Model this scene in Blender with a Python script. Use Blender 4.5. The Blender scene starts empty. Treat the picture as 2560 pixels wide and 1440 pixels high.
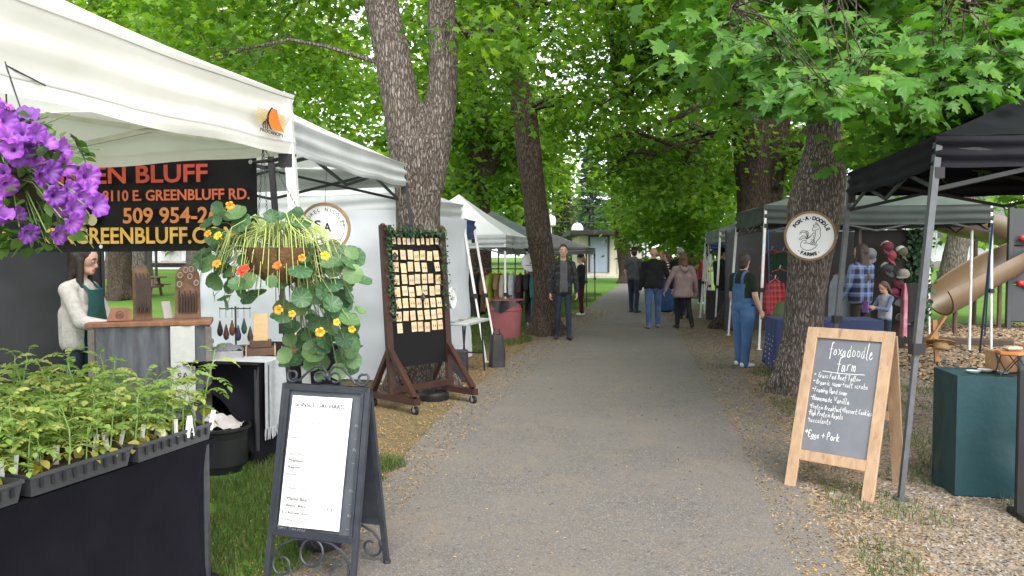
import bpy, bmesh, math, random
import numpy as np
from mathutils import Vector, Matrix, noise as mnoise
R = math.radians
rnd = random.Random(7)
nprs = np.random.RandomState(11)
scene = bpy.context.scene
C = scene.collection

# ---------------------------------------------------------------- camera
CAMH, FPX = 1.55, 1950.0
PITCH = math.atan(78 / FPX)
cd = bpy.data.cameras.new('camera'); cam = bpy.data.objects.new('camera', cd); C.objects.link(cam)
cd.sensor_width = 36; cd.lens = 36 * FPX / 2560; cd.clip_start = .05; cd.clip_end = 900
cam.location = (0, 0, CAMH); cam.rotation_euler = (R(90) - PITCH, 0, 0)
scene.camera = cam
# ---------------------------------------------------------------- sky, sun, exposure
world = bpy.data.worlds.new('World'); scene.world = world; world.use_nodes = True
wn = world.node_tree.nodes; wl = world.node_tree.links
bg = wn['Background']; sky = wn.new('ShaderNodeTexSky'); sky.sky_type = 'NISHITA'; sky.sun_disc = False
SUN_EL, SUN_AZ = 50.0, 165.0          # azimuth clockwise from +Y: behind the camera
sky.sun_elevation = R(SUN_EL); sky.sun_rotation = R(SUN_AZ)
sky.air_density = 1.0; sky.dust_density = 2.0; sky.ozone_density = .6; sky.altitude = 600
hs = wn.new('ShaderNodeHueSaturation'); hs.inputs['Saturation'].default_value = .18   # thin bright cloud
wl.new(sky.outputs[0], hs.inputs['Color']); wl.new(hs.outputs[0], bg.inputs['Color'])
bg.inputs['Strength'].default_value = .15
sl = bpy.data.lights.new('sun', 'SUN'); sl.energy = 1.15; sl.angle = R(38); sl.color = (1, .95, .87)
sun = bpy.data.objects.new('sun', sl); C.objects.link(sun)
_d = Vector((math.sin(R(SUN_AZ)) * math.cos(R(SUN_EL)), math.cos(R(SUN_AZ)) * math.cos(R(SUN_EL)), math.sin(R(SUN_EL))))
sun.rotation_euler = _d.to_track_quat('Z', 'Y').to_euler(); sun.location = (0, 0, 30)
scene.view_settings.view_transform = 'Standard'; scene.view_settings.look = 'None'
scene.view_settings.exposure = 1.85; scene.view_settings.gamma = 1
scene.cycles.use_denoising = True
scene.cycles.max_bounces = 8; scene.cycles.transparent_max_bounces = 8
scene.cycles.diffuse_bounces = 4; scene.cycles.glossy_bounces = 2; scene.cycles.transmission_bounces = 5
scene.cycles.sample_clamp_indirect = 6
scene.cycles.caustics_reflective = False; scene.cycles.caustics_refractive = False

# ---------------------------------------------------------------- pixels to places
cp, sp = math.cos(PITCH), math.sin(PITCH)
def ray(px, py):
    a, b = (px - 1280) / FPX, (720 - py) / FPX
    return Vector((a, b * sp + cp, b * cp - sp))
def P(px, py, Y):
    d = ray(px, py); return Vector((0, 0, CAMH)) + d * (Y / d.y)
def H(x, y):
    t = max(0.0, y - 22.0); return 1.15 * (1 - math.exp(-t * t / (t + 6) * .022))
def G(px, py):
    d = ray(px, py); t = 5.0
    for _ in range(60):
        p = Vector((0, 0, CAMH)) + d * t
        t2 = (H(p.x, p.y) - CAMH) / d.z; t = .5 * t + .5 * t2
    p = Vector((0, 0, CAMH)) + d * t; p.z = H(p.x, p.y); return p
def XZ(px, py, Y): return P(px, py, Y)
PU = Vector((.19, .982, 0)).normalized()      # along the path
PN = Vector((-PU.y, PU.x, 0))                 # to the left of it

# ---------------------------------------------------------------- objects
def link(o, parent=None):
    C.objects.link(o)
    if parent is not None: o.parent = parent
    return o
def tag(o, label=None, cat=None, group=None, kind=None):
    if label: o['label'] = label
    if cat: o['category'] = cat
    if group: o['group'] = group
    if kind: o['kind'] = kind
    return o
def thing(name, label, cat, loc=(0, 0, 0), rz=0, group=None):
    o = bpy.data.objects.new(name, None); o.empty_display_size = .1
    link(o); o.location = loc; o.rotation_euler = (0, 0, rz)
    return tag(o, label, cat, group)
def copy_tree(o, parent=None):
    c = o.copy(); C.objects.link(c)
    if parent is not None:
        c.parent = parent
    for ch in list(o.children): copy_tree(ch, c)
    return c
def frame(o, x, z=None, up=(0, 0, 1)):
    """matrix from origin, x axis and rough z axis"""
    x = Vector(x).normalized(); z = Vector(z if z is not None else up)
    y = z.cross(x).normalized(); z = x.cross(y)
    m = Matrix.Identity(4)
    for i in range(3): m[i][0], m[i][1], m[i][2], m[i][3] = x[i], y[i], z[i], o[i]
    return m

class MB:
    def __init__(s): s.v, s.f, s.m = [], [], []
    def add(s, vs, fs, mi=0, M=None):
        b = len(s.v)
        s.v += [tuple(M @ Vector(p)) for p in vs] if M is not None else [tuple(p) for p in vs]
        s.f += [tuple(i + b for i in f) for f in fs]; s.m += [mi] * len(fs); return s
    def box(s, c, d, rz=0, mi=0, M=None, bev=0):
        x, y, z = d[0] / 2, d[1] / 2, d[2] / 2
        T = Matrix.Translation(c) @ Matrix.Rotation(rz, 4, 'Z')
        if M is not None: T = M @ T
        if bev <= 0:
            vs = [(i * x, j * y, k * z) for k in (-1, 1) for j in (-1, 1) for i in (-1, 1)]
            fs = [(0, 2, 3, 1), (4, 5, 7, 6), (0, 1, 5, 4), (2, 6, 7, 3), (0, 4, 6, 2), (1, 3, 7, 5)]
            return s.add(vs, fs, mi, T)
        bev = min(bev, x * .9, y * .9, z * .9)
        vs, idx = [], {}
        for i in (-1, 1):
            for j in (-1, 1):
                for k in (-1, 1):
                    for a in range(3):
                        p = [i * (x - bev), j * (y - bev), k * (z - bev)]
                        p[a] = (i * x, j * y, k * z)[a]
                        idx[(i, j, k, a)] = len(vs); vs.append(tuple(p))
        fs = []
        q = [(-1, -1), (1, -1), (1, 1), (-1, 1)]
        for sg in (-1, 1):
            l = [idx[(sg, a, b, 0)] for a, b in q]; fs.append(l if sg > 0 else l[::-1])
            l = [idx[(a, sg, b, 1)] for a, b in q]; fs.append(l[::-1] if sg > 0 else l)
            l = [idx[(a, b, sg, 2)] for a, b in q]; fs.append(l if sg > 0 else l[::-1])
        for a in (-1, 1):
            for b in (-1, 1):
                fs.append([idx[(a, b, -1, 0)], idx[(a, b, 1, 0)], idx[(a, b, 1, 1)], idx[(a, b, -1, 1)]])
                fs.append([idx[(a, -1, b, 0)], idx[(a, 1, b, 0)], idx[(a, 1, b, 2)], idx[(a, -1, b, 2)]])
                fs.append([idx[(-1, a, b, 1)], idx[(1, a, b, 1)], idx[(1, a, b, 2)], idx[(-1, a, b, 2)]])
        for i in (-1, 1):
            for j in (-1, 1):
                for k in (-1, 1): fs.append([idx[(i, j, k, 0)], idx[(i, j, k, 1)], idx[(i, j, k, 2)]])
        return s.add(vs, fs, mi, T)
    def tube(s, pts, r, n=8, mi=0, cap=True, sx=1.0, ref=None, rot=0):
        pts = [Vector(p) for p in pts]; k = len(pts)
        rs = r if isinstance(r, (list, tuple)) else [r] * k
        t0 = (pts[1] - pts[0]).normalized()
        u = Vector(ref) if ref else (Vector((0, 0, 1)) if abs(t0.z) < .9 else Vector((1, 0, 0)))
        vs, fs = [], []
        for i, p in enumerate(pts):
            t = (pts[min(i + 1, k - 1)] - pts[max(i - 1, 0)])
            t = t.normalized() if t.length > 1e-9 else t0
            u = (u - t * u.dot(t)); u = u.normalized() if u.length > 1e-6 else t.orthogonal().normalized()
            w = t.cross(u)
            for j in range(n):
                a = 2 * math.pi * j / n + rot
                vs.append(p + (u * math.cos(a) * sx + w * math.sin(a)) * rs[i])
        for i in range(k - 1):
            for j in range(n):
                a, b = i * n + j, i * n + (j + 1) % n
                fs.append((a, b, b + n, a + n))
        if cap: fs.append(tuple(range(n - 1, -1, -1))); fs.append(tuple((k - 1) * n + j for j in range(n)))
        return s.add(vs, fs, mi)
    def bar(s, a, b, w, h=None, mi=0, up=(0, 0, 1)):
        a, b = Vector(a), Vector(b); h = h or w
        m = frame((a + b) / 2, b - a, up if abs((b - a).normalized().dot(Vector(up))) < .97 else (0, 1, 0.01))
        return s.box((0, 0, 0), ((b - a).length, w, h), 0, mi, m)
    def lathe(s, prof, n=24, M=None, mi=0, cap=(True, True)):
        vs, fs = [], []
        for r, z in prof:
            for j in range(n):
                a = 2 * math.pi * j / n; vs.append((r * math.cos(a), r * math.sin(a), z))
        for i in range(len(prof) - 1):
            for j in range(n):
                a, b = i * n + j, i * n + (j + 1) % n; fs.append((a, b, b + n, a + n))
        if cap[0]: fs.append(tuple(range(n - 1, -1, -1)))
        if cap[1]: fs.append(tuple((len(prof) - 1) * n + j for j in range(n)))
        return s.add(vs, fs, mi, M)
    def grid(s, fn, nu, nv, mi=0, M=None):
        vs = [fn(i / nu, j / nv) for j in range(nv + 1) for i in range(nu + 1)]
        fs = [(j * (nu + 1) + i, j * (nu + 1) + i + 1, (j + 1) * (nu + 1) + i + 1, (j + 1) * (nu + 1) + i)
              for j in range(nv) for i in range(nu)]
        return s.add(vs, fs, mi, M)
    def prism(s, out, t, M=None, mi=0):
        n = len(out)
        vs = [(x, y, -t / 2) for x, y in out] + [(x, y, t / 2) for x, y in out]
        fs = [tuple(range(n - 1, -1, -1)), tuple(range(n, 2 * n))] + [(i, (i + 1) % n, (i + 1) % n + n, i + n) for i in range(n)]
        return s.add(vs, fs, mi, M)
    def ball(s, c, r, n=12, m=8, mi=0, M=None):
        r = r if isinstance(r, (tuple, list)) else (r, r, r)
        vs, fs = [(c[0], c[1], c[2] - r[2])], []
        for i in range(1, m):
            p = -math.pi / 2 + math.pi * i / m
            for j in range(n):
                a = 2 * math.pi * j / n
                vs.append((c[0] + r[0] * math.cos(p) * math.cos(a), c[1] + r[1] * math.cos(p) * math.sin(a), c[2] + r[2] * math.sin(p)))
        vs.append((c[0], c[1], c[2] + r[2])); e = len(vs) - 1
        for j in range(n):
            fs.append((0, 1 + (j + 1) % n, 1 + j)); fs.append((e, e - n + j, e - n + (j + 1) % n))
        for i in range(m - 2):
            for j in range(n):
                a, b = 1 + i * n + j, 1 + i * n + (j + 1) % n; fs.append((a, b, b + n, a + n))
        return s.add(vs, fs, mi, M)
    def mesh(s, name, mats, smooth=True, sharp=40):
        me = bpy.data.meshes.new(name); me.from_pydata(s.v, [], s.f)
        for m in (mats if isinstance(mats, (list, tuple)) else [mats]): me.materials.append(m)
        me.polygons.foreach_set('material_index', s.m)
        if smooth:
            me.shade_smooth()
            if sharp: me.set_sharp_from_angle(angle=R(sharp))
        me.update(); return me
    def build(s, name, mats, parent=None, smooth=True, sharp=40, loc=None):
        o = bpy.data.objects.new(name, s.mesh(name, mats, smooth, sharp)); link(o, parent)
        if loc is not None: o.location = loc
        return o
def part(name, me, parent, loc=(0, 0, 0), rot=(0, 0, 0), sc=1.0):
    o = bpy.data.objects.new(name, me); link(o, parent); o.location = loc; o.rotation_euler = rot
    o.scale = (sc, sc, sc) if not isinstance(sc, (tuple, list)) else sc
    return o

# ---------------------------------------------------------------- materials
MATS = {}
def nodes_of(name):
    m = bpy.data.materials.new(name); m.use_nodes = True
    nt = m.node_tree; return m, nt, nt.nodes['Principled BSDF'], nt.nodes['Material Output']
def mixc(nt, fac, a, b, mode='MIX'):
    n = nt.nodes.new('ShaderNodeMix'); n.data_type = 'RGBA'; n.blend_type = mode
    for s, v in ((n.inputs[0], fac), (n.inputs[6], a), (n.inputs[7], b)):
        if hasattr(v, 'is_output') or isinstance(v, bpy.types.NodeSocket): nt.links.new(v, s)
        elif isinstance(v, (int, float)): s.default_value = v
        else: s.default_value = (*v[:3], 1)
    return n.outputs[2]
def noise_tex(nt, scale, detail=4, vec=None, rough=.6, dist=0):
    n = nt.nodes.new('ShaderNodeTexNoise'); n.inputs['Scale'].default_value = scale
    n.inputs['Detail'].default_value = detail; n.inputs['Roughness'].default_value = rough; n.inputs['Distortion'].default_value = dist
    if vec is not None: nt.links.new(vec, n.inputs['Vector'])
    return n
def ramp(nt, fac, stops):
    n = nt.nodes.new('ShaderNodeValToRGB'); nt.links.new(fac, n.inputs[0]); e = n.color_ramp.elements
    while len(e) < len(stops): e.new(.5)
    for el, (p, c) in zip(e, stops): el.position = p; el.color = (*c[:3], 1) if not isinstance(c, (int, float)) else (c, c, c, 1)
    return n.outputs[0]
def coords(nt, kind='Object', sc=None):
    t = nt.nodes.new('ShaderNodeTexCoord'); o = t.outputs[kind]
    if sc:
        mp = nt.nodes.new('ShaderNodeMapping'); mp.inputs['Scale'].default_value = sc; nt.links.new(o, mp.inputs[0]); o = mp.outputs[0]
    return o
def bump(nt, bs, h, strength, dist=.01):
    b = nt.nodes.new('ShaderNodeBump'); b.inputs['Strength'].default_value = strength; b.inputs['Distance'].default_value = dist
    nt.links.new(h, b.inputs['Height']); nt.links.new(b.outputs[0], bs.inputs['Normal'])
def math_n(nt, op, a, b=None):
    n = nt.nodes.new('ShaderNodeMath'); n.operation = op
    for s, v in zip(n.inputs, (a, b)):
        if v is None: continue
        if isinstance(v, (int, float)): s.default_value = v
        else: nt.links.new(v, s)
    return n.outputs[0]
def mat(name, col, rough=.7, col2=None, scale=6, bmp=0, bscale=60, metal=0, trans=0, sc=None, spec=.4, lo=.35, hi=.68, vary=0, dirt=None):
    if name in MATS: return MATS[name]
    m, nt, bs, out = nodes_of(name); co = coords(nt, 'Object', sc)
    col2 = col2 or tuple(c * .72 for c in col)
    n = noise_tex(nt, scale, 5, co); f = ramp(nt, n.outputs['Fac'], [(lo, 0), (hi, 1)])
    c = mixc(nt, f, col, col2)
    if dirt:
        n2 = noise_tex(nt, dirt[1], 7, co, .7); c = mixc(nt, ramp(nt, n2.outputs['Fac'], [(dirt[2], 0), (dirt[2] + .18, 1)]), c, dirt[0])
    if vary:
        oi = nt.nodes.new('ShaderNodeObjectInfo'); h = nt.nodes.new('ShaderNodeHueSaturation')
        nt.links.new(c, h.inputs['Color'])
        nt.links.new(math_n(nt, 'ADD', math_n(nt, 'MULTIPLY', oi.outputs['Random'], vary), 1 - vary / 2), h.inputs['Value']); c = h.outputs[0]
    nt.links.new(c, bs.inputs['Base Color'])
    bs.inputs['Roughness'].default_value = rough; bs.inputs['Metallic'].default_value = metal
    bs.inputs['Specular IOR Level'].default_value = spec
    if bmp:
        n3 = noise_tex(nt, bscale, 4, co); bump(nt, bs, n3.outputs['Fac'], bmp)
    if trans:
        tr = nt.nodes.new('ShaderNodeBsdfTranslucent'); nt.links.new(c, tr.inputs[0])
        mx = nt.nodes.new('ShaderNodeMixShader'); mx.inputs[0].default_value = trans
        nt.links.new(bs.outputs[0], mx.inputs[1]); nt.links.new(tr.outputs[0], mx.inputs[2]); nt.links.new(mx.outputs[0], out.inputs[0])
    MATS[name] = m; return m
def leaf_mat(name, c1, c2, c3=None, trans=.45, rough=.45, island=True):
    m, nt, bs, out = nodes_of(name)
    if island: g = nt.nodes.new('ShaderNodeNewGeometry'); rv = g.outputs['Random Per Island']
    else: g = nt.nodes.new('ShaderNodeObjectInfo'); rv = g.outputs['Random']
    c = ramp(nt, rv, [(0, c1), (.6, c2), (1, c3 or c2)])
    n = noise_tex(nt, .9, 2, coords(nt, 'Object')); c = mixc(nt, ramp(nt, n.outputs['Fac'], [(.35, 0), (.65, .5)]), c, tuple(x * .7 for x in c1))
    nt.links.new(c, bs.inputs['Base Color']); bs.inputs['Roughness'].default_value = rough; bs.inputs['Specular IOR Level'].default_value = .35
    h = nt.nodes.new('ShaderNodeHueSaturation'); h.inputs['Hue'].default_value = .49; h.inputs['Saturation'].default_value = 1.12; h.inputs['Value'].default_value = 1.5
    nt.links.new(c, h.inputs['Color'])
    tr = nt.nodes.new('ShaderNodeBsdfTranslucent'); nt.links.new(h.outputs[0], tr.inputs[0])
    mx = nt.nodes.new('ShaderNodeMixShader'); mx.inputs[0].default_value = trans
    nt.links.new(bs.outputs[0], mx.inputs[1]); nt.links.new(tr.outputs[0], mx.inputs[2]); nt.links.new(mx.outputs[0], out.inputs[0])
    MATS[name] = m; return m

# ---------------------------------------------------------------- voxel union of rounded bones
def bone_mesh(mb, p):
    a, b = Vector(p['a']), Vector(p['b']); d = b - a; L = d.length
    z = d / L if L > 1e-6 else Vector((0, 0, 1))
    x = Vector(p.get('ref', (1, 0, 0))); x = (x - z * x.dot(z))
    x = x.normalized() if x.length > 1e-4 else z.orthogonal().normalized()
    y = z.cross(x); n, k = 14, 5; vs, fs = [], []
    prof = [(p['ra'] * math.cos(t), -p['ra'] * math.sin(t)) for t in [math.pi / 2 * (1 - i / k) for i in range(k + 1)]]
    prof = [(max(r, 1e-3), h) for r, h in prof] + [(max(p['rb'] * math.cos(t), 1e-3), L + p['rb'] * math.sin(t)) for t in [math.pi / 2 * i / k for i in range(k + 1)]]
    sx, sy = p.get('sx', 1), p.get('sy', 1)
    for r, h in prof:
        for j in range(n):
            t = 2 * math.pi * j / n; vs.append(a + x * (r * sx * math.cos(t)) + y * (r * sy * math.sin(t)) + z * h)
    for i in range(len(prof) - 1):
        for j in range(n):
            q, w = i * n + j, i * n + (j + 1) % n; fs.append((q, w, w + n, q + n))
    fs.append(tuple(range(n - 1, -1, -1))); fs.append(tuple((len(prof) - 1) * n + j for j in range(n)))
    mb.add(vs, fs)
def bone(a, b, ra, rb=None, t='top', sx=1, sy=1, ref=(1, 0, 0)):
    return dict(a=a, b=b, ra=ra, rb=ra if rb is None else rb, t=t, sx=sx, sy=sy, ref=ref)
def ell(c, r, t='top'):
    # an ellipsoid: vertical bone with squeezed section
    rr = r[2]; return dict(a=(c[0], c[1], c[2] - 1e-5), b=(c[0], c[1], c[2] + 1e-5), ra=rr, rb=rr, t=t, sx=r[0] / rr, sy=r[1] / rr, ref=(1, 0, 0))
def union(bones, voxel, smooth=3, fac=.5):
    mb = MB()
    for p in bones: bone_mesh(mb, p)
    return remesh(mb, voxel, smooth, fac)
def remesh(mb, voxel, smooth=3, fac=.5):
    me = bpy.data.meshes.new('tmp'); me.from_pydata(mb.v, [], mb.f); o = bpy.data.objects.new('tmp', me); C.objects.link(o)
    r = o.modifiers.new('r', 'REMESH'); r.mode = 'VOXEL'; r.voxel_size = voxel; r.adaptivity = 0
    if smooth: s = o.modifiers.new('s', 'SMOOTH'); s.factor = fac; s.iterations = smooth
    dg = bpy.context.evaluated_depsgraph_get(); out = bpy.data.meshes.new_from_object(o.evaluated_get(dg))
    bpy.data.objects.remove(o); bpy.data.meshes.remove(me); return out
def classify(me, bones, tags, rule=None):
    n = len(me.polygons); c = np.empty(n * 3, 'f'); me.polygons.foreach_get('center', c); c = c.reshape(-1, 3)
    best = np.full(n, 1e9); idx = np.zeros(n, 'i')
    for p in bones:
        a, b = np.array(p['a'], 'f'), np.array(p['b'], 'f'); d = b - a; L = np.linalg.norm(d)
        z = d / L if L > 1e-4 else np.array((0, 0, 1.)); x = np.array(p['ref'], 'f'); x = x - z * x.dot(z)
        nx = np.linalg.norm(x); x = x / nx if nx > 1e-4 else np.array(Vector(z).orthogonal().normalized()); y = np.cross(z, x)
        q = c - a; lx, ly, lz = q @ x / p['sx'], q @ y / p['sy'], q @ z
        t = np.clip(lz, 0, max(L, 1e-6)); rr = p['ra'] + (p['rb'] - p['ra']) * t / max(L, 1e-6)
        dd = np.sqrt(lx ** 2 + ly ** 2 + (lz - t) ** 2) - rr
        s = dd < best; best[s] = dd[s]; idx[s] = tags.index(p['t'])
    if rule: idx = rule(c, idx)
    me.polygons.foreach_set('material_index', idx.astype('i')); me.shade_smooth()

# ---------------------------------------------------------------- many small faces at once (leaves, blades, chips)
def scatter(name, tv, tf, pos, rot, scl, mats, parent=None, mi=None, smooth=False):
    """tv (k,3) template, tf tris/quads list of equal length, pos (N,3), rot (N,3,3), scl (N,) or (N,3)"""
    tv = np.asarray(tv, 'f'); pos = np.asarray(pos, 'f'); N, k = len(pos), len(tv)
    scl = np.asarray(scl, 'f'); s3 = scl[:, None, None] if scl.ndim == 1 else scl[:, None, :]
    V = np.einsum('nij,nkj->nki', np.asarray(rot, 'f'), tv[None] * s3) + pos[:, None, :]
    tf = np.asarray(tf, 'i'); nf, c = tf.shape
    L = (tf[None] + (np.arange(N) * k)[:, None, None]).reshape(-1)
    me = bpy.data.meshes.new(name); me.vertices.add(N * k); me.vertices.foreach_set('co', V.reshape(-1))
    me.loops.add(len(L)); me.loops.foreach_set('vertex_index', L.astype('i'))
    me.polygons.add(N * nf); me.polygons.foreach_set('loop_start', np.arange(0, len(L), c, dtype='i'))
    me.polygons.foreach_set('loop_total', np.full(N * nf, c, 'i'))
    for m in (mats if isinstance(mats, (list, tuple)) else [mats]): me.materials.append(m)
    if mi is not None: me.polygons.foreach_set('material_index', np.repeat(np.asarray(mi, 'i'), nf))
    me.update(calc_edges=True); me.validate()
    if smooth: me.shade_smooth()
    o = bpy.data.objects.new(name, me); link(o, parent); return o
def norm(a): return a / np.maximum(np.linalg.norm(a, axis=-1, keepdims=True), 1e-9)
def rot_from(nrm, fwd):
    """columns: x = side, y = fwd (tip), z = normal"""
    z = norm(nrm); y = norm(fwd - z * np.sum(fwd * z, -1, keepdims=True)); x = np.cross(y, z)
    return np.stack([x, y, z], -1)
# ================================================================ ground, path, verges
def ground_mat():
    m, nt, bs, out = nodes_of('grass_ground'); co = coords(nt, 'Object')
    a = noise_tex(nt, .35, 5, co); b = noise_tex(nt, 14, 6, co, .7)
    c = mixc(nt, ramp(nt, a.outputs['Fac'], [(.35, 0), (.65, 1)]), (.07, .155, .02), (.11, .215, .028))
    c = mixc(nt, ramp(nt, b.outputs['Fac'], [(.4, 0), (.7, .6)]), c, (.05, .11, .018))
    d = noise_tex(nt, .9, 5, co, .65)
    c = mixc(nt, ramp(nt, d.outputs['Fac'], [(.6, 0), (.72, .55)]), c, (.16, .12, .06))
    nt.links.new(c, bs.inputs['Base Color']); bs.inputs['Roughness'].default_value = .9; bs.inputs['Specular IOR Level'].default_value = .15
    bump(nt, bs, b.outputs['Fac'], .5, .02); return m
def soil_mat(name, c1, c2, c3, sc=1.0):
    m, nt, bs, out = nodes_of(name); co = coords(nt, 'Object')
    v = nt.nodes.new('ShaderNodeTexVoronoi'); v.inputs['Scale'].default_value = 60 * sc; nt.links.new(co, v.inputs['Vector'])
    a = noise_tex(nt, 1.7, 6, co, .7)
    hsv = nt.nodes.new('ShaderNodeSeparateColor'); nt.links.new(v.outputs['Color'], hsv.inputs[0])
    c = mixc(nt, ramp(nt, hsv.outputs[0], [(.2, 0), (.9, 1)]), c1, c2)
    c = mixc(nt, ramp(nt, a.outputs['Fac'], [(.42, 0), (.62, .75)]), c, c3)
    nt.links.new(c, bs.inputs['Base Color']); bs.inputs['Roughness'].default_value = .9; bs.inputs['Specular IOR Level'].default_value = .2
    bump(nt, bs, v.outputs['Distance'], .8, .012); return m
def asphalt_mat():
    m, nt, bs, out = nodes_of('asphalt'); co = coords(nt, 'Object')
    v = nt.nodes.new('ShaderNodeTexVoronoi'); v.inputs['Scale'].default_value = 130; nt.links.new(co, v.inputs['Vector'])
    hsv = nt.nodes.new('ShaderNodeSeparateColor'); nt.links.new(v.outputs['Color'], hsv.inputs[0])
    c = ramp(nt, hsv.outputs[0], [(0, (.088, .08, .074)), (.55, (.128, .118, .109)), (.9, (.165, .153, .142)), (1, (.26, .245, .228))])
    a = noise_tex(nt, .8, 7, co, .68); c = mixc(nt, ramp(nt, a.outputs['Fac'], [(.38, 0), (.66, .8)]), c, (.158, .143, .13))
    w = noise_tex(nt, 2.2, 6, co, .75, .6); c = mixc(nt, ramp(nt, w.outputs['Fac'], [(.5, 0), (.72, .55)]), c, (.21, .165, .115))
    s = noise_tex(nt, 26, 3, co, .5); c = mixc(nt, ramp(nt, s.outputs['Fac'], [(.66, 0), (.7, .55)]), c, (.045, .038, .034))
    nt.links.new(c, bs.inputs['Base Color']); bs.inputs['Roughness'].default_value = .85; bs.inputs['Specular IOR Level'].default_value = .3
    bump(nt, bs, v.outputs['Distance'], .55, .006); return m
GRASS = ground_mat(); ASPH = asphalt_mat()
DIRT = soil_mat('needle_litter', (.14, .1, .055), (.25, .18, .095), (.11, .1, .055), 1.2)
CHIPS = soil_mat('gravel_and_chips', (.14, .11, .085), (.3, .25, .2), (.16, .12, .075), .8)

ys = [-8, -3, 0, 3, 6, 9, 12, 15, 18, 22, 25, 28, 31, 34, 38, 42, 46, 52, 60, 70, 85, 105, 140, 200, 400]
xs = [-260, -120, -70, -40, -25, -15, -8, -3, 1, 5, 9, 14, 20, 30, 45, 70, 120, 260]
mb = MB(); mb.add([(x, y, H(x, y)) for y in ys for x in xs], [(j * 18 + i, j * 18 + i + 1, (j + 1) * 18 + i + 1, (j + 1) * 18 + i) for j in range(len(ys) - 1) for i in range(17)])
tag(mb.build('ground', GRASS), kind='structure')
PL = [(-2.9, -8), (-2.0, -1.5), (-1.42, 2.0), (-1.10, 3.93), (-.88, 5.32), (-.78, 6.6), (-.56, 8.44), (-.06, 11.7), (.48, 14.5), (1.37, 19.1), (3.16, 28), (4.9, 36), (6.6, 46)]
PR = [(.0, -8), (.85, -1.5), (1.36, 2.0), (1.66, 3.93), (1.99, 5.32), (2.32, 6.6), (2.68, 8.44), (3.36, 11.7), (3.96, 14.5), (4.8, 19.1), (6.5, 28), (8.4, 36), (10.2, 46)]
def interp(poly, y):
    for (x0, y0), (x1, y1) in zip(poly, poly[1:]):
        if y0 <= y <= y1: return x0 + (x1 - x0) * (y - y0) / (y1 - y0)
    return poly[-1][0] if y > poly[-1][1] else poly[0][0]
def strip(name, fl, fr, y0, y1, dz, m, step=.25, nx=6, kind='structure'):
    n = max(1, int((y1 - y0) / step))
    b = MB(); b.grid(lambda u, v: (lambda y: (lambda x: (x, y, H(x, y) + dz))(fl(y) + (fr(y) - fl(y)) * u))(y0 + (y1 - y0) * v), nx, n)
    return tag(b.build(name, m), kind=kind)
def wob(y, s, a): return a * (mnoise.noise((y * 1.3, s, 0)) + .6 * mnoise.noise((y * 4.1, s, 3)))
strip('path', lambda y: interp(PL, y) + wob(y, 1, .04), lambda y: interp(PR, y) + wob(y, 9, .05), -8, 46, .008, ASPH, .2)
strip('left_verge', lambda y: interp(PL, y) - (.9 + .16 * min(max(y - 5, 0), 5)) + wob(y, 4, .25), lambda y: interp(PL, y) + .1, 5.4, 21, .004, DIRT)
strip('right_verge', lambda y: interp(PR, y) - .1, lambda y: interp(PR, y) + (14 if y < 17 else 1.0 + .2 * (23 - y)) + wob(y, 6, .3), -4, 23, .004, CHIPS, nx=20)
# pale road behind the lawn
strip('road', lambda y: -75, lambda y: -3, 60, 66, .012, mat('pale_road', (.55, .52, .5), .9), 1.5, 8)
strip('far_road', lambda y: 22, lambda y: 60, 66, 70, .012, MATS['pale_road'], 1.5, 8)

# ---- loose bits on the verges: real chips, blades and petals
def rand_rot(n, tilt=.5):
    z = norm(np.stack([nprs.normal(0, tilt, n), nprs.normal(0, tilt, n), np.ones(n)], 1)); f = nprs.normal(0, 1, (n, 3)); return rot_from(z, f)
chip_t = [(-.5, -.25, 0), (.5, -.3, 0), (.45, .28, .02), (-.45, .22, .03), (-.1, 0, .22), (.2, .02, .2)]
chip_f = [(0, 1, 5), (0, 5, 4), (1, 2, 5), (2, 3, 4), (2, 4, 5), (3, 0, 4)]
def density_pts(n, x0f, x1f, y0, y1, pw=1.0):
    y = y0 + (y1 - y0) * nprs.rand(n) ** pw
    u = nprs.rand(n); xl = np.array([x0f(t) for t in y]); xr = np.array([x1f(t) for t in y]); x = xl + (xr - xl) * u
    return np.stack([x, y, np.full(n, .004)], 1)
chipmats = [mat('wood_chip_light', (.26, .205, .14), .85), mat('gravel_grey', (.235, .215, .195), .8), mat('wood_chip_brown', (.19, .135, .09), .9), mat('gravel_pale', (.31, .285, .255), .75), mat('chip_tan', (.3, .22, .14), .9)]
n = 52000
p = density_pts(n, lambda y: interp(PR, y) + .02 + .1 * abs(wob(y, 5, 1)), lambda y: interp(PR, y) + 1.2 + .55 * y, 3.2, 11, 1.7)
o = scatter('loose_gravel', chip_t, chip_f, p, rand_rot(n, .4), nprs.uniform(.009, .026, n) * (1 + .05 * p[:, 1]), chipmats, mi=nprs.choice(5, n, p=[.24, .3, .22, .1, .14]))
tag(o, 'loose gravel and bark chips on the ground right of the path', 'gravel', kind='stuff')
n = 16000
p = density_pts(n, lambda y: interp(PR, y) + 2.2, lambda y: interp(PR, y) + 8.5, 9, 18, 1.3)
o = scatter('bark_chips', chip_t, chip_f, p, rand_rot(n, .5), nprs.uniform(.04, .1, n), [mat('playground_bark', (.4, .27, .16), .9), chipmats[0], chipmats[2]], mi=nprs.choice(3, n, p=[.45, .3, .25]))
tag(o, 'brown bark chips spread around the playground slide', 'wood chips', kind='stuff')
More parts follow.
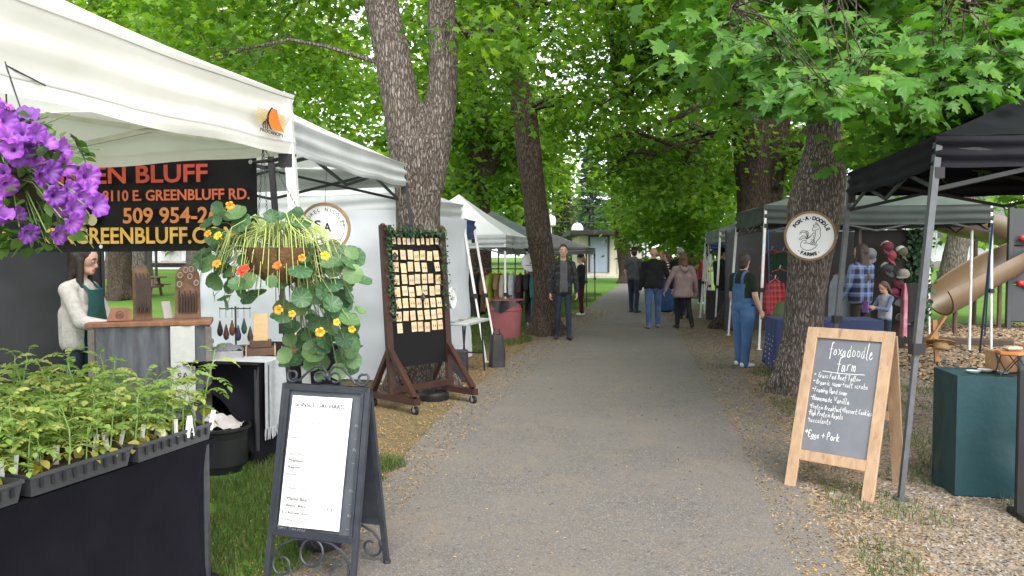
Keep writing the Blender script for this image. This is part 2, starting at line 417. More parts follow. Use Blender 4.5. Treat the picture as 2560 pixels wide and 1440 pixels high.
# fallen tan flower litter along both path edges
litm = [mat('litter_gold', (.43, .29, .11), .9), mat('litter_tan', (.31, .21, .1), .9), mat('litter_brown', (.2, .12, .05), .9)]
n1, n2 = 34000, 24000
p1 = density_pts(n1, lambda y: interp(PL, y) - .55 - .09 * min(y, 9), lambda y: interp(PL, y) + .08 + .045 * y, 3.4, 24, 1.25)
p2 = density_pts(n2, lambda y: interp(PR, y) - .05 - .05 * y, lambda y: interp(PR, y) + .5, 2.4, 24, 1.2)
sel = nprs.rand(n1) < np.clip(1.15 - np.abs(p1[:, 0] - np.array([interp(PL, y) for y in p1[:, 1]]) + .2) * .9, .1, 1); p1 = p1[sel]
n3 = 1900; p3 = density_pts(n3, lambda y: interp(PL, y), lambda y: interp(PR, y), 3.4, 24, 1.4)
p = np.concatenate([p1, p2, p3]); p[:, 2] = .0095; n = len(p)
o = scatter('flower_litter', [(-.5, 0, 0), (0, -.16, .05), (.5, 0, 0), (0, .16, .12)], [(0, 1, 2, 3)], p, rand_rot(n, .35), nprs.uniform(.012, .034, n) * (.7 + .035 * p[:, 1]), litm, mi=nprs.choice(3, n, p=[.38, .37, .25]))
tag(o, 'dry golden tree flowers and litter along the path edges', 'litter', kind='stuff')
# grass blades
blade_t = [(-.05, 0, 0), (.05, 0, 0), (.035, .1, .55), (-.035, .1, .55), (0, .34, 1)]
BLADE = leaf_mat('grass_blade', (.05, .1, .02), (.082, .145, .028), (.17, .175, .058), .3, .6)
def blades(n, pts, hmin, hmax, name, label):
    ang = nprs.uniform(0, 2 * np.pi, n); z = norm(np.stack([nprs.normal(0, .25, n), nprs.normal(0, .25, n), np.ones(n)], 1))
    f = np.stack([np.cos(ang), np.sin(ang), np.zeros(n)], 1)
    h = nprs.uniform(hmin, hmax, n); s = np.stack([h * nprs.uniform(.7, 1.3, n) * .9, h, h], 1)
    o = scatter(name, blade_t, [(0, 1, 2), (0, 2, 3), (3, 2, 4)], pts, rot_from(z, f), s, BLADE); tag(o, label, 'grass', kind='stuff')
n = 52000
p = density_pts(n, lambda y: interp(PL, y) - 2.6, lambda y: interp(PL, y) + .02 + .06 * math.sin(y * 7), 2.6, 6.3, 1.0)
keep = np.array([mnoise.noise((a * 1.6, b * 1.6, 4)) > -.28 + .5 * max(0, (b - 5.3)) for a, b, c in p]); p = p[keep]
blades(len(p), p, .025, .075, 'lawn_grass', 'short green grass growing between the left tables and the path')
n = 34000
p = density_pts(n, lambda y: interp(PR, y) + .1, lambda y: interp(PR, y) + 2.6, 3.3, 11, 1.2)
keep = np.array([mnoise.noise((a * 1.9 + 7, b * 1.3, 2)) > .08 for a, b, c in p]); p = p[keep]
blades(len(p), p, .02, .06, 'sparse_grass', 'thin grass tufts among the gravel right of the path')
n = 30000
p = density_pts(n, lambda y: interp(PL, y) - 2.2, lambda y: interp(PL, y) - .3 - .25 * math.sin(y * 2.1), 12.5, 30, 1.2); p[:, 2] = [H(a, b) for a, b, c in p]
blades(n, p, .05, .13, 'verge_grass', 'longer green grass along the far left path edge')

# ================================================================ trees
def bark_mat(name, dark, light, sc=1.0, moss=None):
    m, nt, bs, out = nodes_of(name); co = coords(nt, 'Object', (15 * sc, 15 * sc, 3.4 * sc))
    wn_ = noise_tex(nt, 1.2, 3, co); wv = nt.nodes.new('ShaderNodeMixRGB') if False else None
    v = nt.nodes.new('ShaderNodeTexVoronoi'); v.feature = 'DISTANCE_TO_EDGE'; v.inputs['Scale'].default_value = 2.2
    vm = nt.nodes.new('ShaderNodeVectorMath'); vm.operation = 'ADD'; sm = nt.nodes.new('ShaderNodeVectorMath'); sm.operation = 'SCALE'; sm.inputs['Scale'].default_value = .9
    nt.links.new(wn_.outputs['Color'], sm.inputs[0]); nt.links.new(co, vm.inputs[0]); nt.links.new(sm.outputs[0], vm.inputs[1]); nt.links.new(vm.outputs[0], v.inputs['Vector'])
    f = ramp(nt, v.outputs['Distance'], [(.0, 0), (.2, 1)])
    n = noise_tex(nt, 5, 6, co, .7); n2 = noise_tex(nt, .7, 4, coords(nt, 'Object'))
    c = mixc(nt, f, tuple(x * .45 for x in dark), dark)
    c = mixc(nt, math_n(nt, 'MULTIPLY', f, ramp(nt, n.outputs['Fac'], [(.46, 0), (.62, 1)])), c, light)
    c = mixc(nt, ramp(nt, n2.outputs['Fac'], [(.4, 0), (.7, .5)]), c, moss or tuple(x * .7 for x in dark))
    nt.links.new(c, bs.inputs['Base Color']); bs.inputs['Roughness'].default_value = .92; bs.inputs['Specular IOR Level'].default_value = .15
    h = math_n(nt, 'ADD', f, n.outputs['Fac']); bump(nt, bs, h, .9, .02); return m
BARK1 = bark_mat('bark_grey_plates', (.145, .115, .095), (.38, .345, .31), 1.0)
BARK2 = bark_mat('bark_dark', (.085, .062, .047), (.16, .125, .1), .9)
BARKF = bark_mat('bark_far', (.13, .11, .095), (.22, .2, .17), .5)
LEAF_N = leaf_mat('maple_leaf_near', (.045, .14, .022), (.09, .24, .035), (.17, .33, .05), .42, .42, False)
LEAF_NJ = leaf_mat('maple_leaf_near_joined', (.055, .155, .022), (.095, .245, .033), (.16, .32, .048), .48, .45)
LEAF_M = leaf_mat('maple_leaf', (.078, .18, .022), (.135, .275, .035), (.26, .4, .055), .57, .45)
LEAF_F = leaf_mat('far_leaf', (.09, .2, .025), (.15, .3, .035), (.25, .38, .05), .5, .6)
def veined(m):
    nt = m.node_tree; bs = nt.nodes['Principled BSDF']; src = bs.inputs['Base Color'].links[0].from_socket
    g = nt.nodes.new('ShaderNodeTexGradient'); g.gradient_type = 'RADIAL'; nt.links.new(coords(nt, 'Object'), g.inputs[0])
    v = math_n(nt, 'POWER', math_n(nt, 'ABSOLUTE', math_n(nt, 'SINE', math_n(nt, 'MULTIPLY', g.outputs['Fac'], 31.416))), 60)
    c = mixc(nt, math_n(nt, 'MULTIPLY', v, .45), src, (.2, .34, .1))
    n = noise_tex(nt, 2.5, 4, coords(nt, 'Object')); c = mixc(nt, ramp(nt, n.outputs['Fac'], [(.45, 0), (.7, .5)]), c, (.05, .13, .02))
    nt.links.new(c, bs.inputs['Base Color'])
veined(LEAF_N)
mo = [(0, 0), (.14, -.07), (.42, .0), (.33, .10), (.37, .2), (.30, .24), (.46, .34), (.66, .42), (.48, .50), (.42, .58), (.24, .53), (.27, .66), (.31, .80), (.13, .82), (0, 1.05)]
def leaf_template(half, cz=.0, droop=.16):
    out = half + [(-x, y) for x, y in half[-2:0:-1]]
    pts = [(0, .32, cz)] + [(x, y, -droop * (x * x * 1.6 + (y - .32) ** 2) + .0) for x, y in out]
    n = len(out); return pts, [(0, 1 + i, 1 + (i + 1) % n) for i in range(n)]
NEAR_T = leaf_template(mo); MID_T = leaf_template([(0, 0), (.42, 0), (.28, .2), (.62, .45), (.24, .54), (0, 1.02)])
FAR_T = ([(0, 0, 0), (.5, .3, -.06), (.22, .62, 0), (0, 1, -.1), (-.22, .62, 0), (-.5, .3, -.06)], [(0, 1, 2, 3), (0, 3, 4, 5)])
def crown_leaves(blobs, size, perc=11, spread=.3, flat=.45):
    """leaf positions in sprays through ellipsoids. blobs: (centre, (rx,ry,rz), n_leaves)"""
    Pn, Nn, Fn = [], [], []
    for c, r, n in blobs:
        k = max(1, n // perc); c = np.array(c); r = np.array(r)
        d = norm(nprs.normal(0, 1, (k, 3))); q = d * (nprs.rand(k, 1) ** .45); cc = c + q * r
        bend = norm(d * np.array([1, 1, .3]) + nprs.normal(0, .4, (k, 3)))
        idx = np.repeat(np.arange(k), perc); m = len(idx)
        off = nprs.normal(0, 1, (m, 3)) * np.array([spread, spread, spread * flat]); off[:, 2] -= np.hypot(off[:, 0], off[:, 1]) * .35
        Pn.append(cc[idx] + off)
        nn = np.array([0, 0, .75]) + nprs.normal(0, .42, (m, 3)) + bend[idx] * .35; Nn.append(nn)
        Fn.append(norm(off) + bend[idx] * .5 + np.array([0, 0, -.55]) + nprs.normal(0, .3, (m, 3)))
    Pn = np.concatenate(Pn); return Pn, rot_from(np.concatenate(Nn), np.concatenate(Fn)), nprs.uniform(.72, 1.2, len(Pn)) * size
def resample(pts, step=.25):
    out = []
    P_ = [Vector(p) for p, r in pts]; R_ = [r for p, r in pts]; n = len(P_)
    for i in range(n - 1):
        p0, p1, p2, p3 = P_[max(i - 1, 0)], P_[i], P_[i + 1], P_[min(i + 2, n - 1)]
        k = max(2, int((p2 - p1).length / step))
        for j in range(k):
            t = j / k
            q = .5 * ((2 * p1) + (p2 - p0) * t + (2 * p0 - 5 * p1 + 4 * p2 - p3) * t * t + (3 * p1 - p0 - 3 * p2 + p3) * t ** 3)
            out.append((q, R_[i] + (R_[i + 1] - R_[i]) * t))
    out.append((P_[-1], R_[-1])); return out
def trunk_mesh(lines, voxel, amp=.03, roots=None):
    b = MB()
    for ln in lines:
        rs = resample(ln); b.tube([p for p, r in rs], [r for p, r in rs], 16)
    if roots:
        c, r, n = roots
        for i in range(n):
            a = 2 * math.pi * i / n + rnd.uniform(-.3, .3); l = r * rnd.uniform(1.15, 1.5); d = Vector((math.cos(a), math.sin(a), 0))
            b.tube([c + d * r * .2 + Vector((0, 0, .55)), c + d * r * .62 + Vector((0, 0, .2)), c + d * l + Vector((0, 0, .01)), c + d * l * 1.25 + Vector((0, 0, -.12))], [r * .55, r * .55, r * .34, r * .12], 10)
    me = remesh(b, voxel, 4)
    n = len(me.vertices); co = np.empty(n * 3, 'f'); no = np.empty(n * 3, 'f')
    me.vertices.foreach_get('co', co); me.vertices.foreach_get('normal', no); co = co.reshape(-1, 3); no = no.reshape(-1, 3)
    h = np.array([mnoise.noise((x * 5, y * 5, z * 1.1)) + .55 * abs(mnoise.noise((x * 15, y * 15, z * 3.2))) for x, y, z in co])
    co = co + no * (h * amp)[:, None]; me.vertices.foreach_set('co', co.reshape(-1)); me.shade_smooth(); me.update(); return me
def branches(mb, nodes, blobs, r0=.05, nt=7):
    """a limb from the nearest node to each blob and twigs inside it"""
    for c, r, n in blobs:
        c = Vector(c); s = min(nodes, key=lambda q: (q - c).length + max(0, q.z - c.z) * .8)
        d = c - s; mid = s + d * .5 + Vector((rnd.uniform(-.2, .2), rnd.uniform(-.2, .2), .12 * d.length))
        ln = resample([(s, r0), (mid, r0 * .7), (c, r0 * .35)], .4); mb.tube([p for p, q in ln], [q for p, q in ln], 6, cap=False)
        for _ in range(nt):
            e = c + Vector((rnd.uniform(-1, 1) * r[0], rnd.uniform(-1, 1) * r[1], rnd.uniform(-.9, .7) * r[2]))
            st = ln[int(len(ln) * rnd.uniform(.45, .98))][0]; mm = (st + e) / 2 + Vector((rnd.uniform(-.2, .2), rnd.uniform(-.2, .2), rnd.uniform(0, .25)))
            mb.tube([st, mm, e], [r0 * .28, r0 * .2, r0 * .07], 5, cap=False)
def tree(name, label, lines, blobs, size, tmpl, lm, bark, voxel=.035, amp=.03, roots=None, r0=.05, nt=7, perc=11, spread=.3, nodes=None, group=None, base=None, upper=None):
    b0 = Vector(base) if base is not None else Vector(lines[0][0][0])
    t = thing(name, label, 'tree', b0, 0, group)
    me = trunk_mesh([[(Vector(p) - b0, r) for p, r in ln] for ln in lines], voxel, amp, (roots[0] - b0, roots[1], roots[2]) if roots else None)
    me.materials.append(bark); part('trunk', me, t)
    lb = [((Vector(c) - b0), r, n) for c, r, n in blobs]
    nd = [Vector(p) - b0 for ln in lines for p, r in resample(ln, .6) if p[2] > b0.z + 1.9] + [Vector(q) - b0 for q in (nodes or [])]
    mb = MB(); branches(mb, nd, lb, r0, nt); mb.build('branches', bark, t, sharp=0)['kind'] = 'stuff'
    if upper:
        ub = [(Vector(c) - b0, r, n) for c, r, n in upper]; p, ro, s = crown_leaves(ub, .34, 10, .6); o = scatter('upper_crown', FAR_T[0], FAR_T[1], p, ro, s, lm, t); o['kind'] = 'stuff'
    p, ro, s = crown_leaves(lb, size, perc, spread)
    o = scatter('crown', tmpl[0], tmpl[1], p, ro, s, lm, t); o['kind'] = 'stuff'
    return t
def PB(px, py, Y, rpx, n, ry=None, rz=None):
    """a blob seen at a pixel: radius in pixels at its depth"""
    r = rpx * Y / FPX; return (P(px, py, Y), (r, ry or r * .9, rz or r * .75), n)
def fill(x0, x1, y0, y1, Y0, Y1, n, rpx, leaves):
    out = []
    cols = max(1, int(round(math.sqrt(n * (x1 - x0) / max(1, y1 - y0))))); rows = max(1, math.ceil(n / cols))
    for i in range(n):
        cx = x0 + (x1 - x0) * ((i % cols) + .5 + rnd.uniform(-.4, .4)) / cols; cy = y0 + (y1 - y0) * ((i // cols) + .5 + rnd.uniform(-.4, .4)) / rows
        out.append(PB(cx, cy, rnd.uniform(Y0, Y1), rpx * rnd.uniform(.8, 1.2), leaves))
    return out
def PP(px, py, Y, r): return (P(px, py, Y), r)
# --- forked maple behind the earring rack
b = G(1046, 972); Y1 = b.y + .1
T1 = [[(b + Vector((0, .05, -.15)), .33), PP(1047, 900, Y1, .27), PP(1047, 700, Y1, .25), PP(1046, 520, Y1, .255), PP(1046, 420, Y1, .30), PP(1046, 350, Y1, .31)],
      [PP(1030, 470, Y1, .2), PP(1013, 330, Y1, .235), PP(995, 220, Y1, .21), PP(978, 120, Y1, .2), PP(952, 0, Y1 + .1, .2), PP(900, -330, Y1 + .5, .15)],
      [PP(1066, 470, Y1, .2), PP(1090, 330, Y1, .2), PP(1106, 210, Y1, .175), PP(1110, 120, Y1, .17), PP(1105, 0, Y1 - .1, .155), PP(1150, -330, Y1 - .5, .11)]]
tree('maple_tree', 'forked grey maple trunk standing behind the earring rack', T1,
     fill(330, 930, -330, 190, Y1 - .6, Y1 + 4.5, 15, 130, 440) + fill(1130, 1270, -160, 120, Y1, Y1 + 3, 3, 95, 420) + fill(700, 1300, -900, -400, 7, 13, 5, 190, 220),
     .115, MID_T, LEAF_M, BARK1, .028, .022, (b, .3, 6), .03, 8)
# --- dark leaning maple beside the walking man
b = G(1368, 838); Y2 = b.y
T2 = [[(b + Vector((0, 0, -.15)), .33), PP(1366, 790, Y2, .25), PP(1362, 690, Y2, .235), PP(1342, 540, Y2, .235), PP(1324, 400, Y2, .24), PP(1312, 280, Y2, .24), PP(1290, 190, Y2, .21), PP(1283, 90, Y2, .2), PP(1296, -60, Y2, .16), PP(1300, -300, Y2, .1)],
      [PP(1300, 230, Y2, .13), PP(1268, 172, Y2 - .2, .1), PP(1225, 60, Y2 - .6, .085), PP(1180, -60, Y2 - 1, .06)],
      [PP(1290, 180, Y2, .08), PP(1250, 155, Y2 - .3, .075), PP(1195, 120, Y2 - .8, .06), PP(1120, 20, Y2 - 1.4, .04)],
      [PP(1275, 155, Y2, .05), PP(1235, 162, Y2 - .4, .035), PP(1170, 150, Y2 - 1, .02)]]
tree('maple_tree', 'slender dark maple leaning left beside the walking young man', T2,
     fill(1130, 1640, -230, 230, 12.5, 18.5, 17, 125, 450) + [PB(1400, 270, 16, 90, 420), PB(1480, 250, 15, 100, 480), PB(1560, 300, 17, 95, 450), PB(1420, 330, 18, 60, 240)] + fill(1200, 1800, -700, -350, 12, 18, 3, 190, 220),
     .12, MID_T, LEAF_M, BARK2, .03, .03, (b, .28, 6), .05, 8, upper=[(b + Vector((-.6, .5, 9.5)), (4.2, 4.5, 2.8), 300)])
# --- massive dark maple between the right-hand canopies
b = G(1838, 828); b.y += .5; b.x += .15; Y5 = b.y
T5 = [[(b + Vector((0, 0, -.2)), .42), PP(1856, 775, Y5, .33), PP(1872, 650, Y5, .31), PP(1884, 520, Y5, .32), PP(1884, 410, Y5, .4), PP(1886, 300, Y5, .5), PP(1880, 180, Y5, .42), PP(1860, -40, Y5, .3), PP(1850, -300, Y5, .18)],
      [PP(1905, 600, Y5 + .2, .25), PP(1930, 470, Y5 + .2, .24), PP(1945, 330, Y5 + .2, .24), PP(1965, 150, Y5, .2), PP(1990, -100, Y5, .13)],
      [PP(1935, 470, Y5, .13), PP(1975, 390, Y5 - .2, .12), PP(2025, 320, Y5 - .5, .1), PP(2080, 250, Y5 - 1, .06)],
      [PP(1862, 250, Y5, .1), PP(1780, 255, Y5 - .8, .06), PP(1640, 315, Y5 - 2, .04), PP(1520, 345, Y5 - 3, .02)],
      [PP(1862, 310, Y5, .08), PP(1790, 338, Y5 - .6, .05), PP(1690, 365, Y5 - 1.6, .035), PP(1600, 400, Y5 - 2.2, .018)],
      [PP(1860, 200, Y5, .09), PP(1720, 130, Y5 - 1, .06), PP(1620, 260, Y5 - 2.4, .03), PP(1560, 300, Y5 - 3, .015)]]
tree('maple_tree', 'massive dark maple trunk rising between the right hand canopies', T5,
     fill(1520, 1830, -120, 300, 12, 17, 13, 120, 500) + fill(1530, 1830, 300, 470, 14, 19, 7, 95, 480) + fill(1930, 2400, 120, 430, 13, 18, 8, 115, 480) + fill(1600, 2300, -600, -250, 12, 18, 4, 190, 260),
     .12, MID_T, LEAF_M, BARK2, .034, .035, (b, .34, 6), .055, 8, upper=[(b + Vector((.6, 0, 9)), (4.6, 5, 3), 1100), (b + Vector((4.5, -1, 7.5)), (2.6, 3.4, 2), 1000)])
# --- maple bearing the round sign, its low bough hangs over the right of the path
b = G(1992, 985); Y4 = b.y + .15
T4 = [[(b + Vector((0, .1, -.15)), .28), PP(2003, 930, Y4, .235), PP(2008, 830, Y4, .22), PP(2014, 740, Y4, .22), PP(2028, 620, Y4, .25), PP(2038, 520, Y4, .3), PP(2052, 440, Y4, .27), PP(2058, 360, Y4, .19), PP(2062, 280, Y4, .165), PP(2070, 100, Y4, .15), PP(2060, -150, Y4 - .3, .12)],
      [PP(2066, 200, Y4, .09), PP(2090, 60, 7.4, .045), PP(2110, -10, 6, .028), PP(2090, -40, 4.6, .014)],
      [PP(2066, 120, Y4, .08), PP(2250, -60, 7.2, .045), PP(2380, -60, 5.6, .022), PP(2430, 30, 4.6, .015)],
      [PP(2064, 60, Y4, .07), PP(1990, -60, 7.2, .04), PP(1900, -40, 5.6, .022), PP(1830, 20, 4.7, .011)]]
t4 = thing('maple_tree', 'maple with swollen trunk and low leafy bough, bearing a round sign', 'tree', b)
me = trunk_mesh([[(Vector(p) - b, r) for p, r in ln] for ln in T4], .026, .022, (Vector((0, .1, 0)), .205, 6)); me.materials.append(BARK1); part('trunk', me, t4)
def sub(bl): return [(Vector(c) - b, r, n) for c, r, n in bl]
deep = fill(1800, 2560, -220, 190, 5.8, 9, 15, 140, 330) + [PB(2330, 310, 7.5, 100, 260), PB(2230, 330, 8, 70, 150), PB(2450, 230, 6.5, 110, 260)]
mbb = MB(); branches(mbb, [Vector(p) - b for ln in T4 for p, r in resample(ln, .5) if p[2] > 3], sub(deep), .016, 4); mbb.build('branches', BARK2, t4, sharp=0)['kind'] = 'stuff'
p, ro, s = crown_leaves([(Vector((1.2, .2, 8.2)), (4.2, 4, 2.3), 1700), (Vector((3.6, -2.2, 6.4)), (2.6, 2.6, 1.5), 900)], .34, 10, .6); o = scatter('upper_crown', FAR_T[0], FAR_T[1], p, ro, s, LEAF_M, t4); o['kind'] = 'stuff'
p, ro, s = crown_leaves(sub(deep), .14, 9, .26)
cr = scatter('crown', NEAR_T[0], NEAR_T[1], p, ro, s, LEAF_NJ, t4); cr['kind'] = 'stuff'
# the bough's own leaves, one by one
me = bpy.data.meshes.new('maple_leaf'); me.from_pydata(NEAR_T[0], [], NEAR_T[1]); me.materials.append(LEAF_N); me.shade_smooth()
me2 = bpy.data.meshes.new('maple_leaf_cupped'); me2.from_pydata([(x, y, z * 2.2 + .25 * abs(x) - .12 * y * y) for x, y, z in NEAR_T[0]], [], NEAR_T[1]); me2.materials.append(LEAF_N); me2.shade_smooth()
me3 = bpy.data.meshes.new('maple_leaf_folded'); me3.from_pydata([(x * .82 + .05 * y * y, y, .55 * abs(x) - .3 * max(0, y - .4) ** 2 + .06 * math.sin(x * 9 + y * 5)) for x, y, z in NEAR_T[0]], [], NEAR_T[1]); me3.materials.append(LEAF_N); me3.shade_smooth()
sprays = []
def spray_band(x0, x1, y0, y1, Y0, Y1, n):
    for i in range(n): sprays.append((x0 + (x1 - x0) * (i + rnd.uniform(.1, .9)) / n, rnd.uniform(y0, y1), rnd.uniform(Y0, Y1)))
spray_band(1770, 1900, 50, 130, 4.6, 5.4, 4); spray_band(1850, 2150, 20, 110, 4.0, 5.2, 8); spray_band(1930, 2180, 130, 210, 3.7, 4.6, 7)
spray_band(2030, 2150, 190, 235, 3.6, 4.2, 4); spray_band(2160, 2560, 10, 150, 4.4, 5.6, 8); spray_band(2200, 2480, 180, 290, 5.2, 6.4, 6)
tw = MB(); hubs = [Vector(p) for ln in T4[1:] for p, r in resample(ln, .3)]
cnt = 0
for (px, py, Y) in sprays:
    c = P(px, py, Y); h = min(hubs, key=lambda q: (q - c).length); mid = (h + c) / 2 + Vector((rnd.uniform(-.1, .1), 0, rnd.uniform(.02, .15)))
    tw.tube([h - b, mid - b, c - b], [.006, .0045, .003], 5, cap=False)
    m = 8
    for i in range(m):
        if cnt >= 300: break
        a = rnd.uniform(0, 2 * math.pi); L = rnd.uniform(.06, .24); off = Vector((math.cos(a) * L, math.sin(a) * L * .7, rnd.uniform(-.15, .04)))
        q = c + off; tw.tube([c - b, (c + q) / 2 + Vector((0, 0, .015)) - b, q - b], [.0022, .0018, .0015], 4, cap=False)
        nrm = np.array([[rnd.gauss(-.1, .35), rnd.gauss(-.5, .35), .8]]); fw = np.array([[off.x * 2 + rnd.gauss(0, .25), off.y - .15, -.55 + rnd.gauss(0, .25)]])
        rm = rot_from(nrm, fw)[0]; M4 = Matrix([[*rm[0], 0], [*rm[1], 0], [*rm[2], 0], [0, 0, 0, 1]])
        o = part('leaf', rnd.choice((me, me2, me3)), cr, q - b, M4.to_euler(), rnd.uniform(.07, .148)); cnt += 1
tw.build('twigs', BARK2, t4, sharp=0)['kind'] = 'stuff'
# --- trees further off
def simple_tree(label, px, basey, toppx, r, Y, blobs, size=.16, bark=BARK2, lm=LEAF_M, extra=(), topy=-100, tm=None, voxel=.07, group=None, name='maple_tree', spread=.45):
    g = Vector((P(px, basey, Y).x, Y, 0)); g.z = H(g.x, Y)
    lines = [[(g + Vector((0, 0, -.2)), r * 1.25), (g + Vector((0, 0, .5)), r), ((P(px, basey, Y) * .5 + P(toppx, topy, Y) * .5), r * .8), (P(toppx, topy, Y), r * .45)]] + list(extra)
    return tree(name, label, lines, blobs, size, tm or FAR_T, lm, bark, voxel, r * .08, (g, r, 5), r * .16, 6, 12, spread, group=group)
T3x = [[PP(1215, 450, 22, .16), PP(1240, 400, 22, .14), PP(1258, 330, 22, .1), PP(1290, 250, 22, .05)]]
simple_tree('dark maple with a low side limb behind the white peaked canopies', 1202, 760, 1195, .33, 22, fill(1100, 1340, 210, 460, 20, 25, 10, 90, 520) + fill(1000, 1300, -100, 200, 20, 25, 7, 110, 520), .2, extra=T3x)
simple_tree('small leaning maple in front of the beige block building', 1566, 700, 1520, .36, 38, fill(1500, 1640, 340, 470, 35, 40, 5, 60, 330) + [PB(1560, 520, 37, 45, 260), PB(1600, 560, 37, 40, 220)], .26, topy=330, lm=LEAF_M)
simple_tree('shaded maple behind the strolling couples on the path', 1745, 740, 1735, .4, 28, fill(1590, 1850, 340, 590, 22, 29, 15, 80, 480), .22, topy=250, lm=LEAF_M)
simple_tree('tall dark maple beyond the cream canopy roof', 300, 740, 300, .4, 27, fill(150, 560, -80, 190, 22, 30, 11, 120, 560) + fill(560, 930, 60, 330, 20, 28, 10, 110, 560), .21, topy=-120, lm=LEAF_M)
simple_tree('bright leafed maple between the forked maple and the leaning maple', 1330, 720, 1325, .32, 32, fill(1110, 1370, 290, 560, 28, 36, 13, 80, 460), .24, topy=300, lm=LEAF_F)
simple_tree('leaning maple on the lawn behind the curved brown slide', 2372, 725, 2440, .42, 27, fill(2080, 2560, 180, 420, 24, 30, 12, 100, 480), .2, bark=BARKF, topy=380)
simple_tree('stout grey maple behind the picnic table', 350, 705, 345, .55, 35, fill(120, 640, 60, 330, 31, 40, 10, 100, 420), .26, bark=BARKF, topy=250, lm=LEAF_F)
simple_tree('grey maple beside the pale road, left of the stout one', 283, 686, 280, .42, 43, fill(60, 420, 80, 330, 40, 48, 6, 100, 360), .3, bark=BARKF, topy=300, lm=LEAF_F)
simple_tree('brown maple by the white house porch', 482, 668, 480, .42, 48, fill(420, 760, 100, 330, 44, 52, 6, 90, 360), .3, bark=BARKF, topy=300, lm=LEAF_F)
# conifers near the street light
SPR = leaf_mat('spruce_needles', (.05, .09, .075), (.09, .14, .12), (.15, .2, .16), .15, .7)
LARCH = leaf_mat('fir_needles', (.08, .13, .04), (.13, .19, .06), (.2, .25, .09), .2, .7)
def conifer(label, px, Y, topy, wpx, m, n, basey=None):
    g = Vector(((px - 1280) / FPX * Y, Y, 0)); g.z = H(g.x, Y); h = P(px, topy, Y).z - g.z; w = wpx * Y / FPX
    t = thing('spruce_tree', label, 'tree', g)
    MB().tube([(0, 0, -.2), (0, 0, h * .6), (0, 0, h * .97)], [.28, .16, .02], 10).build('trunk', BARKF, t)
    Pn, Nn, Fn = [], [], []
    whorls = 24; mb = MB()
    for i in range(whorls):
        z = h * (.12 + .86 * i / whorls); rr = w * (1 - i / whorls) ** .85 + .15
        for k in range(9):
            a = k * 2 * math.pi / 9 + i * .7 + rnd.uniform(-.2, .2); L = rr * rnd.uniform(.75, 1.1); d = Vector((math.cos(a), math.sin(a), 0))
            mb.tube([(0, 0, z), d * L * .6 + Vector((0, 0, z - L * .12)), d * L + Vector((0, 0, z - L * .1))], [.03, .02, .008], 4, cap=False)
            for j in range(max(2, n // (whorls * 9))):
                u = rnd.uniform(.2, 1); Pn.append((d.x * L * u + rnd.gauss(0, .12), d.y * L * u + rnd.gauss(0, .12), z - L * .14 * u + rnd.gauss(0, .07)))
                Nn.append((rnd.gauss(0, .4), rnd.gauss(0, .4), 1)); Fn.append((d.x + rnd.gauss(0, .5), d.y + rnd.gauss(0, .5), -.25))
    mb.build('branches', BARKF, t)['kind'] = 'stuff'
    o = scatter('crown', FAR_T[0], FAR_T[1], Pn, rot_from(np.array(Nn), np.array(Fn)), np.stack([nprs.uniform(.08, .14, len(Pn)), nprs.uniform(.3, .55, len(Pn)), np.full(len(Pn), .3)], 1), m, t); o['kind'] = 'stuff'
conifer('tall blue grey spruce behind the beige block building', 1478, 62, 330, 60, SPR, 6500)
conifer('yellowish green fir beside the street light', 1405, 56, 400, 42, LARCH, 5000)
conifer('second blue grey spruce partly hidden by the small leaning maple', 1560, 66, 380, 55, SPR, 5000)
# the wood beyond everything: one mass
bl = fill(-300, 1180, 150, 620, 66, 92, 44, 100, 560) + fill(1620, 2860, 200, 620, 66, 92, 44, 100, 560) + fill(-200, 900, -60, 260, 64, 85, 16, 95, 300) + fill(1180, 1420, 250, 600, 70, 90, 12, 80, 450) + fill(1700, 2760, -150, 200, 60, 80, 14, 130, 400) + fill(1380, 1640, 520, 620, 76, 92, 7, 60, 400)
p, ro, s = crown_leaves(bl, .78, 10, 1.0, .6)
o = scatter('woodland', FAR_T[0], FAR_T[1], p, ro, s, LEAF_F); tag(o, 'bright green wood closing off the far side of the park', 'wood', kind='stuff')
# ================================================================ lettering
def text_me(body, mat_, size=1.0, bold=False, depth=.0008, align='LEFT', spacing=1.0, shear=0, offset=0):
    cu = bpy.data.curves.new('t', 'FONT'); cu.body = body; cu.size = size; cu.extrude = depth; cu.align_x = align; cu.space_character = spacing; cu.shear = shear
    cu.resolution_u = 3; cu.offset = offset
    o = bpy.data.objects.new('t', cu); C.objects.link(o); dg = bpy.context.evaluated_depsgraph_get(); dg.update()
    me = bpy.data.meshes.new_from_object(o.evaluated_get(dg)); bpy.data.objects.remove(o); me.materials.clear(); me.materials.append(mat_); return me
def text_fit(body, mat_, w, h, parent, M, name='lettering', shear=0, offset=0, cap=True):
    """letters filling a w x h box, lower left corner at the origin of M (x right, y up, z out)"""
    me = text_me(body, mat_, shear=shear, offset=offset); n = len(me.vertices); co = np.empty(n * 3, 'f'); me.vertices.foreach_get('co', co); co = co.reshape(-1, 3)
    lo, hi = co.min(0), co.max(0); co[:, 0] = (co[:, 0] - lo[0]) * w / (hi[0] - lo[0]); co[:, 1] = (co[:, 1] - lo[1]) * h / (hi[1] - lo[1])
    me.vertices.foreach_set('co', co.reshape(-1)); me.transform(M); me.update(); o = part(name, me, parent); o['kind'] = 'stuff'; return o
